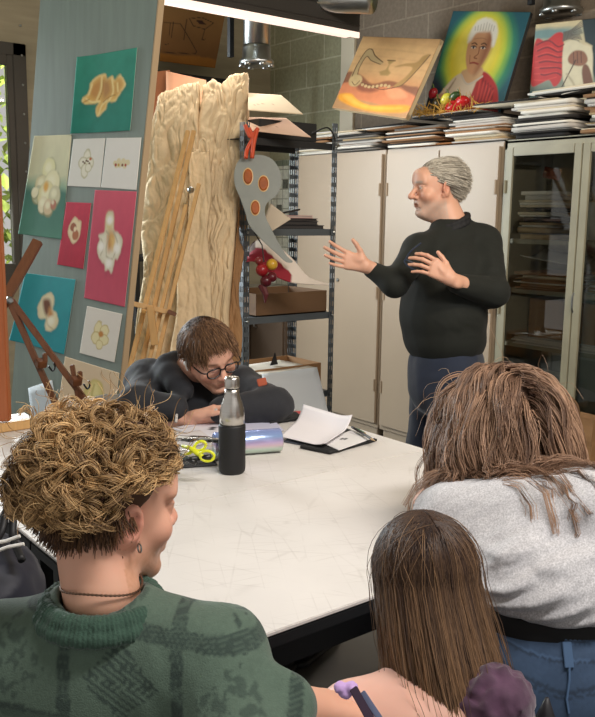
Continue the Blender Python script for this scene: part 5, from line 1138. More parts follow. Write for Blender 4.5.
def hand(S, W_, D, T, size=1.0, curl=.35, spread=.14, thumb=.7, N=None, cu=None):
    """W_ wrist, D towards the fingers, T towards the thumb side"""
    D = unit(D); T = unit(A3(T)-D*np.dot(T, D)); N = unit(np.cross(D, T)) if N is None else unit(N); W_ = A3(W_)
    if True: pass
    P = lambda d, t, n=0: W_+(D*d+T*t+N*n)*size
    S.cap(P(-.03, 0), P(.015, 0), .026*size, .024*size, k=.015, flat=(N, .72))
    kn = [(.092, .031), (.096, .010), (.091, -.011), (.083, -.030)]
    for (d, t), r in zip(kn, (.0125, .013, .0125, .0115)): S.cap(P(.012, t*.5), P(d, t), .015*size, r*size, k=.014)
    S.ell(P(.04, .022, .008), A3((.028, .018, .014))*size, np.array([D, T, N]).T, k=.014)
    Ls = [(.043, .026, .021), (.047, .03, .022), (.044, .027, .021), (.034, .02, .019)]
    for i, ((d, t), ls) in enumerate(zip(kn, Ls)):
        a = (1.5-i)*spread*.6; base = D*math.cos(a)+T*math.sin(a); c_ = (curl if cu is None else cu[i]); p = P(d, t); ang = c_*.5; r = (.0095, .0098, .0092, .0082)[i]*size
        for j, l in enumerate(ls):
            v = base*math.cos(ang)+N*math.sin(ang); q = p+v*l*size; S.cap(p, q, r, r*.9, k=.003); p = q; r *= .9; ang += c_*(.9 if j == 0 else .7)
    b0 = P(.02, .024, .004); v = unit(D*math.cos(thumb)+T*math.sin(thumb)+N*.25); p1 = b0+v*.04*size; v2 = unit(D*math.cos(thumb*.75)+T*math.sin(thumb*.75)+N*.3); p2 = p1+v2*.032*size; p3 = p2+unit(v2+D*.25)*.025*size
    S.cap(b0, p1, .0155*size, .0115*size, k=.012); S.cap(p1, p2, .011*size, .0098*size, k=.004); S.cap(p2, p3, .0098*size, .008*size, k=.004)
    return P
def skin_mat(name): return mat(name, attr=True, rough=.48, subsurf=.12, bump=(300, .06, .0008), spec=.4)
def skin_col(V, C, R, s, base, lips=(186, 104, 92), stub=None, blush=(206, 128, 106), seed=1, brows=None, browh=0.0):
    L = (V-A3(C))@R/s; c = np.zeros((len(V), 3))+lin(base); c *= (1+.12*(fbm(V, 30, seed, 3)-.5))[:, None]
    def mixin(w, col): nonlocal c; w = np.clip(w, 0, 1)[:, None]; c = c*(1-w)+lin(col)*w
    hd = (L[:, 2] > -.13) & (np.abs(L[:, 0]) < .1) & (L[:, 1] > -.13) & (L[:, 1] < .14)
    g = lambda p, r: np.exp(-(((L-A3(p))/A3(r))**2).sum(1))*hd
    for x in (-1, 1): mixin(g((x*.042, .07, -.035), (.02, .03, .018))*.45, blush); mixin(g((x*.08, 0, -.005), (.012, .03, .035))*.5, blush)
    mixin(g((0, .11, -.032), (.013, .02, .012))*.55, blush)
    if stub is not None:
        w = (L[:, 2] < -.045)*(L[:, 1] > -.01)*hd*np.clip((-.045-L[:, 2])/.02, 0, 1)*(.5+.7*vnoise(V, 300, 3)); w = w*(1-np.clip(g((0, .1, -.066), (.02, .02, .008))*1.6, 0, 1)); mixin(w*stub[1], stub[0])
        mixin(g((0, .1, -.052), (.026, .02, .006))*stub[1], stub[0])
    mixin(np.clip(g((0, .097, -.066), (.021, .016, .0085))*1.8-.5, 0, 1)*.75, lips)
    if brows:
        for x in (-1, 1): mixin(np.clip(np.exp(-(((L[:, 0]-x*.031)/.018)**4)-(((L[:, 2]-.0275-browh)/.0055)**2))*(L[:, 1] > .06)*hd, 0, 1)*.85, brows)
    for x in (-1, 1):
        mixin(np.clip(g((x*.031, .09, .003), (.013, .012, .0055))*3-1.2, 0, 1), (214, 204, 196)); mixin(np.clip(g((x*.031, .091, .003), (.0052, .012, .0052))*3-1.2, 0, 1), (60, 48, 42))
        mixin(np.clip(np.exp(-(((L[:, 0]-x*.031)/.016)**4)-(((L[:, 2]-.0085)/.0018)**2))*(L[:, 1] > .07)*hd, 0, 1)*.7, (90, 60, 50))
    return c
class Strands:
    def __init__(s): s.V = []; s.F = []; s.C = []; s.n = 0
    def add(s, P, r, cols, sides=3):
        """P (m,n,3) strands; r (n,) radii ; cols (m,n,3)"""
        m_, n, _ = P.shape; T = np.gradient(P, axis=1); T /= np.linalg.norm(T, axis=2, keepdims=True)+1e-9
        ref = np.zeros_like(T); ref[..., 0] = .31; ref[..., 1] = .77; ref[..., 2] = .55
        X = np.cross(T, ref); X /= np.linalg.norm(X, axis=2, keepdims=True)+1e-9; Y = np.cross(T, X)
        V = np.stack([P+(X*math.cos(2*math.pi*k/sides)+Y*math.sin(2*math.pi*k/sides))*np.asarray(r)[None, :, None] for k in range(sides)], 2)   # m,n,sides,3
        I = (np.arange(m_*n*sides)+s.n).reshape(m_, n, sides); I2 = np.roll(I, -1, 2)
        F_ = np.stack([I[:, :-1], I2[:, :-1], I2[:, 1:], I[:, 1:]], -1).reshape(-1, 4)
        s.V.append(V.reshape(-1, 3)); s.F.append(F_); s.C.append(np.repeat(cols[:, :, None, :], sides, 2).reshape(-1, 3)); s.n += m_*n*sides
    def build(s, name, material, parent):
        return mk(name, np.concatenate(s.V), np.concatenate(s.F), material, parent, col=np.concatenate(s.C), smooth=True)
M['hair'] = mat('hair strands', attr=True, rough=.5, spec=.3)
def cmix(a, b, t): t = np.clip(np.asarray(t), 0, 1)[..., None]; return lin(a)*(1-t)+lin(b)*t
def scalp_points(n, C, R, s, cond, ctr=(0, -.018, .035), rad=(.078, .098, .087)):
    """random points on the skull ellipsoid, local condition cond(x,y,z)"""
    out = []
    while len(out) < n:
        d = rng.normal(size=(n*3, 3)); d /= np.linalg.norm(d, axis=1)[:, None]; q = d*A3(rad)+A3(ctr)
        q = q[cond(q)]; out = q if len(out) == 0 else np.concatenate([out, q])
    q = out[:n]; nrm = (q-A3(ctr))/A3(rad)**2; nrm /= np.linalg.norm(nrm, axis=1)[:, None]
    return A3(C)+(q*s)@R.T, nrm@R.T, q
def cloth_mat(name, rough=.85, sheen=.25, bump=(500, .25, .0012), **k): return mat(name, attr=True, rough=rough, sheen=sheen, bump=bump, **k)
def folds(P, axis, scale, seed, amp):
    """creases elongated along axis"""
    a = unit(axis); t = P@a; Q = (P-np.outer(t, a))+np.outer(t*.22, a); n = fbm(Q, scale, seed, 3); return amp*(np.abs(n-.5)*3.2-.4)
def tubes(name, pts_list, r, material, parent, n=6):
    out = []
    for p in pts_list: out.append(MB().tube(p, r, n).build(name, material, parent, smooth=True))
    return out
def stool(name, label, x, y, z, r=.17):
    t_ = thing(name, label, 'stool', (x, y, 0)); MB().lathe([(r*.97, z-.03), (r, z-.025), (r, z-.005), (r*.96, z)], (x, y, 0), 28).build('seat', M['black'], t_, smooth=False)
    for k in range(4):
        a = k*math.pi/2+.6; MB().tube([(x+math.cos(a)*r*.7, y+math.sin(a)*r*.7, z-.03), (x+math.cos(a)*r*1.1, y+math.sin(a)*r*1.1, .0)], .011, 8).build('leg', M['steel'], t_)
    return t_
# ================================================================== the standing man
def P3(x, y, d): return at(x, y, d)
def standing_man():
    d = 3.5; Hc = P3(436, 188, d); left = -CR; tow = -A3((CF[0], CF[1], 0)); fwd = unit(left*.93+tow*.32+A3((0, 0, -.06)))
    R = axes(fwd, (0, 0, 1), 0); s = 1.0
    root = thing('person', 'standing grey haired person in dark green sweater and jeans, both hands raised while talking', 'person', A3((Hc[0], Hc[1], 0)))
    nb = P3(450, 222, d+.01)
    S = SDF(Hc-.2, Hc+.2, .0032); head(S, Hc, R, .98, jaw=1.05, mouth_open=.004, nose=1.09, puff=1.15)
    S.cap(loc(Hc, R, (0, -.02, -.04)), nb, .058, .066, k=.02); S.ell(loc(Hc, R, (0, .03, -.105)), (.035, .03, .03), None, k=.03)
    h = S.mesh()
    # hands
    wr = P3(370, 267, 3.34); S2 = SDF(wr-.2, wr+.2, .0026); Dv = unit(-CR*.95+CU*.28-CF*.1); Tv = CU*.95+CR*.35
    hand(S2, P3(366, 266, 3.33), Dv, Tv, .9, .3, .2, .95, N=-CF*.8+CU*.2-CR*.2); S2.cap(P3(366, 266, 3.33), P3(378, 273, 3.37), .026, .03, k=.01); h2 = S2.mesh()
    S3 = SDF(P3(444, 270, 3.2)-.2, P3(444, 270, 3.2)+.2, .0026); W3 = P3(451, 279, 3.2); Dv = unit(-CR*.8+CU*.5-CF*.1)
    hand(S3, W3, Dv, CU*.8+CR*.45, .9, .45, .14, .85, N=-CR*.5-CU*.3+CF*.6); S3.cap(W3, P3(462, 284, 3.24), .026, .031, k=.01); h3 = S3.mesh()
    # torso core (inside the clothes)
    T0 = P3(452, 240, d+.02); T1 = P3(444, 330, d); S4 = SDF(T1-.5, T1+.75, .012); S4.cap(nb, T0, .06, .07, k=.03).cap(T0, T1, .08, .11, k=.05); c4 = S4.mesh()
    V, Q = join(h, h2, h3, c4); col = skin_col(V, Hc, R, .98, (214, 164, 138), stub=((182, 170, 158), .5), brows=(150, 140, 128), lips=(160, 92, 84), blush=(200, 116, 92))
    body = mk('body', V, Q, skin_mat('weathered skin'), root, col=col, smooth=True)
    # sweater
    shL, shR = P3(487, 226, 3.56), P3(411, 244, 3.42)
    hem = P3(447, 352, d)
    S = SDF(A3((1.9, 1.6, .78)), A3((3.2, 3.0, 1.62)), .0065)
    shL, shR = P3(483, 243, 3.55), P3(418, 250, 3.42)
    S.cap(P3(452, 240, d+.02), P3(448, 268, d), .085, .135, k=.04)
    S.cap(nb+R@A3((0, -.04, -.02)), shL, .048, .06, k=.03); S.cap(nb+A3((0, 0, -.035)), P3(452, 240, d+.02), .08, .095, k=.03)
    S.ell(P3(448, 280, d+.01), (.165, .165, .16), k=.04)
    S.ell(P3(443, 314, d-.02), (.174, .174, .17), k=.06); S.cap(P3(443, 300, d), P3(445, 340, d), .155, .155, k=.05)
    S.ell(P3(445, 340, d), (.16, .16, .09), k=.03)
    S.cap(nb+A3((0, 0, -.06)), shL, .058, .064, k=.03).cap(nb+A3((0, 0, -.06)), shR, .058, .06, k=.03)
    eL = P3(493, 292, 3.36); wL = P3(457, 284, 3.24)
    S.cap(shL, eL, .075, .062, k=.03); S.cap(eL, wL, .06, .037, k=.025)
    eR = P3(395, 284, 3.32); wR = P3(372, 270, 3.35)
    S.cap(shR, eR, .06, .05, k=.03); S.cap(eR, wR, .05, .034, k=.025)
    S.half(P3(446, 358, d), (0, 0, -1), .02)
    fo = lambda P_: folds(P_, (0, 0, 1), 9, 3, .004)+folds(P_, eL-wL, 16, 8, .005)*(np.linalg.norm(P_-(eL+wL)/2, axis=1) < .2)
    S.disp(fo)
    # neck opening and cuffs
    S.cap(nb+A3((0, 0, .03)), nb+R@A3((0, .03, .2)), .058, .068, k=.01, op='sub')
    V, Q = S.mesh(); c = np.zeros((len(V), 3))+lin((20, 23, 17)); c *= (1+.25*(fbm(V, 60, 2)-.5))[:, None]; rib = (V[:, 2] < hem[2]+.02)
    c[rib] *= .8
    mk('sweater', V, Q, cloth_mat('dark green wool', sheen=.03), root, col=c, smooth=True)
    # shirt collar
    b = SDF(nb-.16, nb+.16, .004)
    for a in np.linspace(0, 2*math.pi, 21)[:-1]:
        pt = lambda q, zo, rr: nb+R@A3((math.cos(q)*rr, math.sin(q)*rr+.0, 0))+A3((0, 0, -.006-.026*math.sin(q)+zo))
        for zo, rr in ((-.014, .076), (.006, .072)): b.cap(pt(a, zo, rr), pt(a+.315, zo, rr), .011, k=.006)
    V, Q = b.mesh(); mk('shirt_collar', V, Q, mat('black shirt cotton', (24, 24, 26), rough=.8), root, smooth=True)
    for px, dd in (((460, 286), 3.25), ((372, 270), 3.36)):
        pass
    # glasses hanging from the collar
    g = MB(); gm = mat('blue black spectacle frame', (40, 50, 66), rough=.25)
    gp = lambda x, y: P3(x, y, 3.21)
    g.tube(catmull([gp(421, 243), gp(411, 251), gp(405, 260)], 5), .0035, 6); g.build('glasses_temple', gm, root)
    g = MB(); r1_ = [gp(x, y) for x, y in ((405, 260), (411, 262), (417, 266), (422, 270), (418, 271), (411, 268), (405, 263))]; g.tube(catmull(r1_, 4, True)+[r1_[0]], .0035, 6); g.build('glasses_rim', gm, root)
    # jeans
    S = SDF(A3((2.1, 1.7, .0)), A3((3.1, 2.8, .98)), .009); pel = P3(446, 365, d+.01)
    S.ell(pel+A3((0,0,.0)), (.155, .155, .15), k=.05); S.ell(pel-A3((0,0,.1)), (.15, .15, .12), k=.05)
    fx = unit(A3((fwd[0], fwd[1], 0))); rt = A3((fx[1], -fx[0], 0))
    feet = []
    for sg, (hx, kx, fxo) in ((1, (.09, .1, .1)), (-1, (.09, .1, .11))):
        hp_ = pel+rt*sg*hx+A3((0, 0, -.05)); kn_ = A3((*(pel+rt*sg*kx+fx*.03)[:2], .47)); an_ = A3((*(pel+rt*sg*fxo)[:2], .09))
        S.cap(hp_, kn_, .1, .075, k=.03); S.cap(kn_, an_, .075, .068, k=.03); feet.append(an_)
    S.half(pel+A3((0, 0, .085)), (0, 0, 1)); S.half((0, 0, .03), (0, 0, -1)); S.disp(lambda P_: folds(P_, (0, 0, 1), 10, 4, .006)+folds(P_, rt, 14, 6, .004))
    V, Q = S.mesh(); c = np.zeros((len(V), 3))+lin((28, 38, 58)); c *= (1+.8*(fbm(V, 9, 3)-.5))[:, None]
    mk('jeans', V, Q, cloth_mat('dark blue denim', bump=(700, .3, .001)), root, col=c, smooth=True)
    for an_ in feet:
        S = SDF(an_-.3, an_+.3, .007); S.cap(an_-fx*.05+A3((0, 0, -.045)), an_+fx*.15+A3((0, 0, -.05)), .045, .038, k=.02); S.cap(an_, an_-A3((0, 0, .05)), .045, .05, k=.02); S.half((0, 0, .003), (0, 0, -1)); V, Q = S.mesh()
        mk('shoe', V, Q, M['black'], root, smooth=True)
    # hair: swept back, grey, full at the nape
    hs = Strands(); cond = lambda q: (q[:, 2] > -.045+.0*q[:, 1]) & ((q[:, 2] > .07) | (q[:, 1] < .03-.0) | ((q[:, 1] < .06) & (q[:, 2] > .05))) & ~((q[:, 1] > -.03) & (q[:, 2] < .025) & (q[:, 1] < .06)) & ~((q[:, 1] > .062) & (q[:, 2] < .08))
    P_, Nn_, q = scalp_points(5200, Hc, R, .98, cond, rad=(.081, .1, .09))
    back = -R[:, 1]; dn = -R[:, 2]; n = 10; t = np.linspace(0, 1, n); pts = np.zeros((len(P_), n, 3)); p = P_-Nn_*.004; Ln = (.05+.035*rng.random(len(P_)))*np.where(q[:, 1] < -.03, .6, 1)
    side = np.sign((P_-Hc)@R[:, 0])[:, None]*R[:, 0]
    for i in range(n):
        pts[:, i] = p; w = np.clip(.5-q[:, 2:3]*4, .15, 1)
        v = back*(1-w*.4)+dn*(w*.95)+Nn_*(.36*(1-t[i]*1.7))+side*.14+rng.normal(0, .08, (len(P_), 3)); v /= np.linalg.norm(v, axis=1)[:, None]; p = p+v*(Ln/n)[:, None]*1.15
    base = rng.random((len(P_), 1)); cc = cmix((112, 104, 92), (216, 208, 192), base*.85+.15*t[None, :]); hs.add(pts, np.linspace(.0016, .0007, n), cc)
    S = SDF(Hc-.2, Hc+.2, .004); S.ell(loc(Hc, R, (0, -.024, .036), .98), A3((.075, .092, .082)), R, k=.01); S.ell(loc(Hc, R, (0, -.075, -.015), .98), (.06, .035, .045), R, k=.03)
    S.ell(loc(Hc, R, (0, .1, -.03)), (.075, .08, .11), R, k=.01, op='sub'); S.ell(loc(Hc, R, (0, .03, -.05)), (.2, .055, .078), R, k=.01, op='sub'); S.disp(lambda P_: (fbm(P_, 60, 2)-.5)*.006)
    V, Q = S.mesh(); cap = mk('hair', V, Q, M['hair'], root, col=np.zeros((len(V), 3))+lin((136, 126, 110)), smooth=True)
    hs.build('hair_strands', M['hair'], cap)
    return root
standing_man()

# ================================================================== the man in the charcoal hoodie, leaning on the table
def hoodie_man():
    d = 3.0; Hc = P3(209, 354, 2.90); right = CR; tow = -CF
    fwd = unit(right*.52+tow*.66-CU*.52); upv = unit(CU*.84+tow*.5-CR*.06); R = axes(fwd, upv, .0); sc_ = 1.0
    root = thing('person', 'short haired person in charcoal hoodie and glasses looking down, forearms on the table', 'person', A3((1.62, 2.78, 0)))
    S = SDF(Hc-.2, Hc+.2, .003); head(S, Hc, R, sc_, jaw=1.03, puff=1.08); nb = P3(180, 378, 3.06)
    S.cap(loc(Hc, R, (0, -.02, -.04)), nb, .056, .062, k=.02); h = S.mesh()
    # right hand resting over the other forearm
    W1 = P3(196, 418, 2.82); S2 = SDF(W1-.2, W1+.22, .003); hand(S2, P3(192, 419, 2.83), unit(CR*.93+CU*.22-CF*.2), CU*.5-CF*.6, .98, .35, .08, .3, N=-CU*1.0-CF*.2)
    S2.cap(P3(192, 419, 2.83), P3(172, 423, 2.86), .027, .03, k=.01); h2 = S2.mesh()
    T0, T1 = P3(185, 395, 3.15), A3((1.62, 2.84, .56)); S4 = SDF(T1-.5, T1+.8, .012); S4.cap(nb, T0, .06, .1, k=.03).cap(T0, T1, .12, .14, k=.05).cap(T1, T1-A3((0, 0, .08)), .14, .14); c4 = S4.mesh()
    V, Q = join(h, h2, c4); col = skin_col(V, Hc, R, sc_, (222, 170, 146), stub=((160, 112, 84), .3), brows=(110, 76, 56), lips=(192, 112, 104), blush=(214, 134, 116)); mk('body', V, Q, skin_mat('fair skin'), root, col=col, smooth=True)
    # hoodie
    S = SDF(A3((.95, 2.15, .5)), A3((2.2, 3.25, 1.2)), .0065)
    shA, shB = P3(150, 384, 3.1), P3(240, 388, 3.08); elA, elB = P3(137, 424, 2.88), P3(274, 403, 2.88)
    elA[2] = max(elA[2], TZ+.056); elB[2] = TZ+.055
    up_ = P3(188, 388, 3.16)
    S.cap(shA, shB, .07, .07, k=.04); S.cap(up_, T1, .12, .15, k=.05); S.cap(shA, T1, .09, .13, k=.05); S.cap(shB, T1, .08, .13, k=.05); S.ell(P3(190, 405, 3.02), (.13, .1, .08), k=.04)
    S.cap(shA, elA, .075, .056, k=.03); S.cap(shB, elB, .068, .056, k=.03)
    fA = P3(176, 421, 2.84); fA[2] = TZ+.05; fB = P3(222, 417, 2.83); fB[2] = TZ+.048
    S.cap(elA, fA, .06, .04, k=.03); S.cap(elB, fB, .06, .044, k=.03)
    S.half((0, 0, TZ+.006), (0, 0, -1), .01) if False else None
    # hood bunched round the neck
    for a in np.linspace(0, 2*math.pi, 15)[:-1]:
        o = A3((math.cos(a)*.092, math.sin(a)*.085, .0)); S.ell(nb+o+A3((0, 0, .0)), (.036, .036, .034), k=.02)
    S.ell(nb+unit((CF[0], CF[1], 0))*.1+A3((0, 0, -.02)), (.1, .07, .06), k=.04)
    S.cap(nb+(Hc-nb)*.35, Hc, .052, .08, k=.012, op='sub')
    S.disp(lambda P_: folds(P_, (0, 0, 1), 8, 13, .006)+folds(P_, shB-elB, 13, 18, .006)+folds(P_, (1, .3, 0), 18, 21, .004)*(P_[:, 2] < .92))
    for (x, y, dd, r_) in ((166, 364, 3.0, .036), (170, 374, 2.95, .034), (176, 384, 2.91, .03), (186, 390, 2.89, .026), (176, 360, 3.05, .034)): S.ell(P3(x, y, dd), (r_, r_, r_), k=.045)
    V, Q = S.mesh(); c = np.zeros((len(V), 3))+lin((37, 38, 43)); c *= (1+.3*(fbm(V, 50, 2)-.5))[:, None]; hm = cloth_mat('charcoal fleece', sheen=.08); hood = mk('hoodie', V, Q, hm, root, col=c, smooth=True)
    cordm = mat('white flecked cord', (206, 200, 194), rough=.8, noise=(160, .5))
    tubes('drawstring', [catmull([P3(178, 380, 2.95), P3(176, 392, 2.9), P3(177, 406, 2.83), P3(176, 422, 2.77)], 5), catmull([P3(226, 393, 2.88), P3(225, 398, 2.85), P3(221, 404, 2.81), P3(215, 411, 2.77)], 5)], .005, cordm, hood)
    pc_ = P3(262, 382, 2.905); nn = unit(EYE-pc_); xx = unit(np.cross((0, 0, 1.), nn)); Rp = np.array([xx, np.cross(nn, xx), nn]).T@rotz(.25)
    b = MB().box(pc_, (.032, .026, .05), Rp); b.build('sleeve_patch', mat('tan leather patch', (176, 84, 52), rough=.6), hood, bevel=.002)
    # jeans and shoes under the table
    S = SDF(A3((1.1, 2.0, .0)), A3((2.2, 3.3, .66)), .01); hipc = T1-A3((0, 0, .06)); S.ell(hipc, (.17, .15, .11), k=.04); ft = []
    for x in (-.11, .11):
        kn_ = A3((T1[0]+x*1.3, 2.40, .5)); an_ = A3((T1[0]+x*1.3, 2.46, .09)); S.cap(hipc+A3((x, 0, -.03)), kn_, .085, .068, k=.03).cap(kn_, an_, .064, .05, k=.02); ft.append(an_)
    V, Q = S.mesh(); mk('trousers', V, Q, mat('dark trousers', (36, 38, 46), rough=.85), root, smooth=True)
    for an_ in ft:
        S = SDF(an_-.3, an_+.3, .008); S.cap(an_+A3((0, .04, -.045)), an_+A3((0, -.14, -.05)), .044, .036, k=.02); S.cap(an_, an_-A3((0, 0, .05)), .045, .05); S.half((0, 0, .003), (0, 0, -1)); V, Q = S.mesh(); mk('shoe', V, Q, M['black'], root, smooth=True)
    # glasses
    g = MB(); gm = mat('black spectacle frame', (24, 24, 28), rough=.25); gl = thing('eyeglasses', 'black rimmed eyeglasses worn by the person in charcoal hoodie', 'glasses', Hc)
    LL = lambda x, y, z: loc(Hc, R, (x, y, z), sc_)
    for x in (-1, 1):
        pts = [LL(x*.033+a*.024*abs(math.cos(th))**.7*np.sign(math.cos(th)) if False else x*.033+.0245*np.sign(math.cos(th))*abs(math.cos(th))**.7, .107-.006*abs(math.cos(th)), .0+.0175*np.sign(math.sin(th))*abs(math.sin(th))**.7) for th in np.linspace(0, 2*math.pi, 25)]
        MB().tube(pts, .0028, 6, False).build('rim', gm, gl, smooth=True); c0_ = LL(x*.033, .104, 0)
        b = MB(); b.add([*pts[:-1]], [tuple(range(24))]); b.build('lens', M['glass'], gl)
        MB().tube(catmull([LL(x*.0575, .1, .006), LL(x*.074, .088, .008), LL(x*.083, .02, .006), LL(x*.083, -.008, .0), LL(x*.082, -.02, -.014)], 6), .0026, 6).build('temple', gm, gl, smooth=True)
    MB().tube([LL(-.009, .104, .006), LL(0, .109, .009), LL(.009, .104, .006)], .0026, 6).build('bridge', gm, gl)
    # ear bud in the visible (person's right) ear
    e = thing('earbud', 'white wireless earbud in the ear of the hoodie person', 'earbud', LL(.088, -.002, -.006)); S = SDF(LL(.088, 0, -.015)-.03, LL(.088, 0, -.015)+.03, .0015); S.ell(LL(.088, .002, -.004), (.0085, .0085, .0085), k=.003).cap(LL(.09, .003, -.008), LL(.089, .012, -.026), .0035, .0032, k=.003); V, Q = S.mesh(); mk('bud', V, Q, M['plasticw'], e, smooth=True)
    # hair: short, brown, falling over the brow
    S = SDF(Hc-.2, Hc+.2, .004); S.ell(LL(0, -.02, .036), A3((.075, .092, .081)), R, k=.01); S.ell(LL(0, .03, .08), (.05, .045, .02), R, k=.03); S.ell(LL(0, .105, -.02), (.07, .065, .105), R, k=.012, op='sub'); S.ell(LL(0, .03, -.055), (.2, .06, .08), R, k=.01, op='sub'); S.ell(LL(0, -.1, -.08), (.12, .06, .06), R, k=.02, op='sub')
    S.disp(lambda P_: (fbm(P_, 50, 2)-.5)*.008); V, Q = S.mesh(); cap = mk('hair', V, Q, M['hair'], root, col=np.zeros((len(V), 3))+lin((78, 56, 42)), smooth=True)
    hs = Strands(); cond = lambda q: (q[:, 2] > .0) & ~((q[:, 1] > .065) & (q[:, 2] < .075)) & ~((q[:, 2] < .035) & (q[:, 1] > .02)) & ~((np.abs(q[:, 1]) < .04) & (q[:, 2] < .01))
    P_, Nn_, q = scalp_points(5600, Hc, R, sc_, cond, rad=(.081, .1, .09)); n = 9; t = np.linspace(0, 1, n); pts = np.zeros((len(P_), n, 3)); p = P_.copy(); front = np.clip(q[:, 1]*9+.5, 0, 1)[:, None]; Ln = (.028+.022*rng.random(len(P_)))*(1+.1*front[:, 0])
    swirl = vnoise(P_, 26, 5)[:, None]*2-1
    for i in range(n):
        pts[:, i] = p; v = R[:, 1]*(front*1.1-.2)-R[:, 2]*(.55*(1-front)+.25+.3*t[i]*front)+Nn_*(.5*(1-t[i]*1.2))+R[:, 0]*(.35*swirl)+rng.normal(0, .1, (len(P_), 3)); v /= np.linalg.norm(v, axis=1)[:, None]; p = p+v*(Ln/n)[:, None]
    hs.add(pts, np.linspace(.0015, .0006, n), cmix((62, 44, 34), (150, 112, 80), rng.random((len(P_), 1))**1.6*.8+.25*t[None, :])); hs.build('hair_strands', M['hair'], cap)
    # chair
    ch = thing('office_chair', 'grey padded chair back behind the person in charcoal hoodie', 'chair', (1.62, 2.88, 0))
    bc = P3(117, 408, 3.35); b = SDF(A3((1.0, 2.95, .4)), A3((2.1, 3.5, 1.0)), .01)
    cc = A3((1.6, 3.1, .72)); vx = unit(bc-cc); L_ = np.linalg.norm((bc-cc)[:2]); b.ell(A3((1.46, 3.12, .62)), (.15, .03, .11), rotz(-.1), k=.01); V, Q = b.mesh(); gmx = mat('grey chair plastic', (136, 132, 124), rough=.6); mk('backrest', V, Q, gmx, ch, smooth=True)
    b = SDF(A3((1.2, 2.45, .36)), A3((2.1, 3.2, .5)), .01); b.ell((1.62, 2.82, .36), (.24, .24, .03), k=.01); V, Q = b.mesh(); mk('seat', V, Q, gmx, ch, smooth=True)
    MB().tube([(1.6, 2.95, .42), (1.6, 3.13, .45), (1.5, 3.16, .58)], .02, 10).build('back_post', M['black'], ch)
    for k in range(4):
        a = k*math.pi/2+.78; MB().tube([(1.62+.17*math.cos(a), 2.82+.17*math.sin(a), .41), (1.62+.24*math.cos(a), 2.82+.24*math.sin(a), 0)], .012, 8).build('leg', M['steel'], ch)
hoodie_man()
# ================================================================== seated people in the foreground
FH = unit((CF[0], CF[1], 0)); RH = unit((CR[0], CR[1], 0)); ZZ = A3((0, 0, 1))
def push_out(p, cols, off=0.0):
    for c, r, R in cols:
        q = (p-A3(c))@R if R is not None else p-A3(c); r_ = A3(r)+off; k = np.linalg.norm(q/r_, axis=-1, keepdims=True)
        q = np.where(k < 1, q/np.maximum(k, 1e-5), q); p = (q@R.T if R is not None else q)+A3(c)
    return p
def drape(P0, V0, L, n, cols, off, down=-ZZ, stiff=.75, jitter=.05):
    """strands that leave along V0, bend to gravity and lie on the colliders"""
    m_ = len(P0); pts = np.zeros((m_, n, 3)); p = P0.copy(); v = V0.copy(); st_ = (L/(n-1))[:, None] if hasattr(L, '__len__') else L/(n-1)
    for i in range(n):
        pts[:, i] = p; v = v*stiff+A3(down)*(1-stiff)+rng.normal(0, jitter, (m_, 3))*(1-stiff); v /= np.linalg.norm(v, axis=1)[:, None]
        q = p+v*st_; q = push_out(q, cols, off[:, None] if hasattr(off, '__len__') else off); d_ = q-p; p = p+d_/np.maximum(np.linalg.norm(d_, axis=1)[:, None], 1e-6)*st_
        p = push_out(p, cols, off[:, None] if hasattr(off, '__len__') else off)
    return pts
def obasis(ex):
    x = unit(ex); y = unit(np.cross(ZZ, x)); return np.array([x, y, np.cross(x, y)]).T
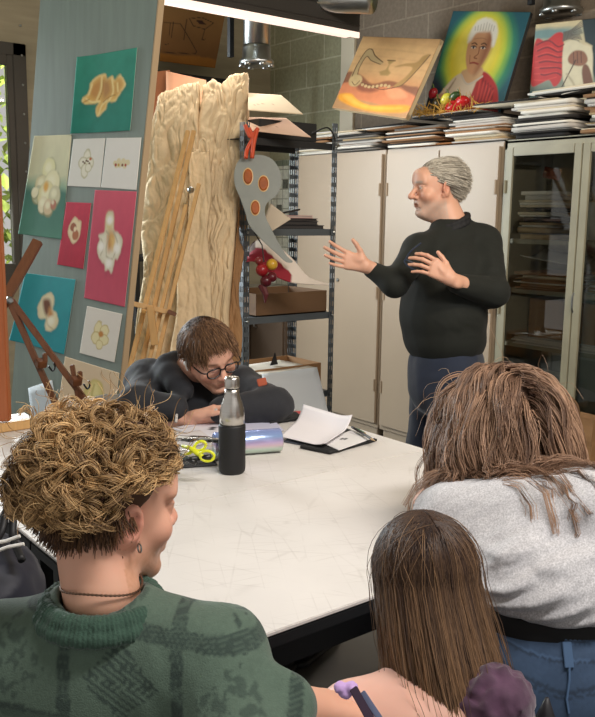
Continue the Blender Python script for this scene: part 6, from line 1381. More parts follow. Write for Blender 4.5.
def curly_person():
    Hc = at(109, 505, 1.17); hs_ = .93; th = math.radians(50); fwd = FH*math.cos(th)+RH*math.sin(th)-ZZ*.12; R = axes(fwd, ZZ, -.04)
    root = thing('person', 'person with curly blond hair and green patterned sweater, seen from behind at lower left', 'person', A3((.6, .78, 0)))
    nb = at(102, 594, 1.135)
    S = SDF(Hc-.19, Hc+.19, .003); head(S, Hc, R, hs_, puff=1.05); S.cap(loc(Hc, R, (0, -.03, -.03), hs_), nb, .047, .051, k=.02); h = S.mesh()
    wr = at(300, 702, 1.12); S2 = SDF(wr-.22, wr+.25, .0045); hand(S2, at(322, 708, 1.15), unit(CR*.8-CU*.25+CF*.5), CF, .95, .6, .08, .3, N=-CU); S2.cap(at(322, 708, 1.15), at(280, 706, 1.1), .025, .031, k=.01); h2 = S2.mesh()
    T0, T1 = at(102, 680, 1.16), A3((.43, .94, .56)); S4 = SDF(T1-.4, T1+.7, .012); S4.cap(nb, T0, .05, .06, k=.03).cap(T0, T1, .07, .09, k=.05); c4 = S4.mesh()
    V, Q = join(h, h2, c4); col = skin_col(V, Hc, R, hs_, (218, 164, 138), stub=((186, 132, 96), .5), brows=(170, 120, 80), blush=(222, 120, 104))
    body = mk('body', V, Q, skin_mat('fair warm skin'), root, col=col, smooth=True)
    # sweater
    shL, shR = at(-8, 664, 1.17), at(214, 662, 1.13); S = SDF(A3((-.15, .35, .45)), A3((1.0, 1.5, 1.08)), .0046)
    S.cap(nb-ZZ*.03, shR, .054, .06, k=.04); S.cap(nb-ZZ*.03, shL, .054, .06, k=.04); S.cap(shL, shR, .07, .07, k=.04)
    mid = (shL+shR)/2; S.ell(mid-ZZ*.10, (.16, .1, .15), obasis(shR-shL), k=.06); S.ell(mid-ZZ*.26, (.165, .11, .16), obasis(shR-shL), k=.05)
    eR = at(248, 770, 1.02); cR = at(284, 705, 1.09); S.cap(shR, eR, .06, .052, k=.03); S.cap(eR, cR, .052, .042, k=.03); eL = shL+A3((-.03, .05, -.27)); S.cap(shL, eL, .07, .06, k=.04)
    S.disp(lambda P_: folds(P_, (0, 0, 1), 7, 23, .005)+folds(P_, shR-eR, 14, 24, .006)*(np.linalg.norm(P_-(shR+eR)/2, axis=1) < .14))
    S.cap(nb-ZZ*.05, nb+ZZ*.14, .053, .06, k=.008, op='sub'); V, Q = S.mesh()
    # knitted pattern: darker bands and diamond panels in the yarn itself
    ex = unit(shR-shL); u = (V-mid)@ex/.145+.12; w = (V[:, 2]-mid[2])/.115+.25; w2 = w+.12*u
    c = np.zeros((len(V), 3))+lin((84, 102, 88)); fleck = vnoise(V, 420, 5); c *= (.86+.22*fleck)[:, None]
    fu, fw = np.abs(u-np.round(u)), np.abs(w2-np.round(w2)); dark = lin((34, 48, 44))
    band = np.clip(((np.minimum(fu*.145, fw*.115) < .0085)*(.55+.45*(np.sin(V[:, 2]*1500) > -.2))), 0, 1)
    cu, cw = (u-np.floor(u)-.5), (w2-np.floor(w2)-.5); dia = (np.abs(cu)*1.25+np.abs(cw)*1.0 < .42); par = (np.floor(u)+np.floor(w2)) % 2 == 0
    strp = (np.sin((cu*1.0+cw*1.2)*62) > -.1)*1.0; strp2 = (fbm(V, 130, 7, 2) > .5)*.7; dm = dia*np.where(par, strp, strp2)*.75
    kk = np.clip(np.maximum(band*.8, dm), 0, 1)[:, None]; c = c*(1-kk)+dark*(.8+.5*fleck[:, None])*kk
    sw = mk('sweater', V, Q, cloth_mat('green wool knit', rough=.95, sheen=.15, bump=(420, .6, .0018)), root, col=c, smooth=True)
    # ribbed collar
    S = SDF(nb-.16, nb+.16, .0026); ct = nb-ZZ*.018
    for a in np.linspace(0, 2*math.pi, 25)[:-1]:
        b_ = a+2*math.pi/24; pt = lambda q: ct+A3((math.cos(q)*.078, math.sin(q)*.078, 0))-fwd*.0
        S.cap(pt(a)-ZZ*.006, pt(b_)-ZZ*.006, .012, k=.004); S.cap(pt(a)*1-ZZ*.0+(nb-pt(a))*.1*A3((1, 1, 0))+ZZ*.008, pt(b_)+(nb-pt(b_))*.1*A3((1, 1, 0))+ZZ*.008, .0115, k=.006)
    S.disp(lambda P_: .0013*np.sin(np.arctan2(P_[:, 1]-ct[1], P_[:, 0]-ct[0])*90), .015); V, Q = S.mesh()
    an = np.arctan2(V[:, 1]-ct[1], V[:, 0]-ct[0]); c = np.zeros((len(V), 3))+lin((54, 80, 66)); c *= (.85+.25*(np.sin(an*90) < 0))[:, None]; mk('ribbed_collar', V, Q, sw.data.materials[0], sw, col=c, smooth=True)
    # chain necklace
    ch = MB(); pts = [nb+ZZ*.018+A3((math.cos(a)*.0535, math.sin(a)*.0535, .006*math.sin(a*2))) for a in np.linspace(0, 2*math.pi, 120)]
    ch.tube(pts, [.0018 if k % 2 else .0011 for k in range(120)], 6, False); tag(ch.build('necklace', mat('dark silver chain', (120, 96, 80), rough=.35, metal=.9)), 'fine metal chain necklace around the curly haired person neck', 'necklace')
    er = MB(); ep = loc(Hc, R, (.088, .006, -.036), hs_); er.tube([ep+A3((math.cos(a)*.0, math.cos(a)*.005, math.sin(a)*.006)) for a in np.linspace(0, 6.28, 14)], .0012, 6, False); tag(er.build('earring', M['steel']), 'small silver hoop in the left lobe of the curly person' if False else 'small silver hoop earring of the curly haired person', 'earring')
    # trousers
    S = SDF(A3((-.05, .3, .0)), A3((1.15, 1.5, .6)), .01); ft = []
    S.ell(A3((.43, .92, .50)), (.17, .15, .1), k=.04)
    for x in (-.1, .12):
        kn_ = A3((.40+x*1.0, 1.32, .49)); an_ = A3((.40+x*1.0, 1.30, .09)); S.cap(A3((.43+x, .96, .5)), kn_, .085, .066, k=.03).cap(kn_, an_, .062, .05, k=.02); ft.append(an_)
    S.disp(lambda P_: folds(P_, (0, 1, 0), 9, 3, .004)); V, Q = S.mesh(); mk('trousers', V, Q, mat('black trousers', (30, 32, 34), rough=.85), root, smooth=True)
    for an_ in ft:
        S = SDF(an_-.3, an_+.3, .008); S.cap(an_+A3((0, -.04, -.045)), an_+A3((.02, .15, -.05)), .044, .036, k=.02); S.cap(an_, an_-A3((0, 0, .05)), .045, .05); S.half((0, 0, .003), (0, 0, -1)); V, Q = S.mesh(); mk('shoe', V, Q, M['black'], root, smooth=True)
    # hair: dark short undercut, then curls
    S = SDF(Hc-.2, Hc+.2, .0035); S.ell(loc(Hc, R, (0, -.024, .036), hs_), (.0735, .09, .081), R, k=.01); S.ell(loc(Hc, R, (0, -.065, -.03), hs_), (.04, .024, .026), R, k=.03)
    S.ell(loc(Hc, R, (0, .1, -.03), hs_), (.085, .08, .108), R, k=.008, op='sub'); S.ell(loc(Hc, R, (0, .035, -.06), hs_), (.2, .052, .08), R, k=.008, op='sub'); V, Q = S.mesh()
    cap = mk('hair', V, Q, M['hair'], root, col=np.zeros((len(V), 3))+lin((78, 54, 38)), smooth=True)
    hs = Strands(); cond = lambda q: (q[:, 2] < .02) & (q[:, 2] > -.055) & (q[:, 1] < .0) ; P_, N_, q = scalp_points(2600, Hc, R, hs_, cond, rad=(.079, .099, .088))
    n = 5; t = np.linspace(0, 1, n); v = -ZZ*.8+N_*.45+rng.normal(0, .18, P_.shape); pts = P_[:, None]+v[:, None]*(t*.02)[None, :, None]; hs.add(pts, np.linspace(.0011, .0005, n), cmix((62, 42, 30), (130, 94, 62), rng.random((len(P_), 1))+0*t[None]))
    cond = lambda q: (q[:, 2] > .016+.05*np.clip(q[:, 1]*16+1.2, 0, 1)) ; NC = 820
    P_, N_, q = scalp_points(NC, Hc, R, hs_, cond, ctr=(0, -.02, .037), rad=(.083, .101, .09))
    n = 30; t = np.linspace(0, 1, n); full = (P_-Hc)@(-RH); 
    fringe = np.clip(q[:, 1]*10, 0, 1)
    Ln = (.036+.024*rng.random(NC))*(1+.28*np.clip(full*12, 0, 1))*(1-.3*np.clip(-full*10, 0, 1))*(.62+.38*np.clip((q[:, 2]-.02)*18, 0, 1))*np.where((q[:, 1] > -.04) & (q[:, 2] < .085), .6, 1)
    V0 = unit_rows(N_*1.0+ZZ*.1+rng.normal(0, .35, (NC, 3))); cen = np.zeros((NC, n, 3)); p = P_.copy(); v = V0.copy()
    for i in range(n):
        cen[:, i] = p; v = v+(-ZZ*.13)+rng.normal(0, .05, (NC, 3)); v = unit_rows(v); p = p+v*(Ln/n)[:, None]; p = push_out(p, [(loc(Hc, R, (0, -.02, .037), hs_), A3((.083, .101, .09))*hs_, R)], .002)
    T = np.gradient(cen, axis=1); T = T/np.maximum(np.linalg.norm(T, axis=2, keepdims=True), 1e-9); ref = unit_rows(rng.normal(size=(NC, 3)))[:, None]; X = np.cross(T, ref); X /= np.maximum(np.linalg.norm(X, axis=2, keepdims=True), 1e-9); Y = np.cross(T, X)
    turns = rng.uniform(.7, 1.9, NC); ph = rng.uniform(0, 6.28, NC); hr = rng.uniform(.006, .0135, NC); hand_ = rng.choice([-1, 1], NC)
    tone = np.clip((vnoise(P_, 16, 3)[:, None]-.5)*1.7+.42, 0, 1)*.75+rng.random((NC, 1))*.3
    for k in range(15):
        dph = rng.normal(0, .38, NC); dr = 1+rng.normal(0, .24, NC); a = (ph+dph)[:, None]+hand_[:, None]*turns[:, None]*6.28*t[None]*(1+.05*rng.normal(size=(NC, 1)))
        rr_ = (hr*dr)[:, None]*np.clip(t*3, 0, 1)[None]; pts = cen+X*(np.cos(a)*rr_)[..., None]+Y*(np.sin(a)*rr_)[..., None]+rng.normal(0, .0017, (NC, 1, 3))*t[None, :, None]
        tt = np.clip(tone*.8+t[None]*.7+rng.normal(0, .17, (NC, 1))-.42, 0, 1)
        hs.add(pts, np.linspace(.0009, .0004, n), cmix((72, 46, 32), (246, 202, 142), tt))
    fl = 90; P2, N2, q2 = scalp_points(fl, Hc, R, hs_, cond, rad=(.09, .11, .1)); t2 = np.linspace(0, 1, 22); a = rng.uniform(0, 6.28, (fl, 1))+t2[None]*rng.uniform(3, 9, (fl, 1)); X2 = unit_rows(np.cross(N2, rng.normal(size=(fl, 3)))); Y2 = np.cross(N2, X2)
    pts = P2[:, None]+N2[:, None]*(t2*.062)[None, :, None]+(X2[:, None]*np.cos(a)[..., None]+Y2[:, None]*np.sin(a)[..., None])*.009; hs.add(pts, np.linspace(.0006, .0004, 22), cmix((150, 110, 74), (220, 184, 132), rng.random((fl, 1))+0*t2[None]))
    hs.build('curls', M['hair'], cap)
    stool('stool', 'black stool under the curly haired person', .43, .92, .385)
def unit_rows(v): return v/np.maximum(np.linalg.norm(v, axis=-1, keepdims=True), 1e-9)
curly_person()

def grey_shirt_person():
    Hc = at(497, 432, 1.88); fwd = FH*.8-RH*.35-ZZ*.4; R = axes(fwd, ZZ+FH*.3, 0)
    root = thing('person', 'person with wavy brown hair in grey T-shirt and blue jeans, seen from behind', 'person', A3((1.3, .86, 0)))
    nb = at(512, 486, 1.78); S = SDF(Hc-.19, Hc+.19, .005); head(S, Hc, R, .98); S.cap(loc(Hc, R, (0, -.03, -.03)), nb, .055, .06, k=.02); h = S.mesh()
    shL, shR = at(455, 524, 1.72), at(596, 514, 1.6); eL = at(433, 512, 1.86); eL[2] = TZ+.066
    S2 = SDF(A3((.9, .9, .6)), A3((2.0, 1.9, 1.05)), .006); wl_ = eL+A3((.19, .05, 0)); S2.cap(shL, eL, .05, .042, k=.03).cap(eL, wl_, .04, .028, k=.02); hand(S2, wl_, A3((1, .2, 0)), A3((-.2, 1, 0)), .9, .4, .1, .3, N=(0, 0, -1)); S2.half((0, 0, TZ+.002), (0, 0, -1)); h2 = S2.mesh()
    hip = A3((1.36, .93, .58)); T0 = at(525, 545, 1.70); S4 = SDF(hip-.4, hip+.7, .012); S4.cap(nb, T0, .05, .06, k=.03).cap(T0, hip, .07, .1, k=.05); c4 = S4.mesh()
    V, Q = join(h, h2, c4); mk('body', V, Q, skin_mat('pale skin'), root, col=skin_col(V, Hc, R, .98, (226, 178, 156)), smooth=True)
    hw = at(556, 598, 1.6)          # centre of the waist
    bx = unit(RH*.97+FH*(-.25)); Bm = obasis(bx)
    S = SDF(A3((.75, .45, .55)), A3((2.0, 1.6, 1.12)), .0055)
    S.cap(nb-ZZ*.055, shL, .055, .06, k=.04); S.cap(nb-ZZ*.055, shR, .055, .065, k=.04); S.cap(shL, shR, .08, .085, k=.05)
    S.ell(at(527, 545, 1.68), (.165, .125, .12), Bm, k=.05); S.ell(at(545, 572, 1.65), (.168, .13, .1), Bm, k=.05); S.ell(hw+ZZ*.05, (.178, .14, .085), Bm, k=.05)
    S.cap(shL, shL*.45+eL*.55, .068, .062, k=.03); S.cap(shR, shR+RH*.04-ZZ*.14+FH*.05, .07, .065, k=.03)
    dgn = unit(CR*.9+CU*.42); dg2 = unit(CR*.5+CU*.9); lowc = at(520, 565, 1.52)
    FL = [(462, 590, 530, 572, .014, .009), (470, 606, 560, 578, .016, .009), (500, 614, 585, 588, .015, .008), (530, 616, 610, 596, .013, .008), (455, 560, 545, 535, .012, .012), (470, 545, 580, 500, .010, .014), (432, 500, 470, 540, .012, .01), (445, 492, 500, 530, .011, .012), (540, 560, 620, 530, .012, .012)]
    def fo(P_):
        w = np.clip(1.1-np.abs(P_[:, 2]-lowc[2])/.11, 0, 1); w2_ = np.clip(1-np.linalg.norm(P_-shL, axis=1)/.17, 0, 1)
        a_ = P_@bx; b2 = P_[:, 2]; back = np.clip(-(P_-hw)@FH*20, 0, 1); rd = 0
        for (x0, y0, x1, y1, am, wd) in FL:
            p0, p1 = at(x0, y0, 1.52), at(x1, y1, 1.52); p0 = A3((p0@bx, p0[2])); p1 = A3((p1@bx, p1[2])); e = p1-p0; L2 = e@e; tt = np.clip(((a_-p0[0])*e[0]+(b2-p0[1])*e[1])/L2, 0, 1)
            dx, dz = a_-p0[0]-tt*e[0], b2-p0[1]-tt*e[1]+.012*np.sin(tt*3.1); dd = np.hypot(dx, dz); rd = rd-am*np.exp(-(dd/wd)**2)*np.sin(np.clip(tt, .05, .95)*math.pi)**.5
        return rd*back+folds(P_, dgn, 24, 31, .009)*(.25+w)+folds(P_, dg2, 16, 35, .009)*w2_+folds(P_, (0, 0, 1), 6, 36, .004)
    S.disp(fo); S.half(hw-ZZ*.018, -ZZ+FH*.0, .008); V, Q = S.mesh()
    fl_ = fbm(V*A3((1, 1, .7)), 260, 6, 2); c = cmix((184, 182, 184), (204, 202, 204), fl_*1.3-.1); hemb = V[:, 2] < hw[2]-.004+.02; c[hemb] = c[hemb]*.82
    mk('t_shirt', V, Q, cloth_mat('grey melange jersey', rough=.85, sheen=.1, bump=(700, .2, .001), noise=(330, .3, 2)), root, col=c, smooth=True)
    S = SDF(A3((.9, .5, .4)), A3((1.9, 1.3, .8)), .006); S.ell(hw-ZZ*.03, (.166, .128, .09), Bm, k=.03); V, Q = S.mesh(); mk('undershirt', V, Q, mat('black underlayer', (16, 16, 18), rough=.8), root, smooth=True)
    # jeans
    pc_ = hw-ZZ*.11+RH*.01; S = SDF(A3((.75, .35, .3)), A3((2.1, 1.9, .76)), .0055); S.ell(pc_, (.196, .155, .155), Bm, k=.04); S.ell(pc_-ZZ*.05, (.215, .17, .12), Bm, k=.04)
    for sg in (-1, 1): S.ell(pc_+bx*sg*.09-ZZ*.04-FH*.04, (.115, .12, .12), Bm, k=.03); k0 = pc_+bx*sg*.12+FH*.1-ZZ*.06; S.cap(k0, k0+A3((.22, .34, -.08)), .088, .07, k=.03)
    top = hw-ZZ*.004; S.cap(top-ZZ*.02, top+ZZ*.12, .145, .16, k=.006, op='sub') if False else None
    S.disp(lambda P_: folds(P_, dgn, 15, 41, .004)-.004*(P_[:, 2] > pc_[2]+.09))
    sagp = lambda P_: top[2]-.012+.028*(((P_-pc_)@bx)/.17)**2
    idx = np.nonzero(np.abs(S.f) < .6); PP = np.stack([S.ax[i][idx[i]] for i in range(3)], -1); S.f[idx] = np.maximum(S.f[idx], PP[:, 2]-sagp(PP)); V, Q = S.mesh()
    c = np.zeros((len(V), 3))+lin((54, 74, 100)); c *= (.75+.5*fbm(V, 11, 4, 3)+.25*(vnoise(V, 500, 3)-.5))[:, None]
    jx = (V-pc_)@bx; wd = sagp(V)-V[:, 2]; seam = (np.abs(wd-.004) < .0022) | (np.abs(wd-.036) < .002) | (np.abs(wd-(.085-.03*np.abs(jx)/.15)) < .0035) | (np.abs(wd-(.094-.03*np.abs(jx)/.15)) < .002); c[seam] *= .55; lite = (np.abs(wd-.008) < .0022) | (np.abs(wd-.032) < .0018); c[lite] *= 1.45
    je = mk('jeans', V, Q, cloth_mat('washed blue denim', rough=.8, sheen=.1, bump=(800, .35, .001)), root, col=np.clip(c, 0, 1), smooth=True)
    # surface helper: nearest jeans vertex seen at a pixel
    def onjeans(px, py):
        v = V-EYE; dd = v@CF; X = W/2+FPX*(v@CR)/dd; Y = H/2-FPX*(v@CU)/dd; k = np.argsort(((X-px)**2+(Y-py)**2)+np.where(dd > np.median(dd)+.02, 400, 0))[:6]; k = k[np.argmin(dd[k])]; return V[k]-CF*.003
    lp = mat('belt loop denim', (70, 96, 128), rough=.8); 
    for (a, b_) in (((563, 641), (568, 664)), ((486, 628), (484, 640))): MB().bar(onjeans(*a), onjeans(*b_), .016, .005, up=CF).build('belt_loop', lp, je, bevel=.001)
    st_ = mat('tan stitching', (150, 140, 120), rough=.8)
    MB().tube([onjeans(*p) for p in ((567, 664), (566, 680), (566, 697), (567, 714))], .0028, 5).build('centre_seam', lp, je)
    MB().tube([onjeans(*p) for p in ((506, 694), (520, 696), (531, 698), (529, 710), (526, 716))], .0022, 5).build('pocket_seam', mat('dark pocket seam', (44, 60, 88), rough=.8), je)
    # small dark pointed thing at the bottom edge
    pt = at(547, 700, 1.36); t_ = thing('folded_umbrella', 'dark pointed folded object with blue trim at bottom right edge', 'umbrella', pt-ZZ*.12)
    b = MB(); b.tube([pt-ZZ*.14, pt-ZZ*.06, pt-ZZ*.02, pt+ZZ*.004], [.034, .026, .012, .003], 12); b.build('canopy', mat('black nylon', (34, 32, 36), rough=.5), t_, smooth=True)
    MB().tube(catmull([pt-ZZ*.05-RH*.02-CF*.027, pt-ZZ*.035-RH*.006-CF*.02, pt-ZZ*.055-RH*.004-CF*.028, pt-ZZ*.06-RH*.02-CF*.029, pt-ZZ*.085-RH*.028-CF*.03], 6), .0035, 6).build('blue_trim', mat('pale blue trim', (110, 130, 190), rough=.5), t_)
    MB().tube([pt-ZZ*.14, A3((pt[0], pt[1], .0))], .006, 8).build('shaft', M['black'], t_)
    # hair
    S = SDF(Hc-.22, Hc+.22, .005); sk = loc(Hc, R, (0, -.022, .036), .98); S.ell(sk, A3((.086, .104, .092)), R, k=.01); S.ell(loc(Hc, R, (0, -.07, -.04)), (.085, .06, .07), R, k=.04); S.ell(nb+ZZ*.02-FH*.02, (.08, .06, .05), None, k=.04); S.ell(loc(Hc, R, (0, .12, -.04)), (.07, .07, .12), R, k=.01, op='sub'); V2, Q2 = S.mesh()
    cap = mk('hair', V2, Q2, M['hair'], root, col=np.zeros((len(V2), 3))+lin((84, 60, 46)), smooth=True)
    hs = Strands(); NC = 760; cond = lambda q: (q[:, 2] > -.02) & ~((q[:, 1] > .06) & (q[:, 2] < .07)); P_, N_, q = scalp_points(NC, Hc, R, .98, cond, rad=(.084, .104, .093))
    side = np.sign(q[:, 0:1]+.01)*R[:, 0]; v0 = unit_rows(N_*.5+side*.5-R[:, 1]*.4); n = 30; L_ = .26+.06*rng.random(NC)
    cols_ = [(sk, A3((.088, .106, .095)), R), (nb+ZZ*.0, A3((.075, .07, .05)), None), ((shL+shR)/2-ZZ*.0, A3((.16, .095, .095)), Bm)]
    L_ = L_*(.75+.25*np.clip(.5+(P_[:, 2]-Hc[2])*6, 0, 1)); cols_ = cols_[:1]+[(shL*(1-w_)+shR*w_-ZZ*.005, A3((.09, .095, .09)), None) for w_ in (0, .17, .34, .5, .67, .84, 1)]; lay = .002+.016*rng.random(NC)
    cen = drape(P_, v0, L_*1.05, n, cols_, lay, stiff=.78, jitter=.3); tq = np.linspace(0, 1, n)
    for i in range(n): cen[:, i] = push_out(cen[:, i]-FH*(.13*tq[i]**1.4*np.clip(.4+((P_-Hc)@-FH)*8, 0, 1))[:, None], cols_, lay[:, None])
    t = np.linspace(0, 1, n); cl = vnoise(P_, 20, 9); T = np.gradient(cen, axis=1); T /= np.maximum(np.linalg.norm(T, axis=2, keepdims=True), 1e-9); X = np.cross(T, unit_rows(N_+.01)[:, None]); X /= np.maximum(np.linalg.norm(X, axis=2, keepdims=True), 1e-9); Yv = np.cross(T, X)
    tone = cl[:, None]*.5+rng.random((NC, 1))*.35
    for k in range(10):
        ph = (cl*14+rng.normal(0, .35, NC))[:, None]; am = (.008+.009*t)*np.clip(t*1.6, 0, 1)[None]; pts = cen+X*(np.sin(ph+t[None]*13)*am)[..., None]+Yv*(np.cos(ph+t[None]*13)*am*.6)[..., None]+(X*rng.normal(0, .0048, (NC, 1, 1))+Yv*rng.normal(0, .003, (NC, 1, 1)))*(1-.35*t)[None, :, None]
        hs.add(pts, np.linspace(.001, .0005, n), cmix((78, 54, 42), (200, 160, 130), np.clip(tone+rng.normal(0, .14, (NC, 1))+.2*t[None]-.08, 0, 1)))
    fl = 50; P2, N2, q2 = scalp_points(fl, Hc, R, 1.0, cond, rad=(.1, .12, .1)); f_ = drape(P2, unit_rows(N2+rng.normal(0, .4, (fl, 3))), .13, 18, cols_, .03, stiff=.86, jitter=1.0); hs.add(f_, np.linspace(.0006, .0004, 18), cmix((120, 90, 70), (180, 150, 120), rng.random((fl, 1))+np.zeros((1, 18))))
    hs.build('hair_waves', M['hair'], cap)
    stool('stool', 'black stool under the person in grey T-shirt', hip[0]-.02, hip[1]-.02, .385)
    S = SDF(A3((1.2, .9, .0)), A3((2.1, 1.9, .6)), .012)
    ft = []
    for sg in (-1, 1):
        k0 = pc_+bx*sg*.12+FH*.1-ZZ*.06+A3((.22, .34, -.08)); an_ = A3((k0[0], k0[1]-.02, .09)); S.cap(k0, an_, .068, .055, k=.02); ft.append(an_)
    V, Q = S.mesh(); mk('trouser_leg', V, Q, lp, root, smooth=True)
    for an_ in ft:
        S = SDF(an_-.3, an_+.3, .008); S.cap(an_+A3((0, -.04, -.045)), an_+A3((.03, .14, -.05)), .044, .036, k=.02); S.cap(an_, an_-A3((0, 0, .05)), .045, .05); S.half((0, 0, .003), (0, 0, -1)); V, Q = S.mesh(); mk('shoe', V, Q, M['black'], root, smooth=True)
grey_shirt_person()

def long_hair_person():
    Hc = at(423, 588, 1.30); fwd = FH*.93-RH*.22-ZZ*.3; R = axes(fwd, ZZ, .03)
    root = thing('person', 'person with long straight brown hair and purple cardigan, seen from behind at bottom centre', 'person', A3((.88, .72, 0)))
    nb = at(427, 668, 1.25); S = SDF(Hc-.18, Hc+.18, .004); head(S, Hc, R, .85); S.cap(loc(Hc, R, (0, -.03, -.03), .92), nb, .048, .05, k=.02); h = S.mesh()
    shL, shR = at(350, 716, 1.2), at(497, 704, 1.15); T1 = A3((.80, .74, .52)); S2 = SDF(A3((.4, .4, .35)), A3((1.2, 1.25, .95)), .005)
    S2.cap(nb, nb-ZZ*.04, .048, .05, k=.03); S2.cap(nb-ZZ*.035, shL, .034, .043, k=.035).cap(nb-ZZ*.035, shR, .034, .04, k=.035); S2.ell((shL+shR)/2-ZZ*.06, (.12, .075, .1), obasis(shR-shL), k=.05); S2.cap((shL+shR)/2-ZZ*.08, T1, .09, .11, k=.04)
    eL = shL+A3((-.02, .03, -.24)); S2.cap(shL, eL, .042, .034, k=.02); h2 = S2.mesh(); V, Q = join(h, h2); mk('body', V, Q, skin_mat('rosy skin'), root, col=skin_col(V, Hc, R, .92, (232, 180, 160)), smooth=True)
    # top and fuzzy cardigan
    S = SDF(A3((.4, .4, .4)), A3((1.3, 1.25, .95)), .0045); mid = (shL+shR)/2
    Bm = obasis(shR-shL)
    S.ell(mid-ZZ*.1, (.135, .092, .1), Bm, k=.03); S.cap(mid-ZZ*.12, T1, .105, .125, k=.03); S.cap(shR+RH*.0, shR+A3((.05, .02, -.22)), .046, .046, k=.03); S.cap(mid+unit(shR-shL)*.045-ZZ*.02, shR, .042, .042, k=.03); S.half(mid-unit(shR-shL)*.01+ZZ*.0, unit(-(shR-shL))*.5+ZZ*.87, .004) if False else None
    idx = np.nonzero(S.f < .9); PP = np.stack([S.ax[i][idx[i]] for i in range(3)], -1); uu = (PP-mid)@unit(shR-shL); S.f[idx] = np.maximum(S.f[idx], PP[:, 2]-(mid[2]-.035+np.clip(uu+.0, 0, .05)*2.2))
    S.disp(lambda P_: (fbm(P_, 85, 4, 2)-.5)*.014); V, Q = S.mesh(); c = np.zeros((len(V), 3))+lin((74, 44, 66)); c *= (.6+.9*fbm(V, 85, 4, 2))[:, None]; cg = mk('cardigan', V, Q, cloth_mat('purple boucle', sheen=.3), root, col=c, smooth=True)
    def strap(p, q_, w_, mm, name): MB().bar(p, q_, w_, .003, up=CF).build(name, mm, cg, bevel=.001)
    dm = mat('dark plum strap', (58, 40, 60), rough=.7)
    strap(at(353, 688, 1.07), at(372, 722, 1.04), .011, dm, 'strap'); strap(at(362, 692, 1.07), at(382, 722, 1.04), .008, mat('grey blue strap', (104, 112, 140), rough=.7), 'strap')
    bw = at(346, 690, 1.08); S = SDF(bw-.04, bw+.04, .002)
    for (dx, dy) in ((-.008, .003), (.007, .004), (0, -.004)): S.ell(bw+RH*dx+ZZ*dy, (.009, .008, .007), k=.004)
    S.disp(lambda P_: (fbm(P_, 160, 4, 2)-.5)*.005); V, Q = S.mesh(); mk('lilac_bow', V, Q, mat('lilac fabric', (196, 160, 214), rough=.7), cg, smooth=True)
    S = SDF(A3((.4, .5, .0)), A3((1.4, 1.4, .62)), .01); S.ell(T1-ZZ*.03, (.15, .14, .09), k=.04); ft = []
    for x in (-.08, .09):
        kn_ = A3((T1[0]+.06+x*1.2, 1.1, .48)); an_ = A3((T1[0]+.08+x*1.2, 1.08, .09)); S.cap(T1+A3((x, 0, -.03)), kn_, .07, .055, k=.03).cap(kn_, an_, .052, .045, k=.02); ft.append(an_)
    V, Q = S.mesh(); mk('trousers', V, Q, mat('dark jeans fabric', (34, 40, 56), rough=.85), root, smooth=True)
    for an_ in ft:
        S = SDF(an_-.3, an_+.3, .008); S.cap(an_+A3((0, -.03, -.045)), an_+A3((.02, .13, -.05)), .042, .034, k=.02); S.cap(an_, an_-A3((0, 0, .05)), .042, .048); S.half((0, 0, .003), (0, 0, -1)); V, Q = S.mesh(); mk('shoe', V, Q, M['black'], root, smooth=True)
    # long straight hair
    sk = loc(Hc, R, (0, -.02, .034), .86); S = SDF(Hc-.25, Hc+.2, .004); S.ell(sk, A3((.078, .095, .087))*.88, R, k=.01); S.cap(loc(Hc, R, (0, -.02, -.02)), nb+ZZ*.01, .058, .05, k=.03); S.ell(loc(Hc, R, (0, .11, -.04)), (.07, .07, .12), R, k=.01, op='sub'); V, Q = S.mesh()
    cap = mk('hair', V, Q, M['hair'], root, col=np.zeros((len(V), 3))+lin((58, 38, 30)), smooth=True)
    hs = Strands(); N = 7500; n = 34; t = np.linspace(0, 1, n); rx, ry, rz = .070, .084, .080
    phi = rng.uniform(-2.25, 2.25, N); sgn = np.sign(phi+1e-6); y0 = rng.uniform(-.75, .55, N)
    d0 = unit_rows(np.stack([sgn*.03+rng.normal(0, .012, N), y0, 1-.25*y0**2], -1)); d1 = unit_rows(np.stack([np.sin(phi), -np.cos(phi), -.15+0*phi], -1))
    total = .36+.06*rng.random(N); arc = .13; lay = (.0+.009*rng.random(N))
    tone_r = rng.random(N); cl = vnoise(np.stack([phi*.5, phi*0, phi*0], -1), 9, 3); pts = np.zeros((N, n, 3)); zb = rz*-.15
    for i in range(n):
        L_ = t[i]*total; s_ = np.clip(L_/arc, 0, 1)[:, None]; s_ = s_**.9; dd = unit_rows(d0*(1-s_)+d1*s_); below = np.maximum(L_-arc, 0)
        fl_ = 1+.10*np.clip(below/.12, 0, 1)-.12*np.clip((below-.1)/.1, 0, 1); conv = np.clip(below/.2, 0, 1)
        p = dd*np.stack([(rx+lay)*fl_, (ry+lay)*fl_*(1-.1*conv), rz+lay], -1); p[:, 2] -= below; p[:, 1] -= .012*conv
        p[:, 0] += .014*conv**1.5+.0035*np.sin(cl*22+below*38)*conv+rng.normal(0, .0004, N)
        pts[:, i] = Hc+(p+A3((0, -.016, .03)))@R.T-FH*(.062*np.clip(below/.16, 0, 1)**1.3*np.clip(1.2-np.abs(phi)/2.2, .2, 1))[:, None]
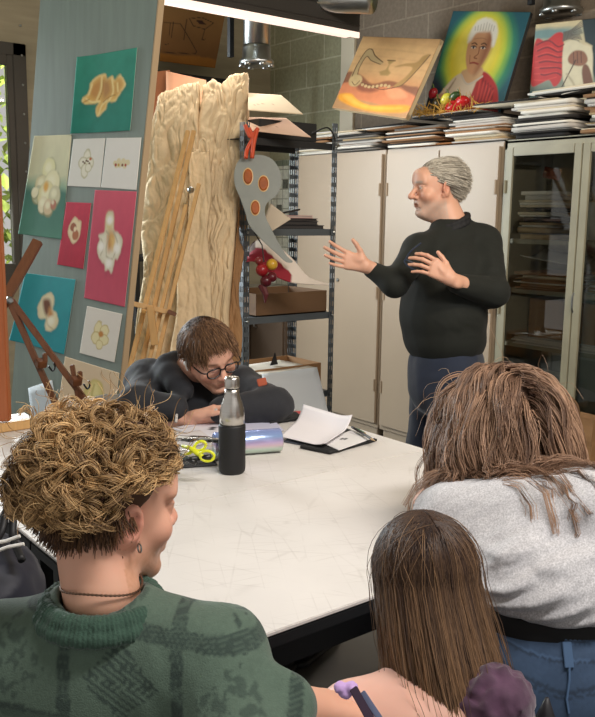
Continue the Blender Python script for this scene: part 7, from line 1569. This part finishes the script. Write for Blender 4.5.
        if i: pts[:, i] = push_out(pts[:, i], [(nb, A3((.058, .058, .08)), None), (mid-ZZ*.05, A3((.12, .082, .065)), Bm)], lay[:, None])
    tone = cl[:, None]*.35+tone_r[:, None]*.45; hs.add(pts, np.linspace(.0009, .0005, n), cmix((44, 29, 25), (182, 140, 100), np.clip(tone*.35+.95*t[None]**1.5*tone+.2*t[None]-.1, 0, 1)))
    wq = 60; ps = pts[rng.integers(0, N, wq)]+0; ps += (ps-(Hc-ZZ*.1))*A3((1, 1, 0))*rng.uniform(.03, .2, (wq, 1, 1)); hs.add(ps, np.linspace(.0005, .0004, n), cmix((70, 50, 40), (150, 116, 84), rng.random((wq, 1))+0*t[None]))
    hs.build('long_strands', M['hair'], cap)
    stool('stool', 'black stool under the long haired person', T1[0], T1[1]-.02, .385)
long_hair_person()
# backpack at the left edge
bc_ = at(2, 580, 1.5); bpk = thing('backpack', 'dark navy backpack with a black strap at the left edge', 'backpack', (bc_[0], bc_[1], .46))
c = bc_-RH*.045; S = SDF(c-.45, c+.26, .007); S.ell(c-ZZ*.04, (.11, .11, .12), None, k=.02); S.cap(c-ZZ*.04, A3((c[0], c[1], .56)), .11, .12, k=.03); S.ell(c+RH*.05-ZZ*.04-FH*.05, (.07, .06, .09), None, k=.02); S.half((0, 0, .455), (0, 0, -1)); S.disp(lambda P_: folds(P_, (1, 0, .4), 12, 4, .01)); V, Q = S.mesh(); mk('bag_body', V, Q, mat('navy nylon', (26, 28, 42), rough=.6), bpk, smooth=True)
MB().tube(catmull([at(-6, 545, 1.45), at(2, 530, 1.46), at(5, 515, 1.48), at(10, 505, 1.5), at(13, 520, 1.48), at(13, 538, 1.46), at(22, 560, 1.42)], 6), .007, 8).build('strap', M['black'], bpk, smooth=True)
MB().tube([at(-6, 543, 1.38), at(6, 541, 1.38), at(20, 536, 1.38)], .003, 6).build('strap_trim', M['white'], bpk); MB().tube([at(-6, 552, 1.38), at(8, 547, 1.38), at(24, 544, 1.38)], .003, 6).build('strap_trim', M['white'], bpk)
stool('stool', 'black stool carrying the navy backpack', c[0], c[1], .455, .15)
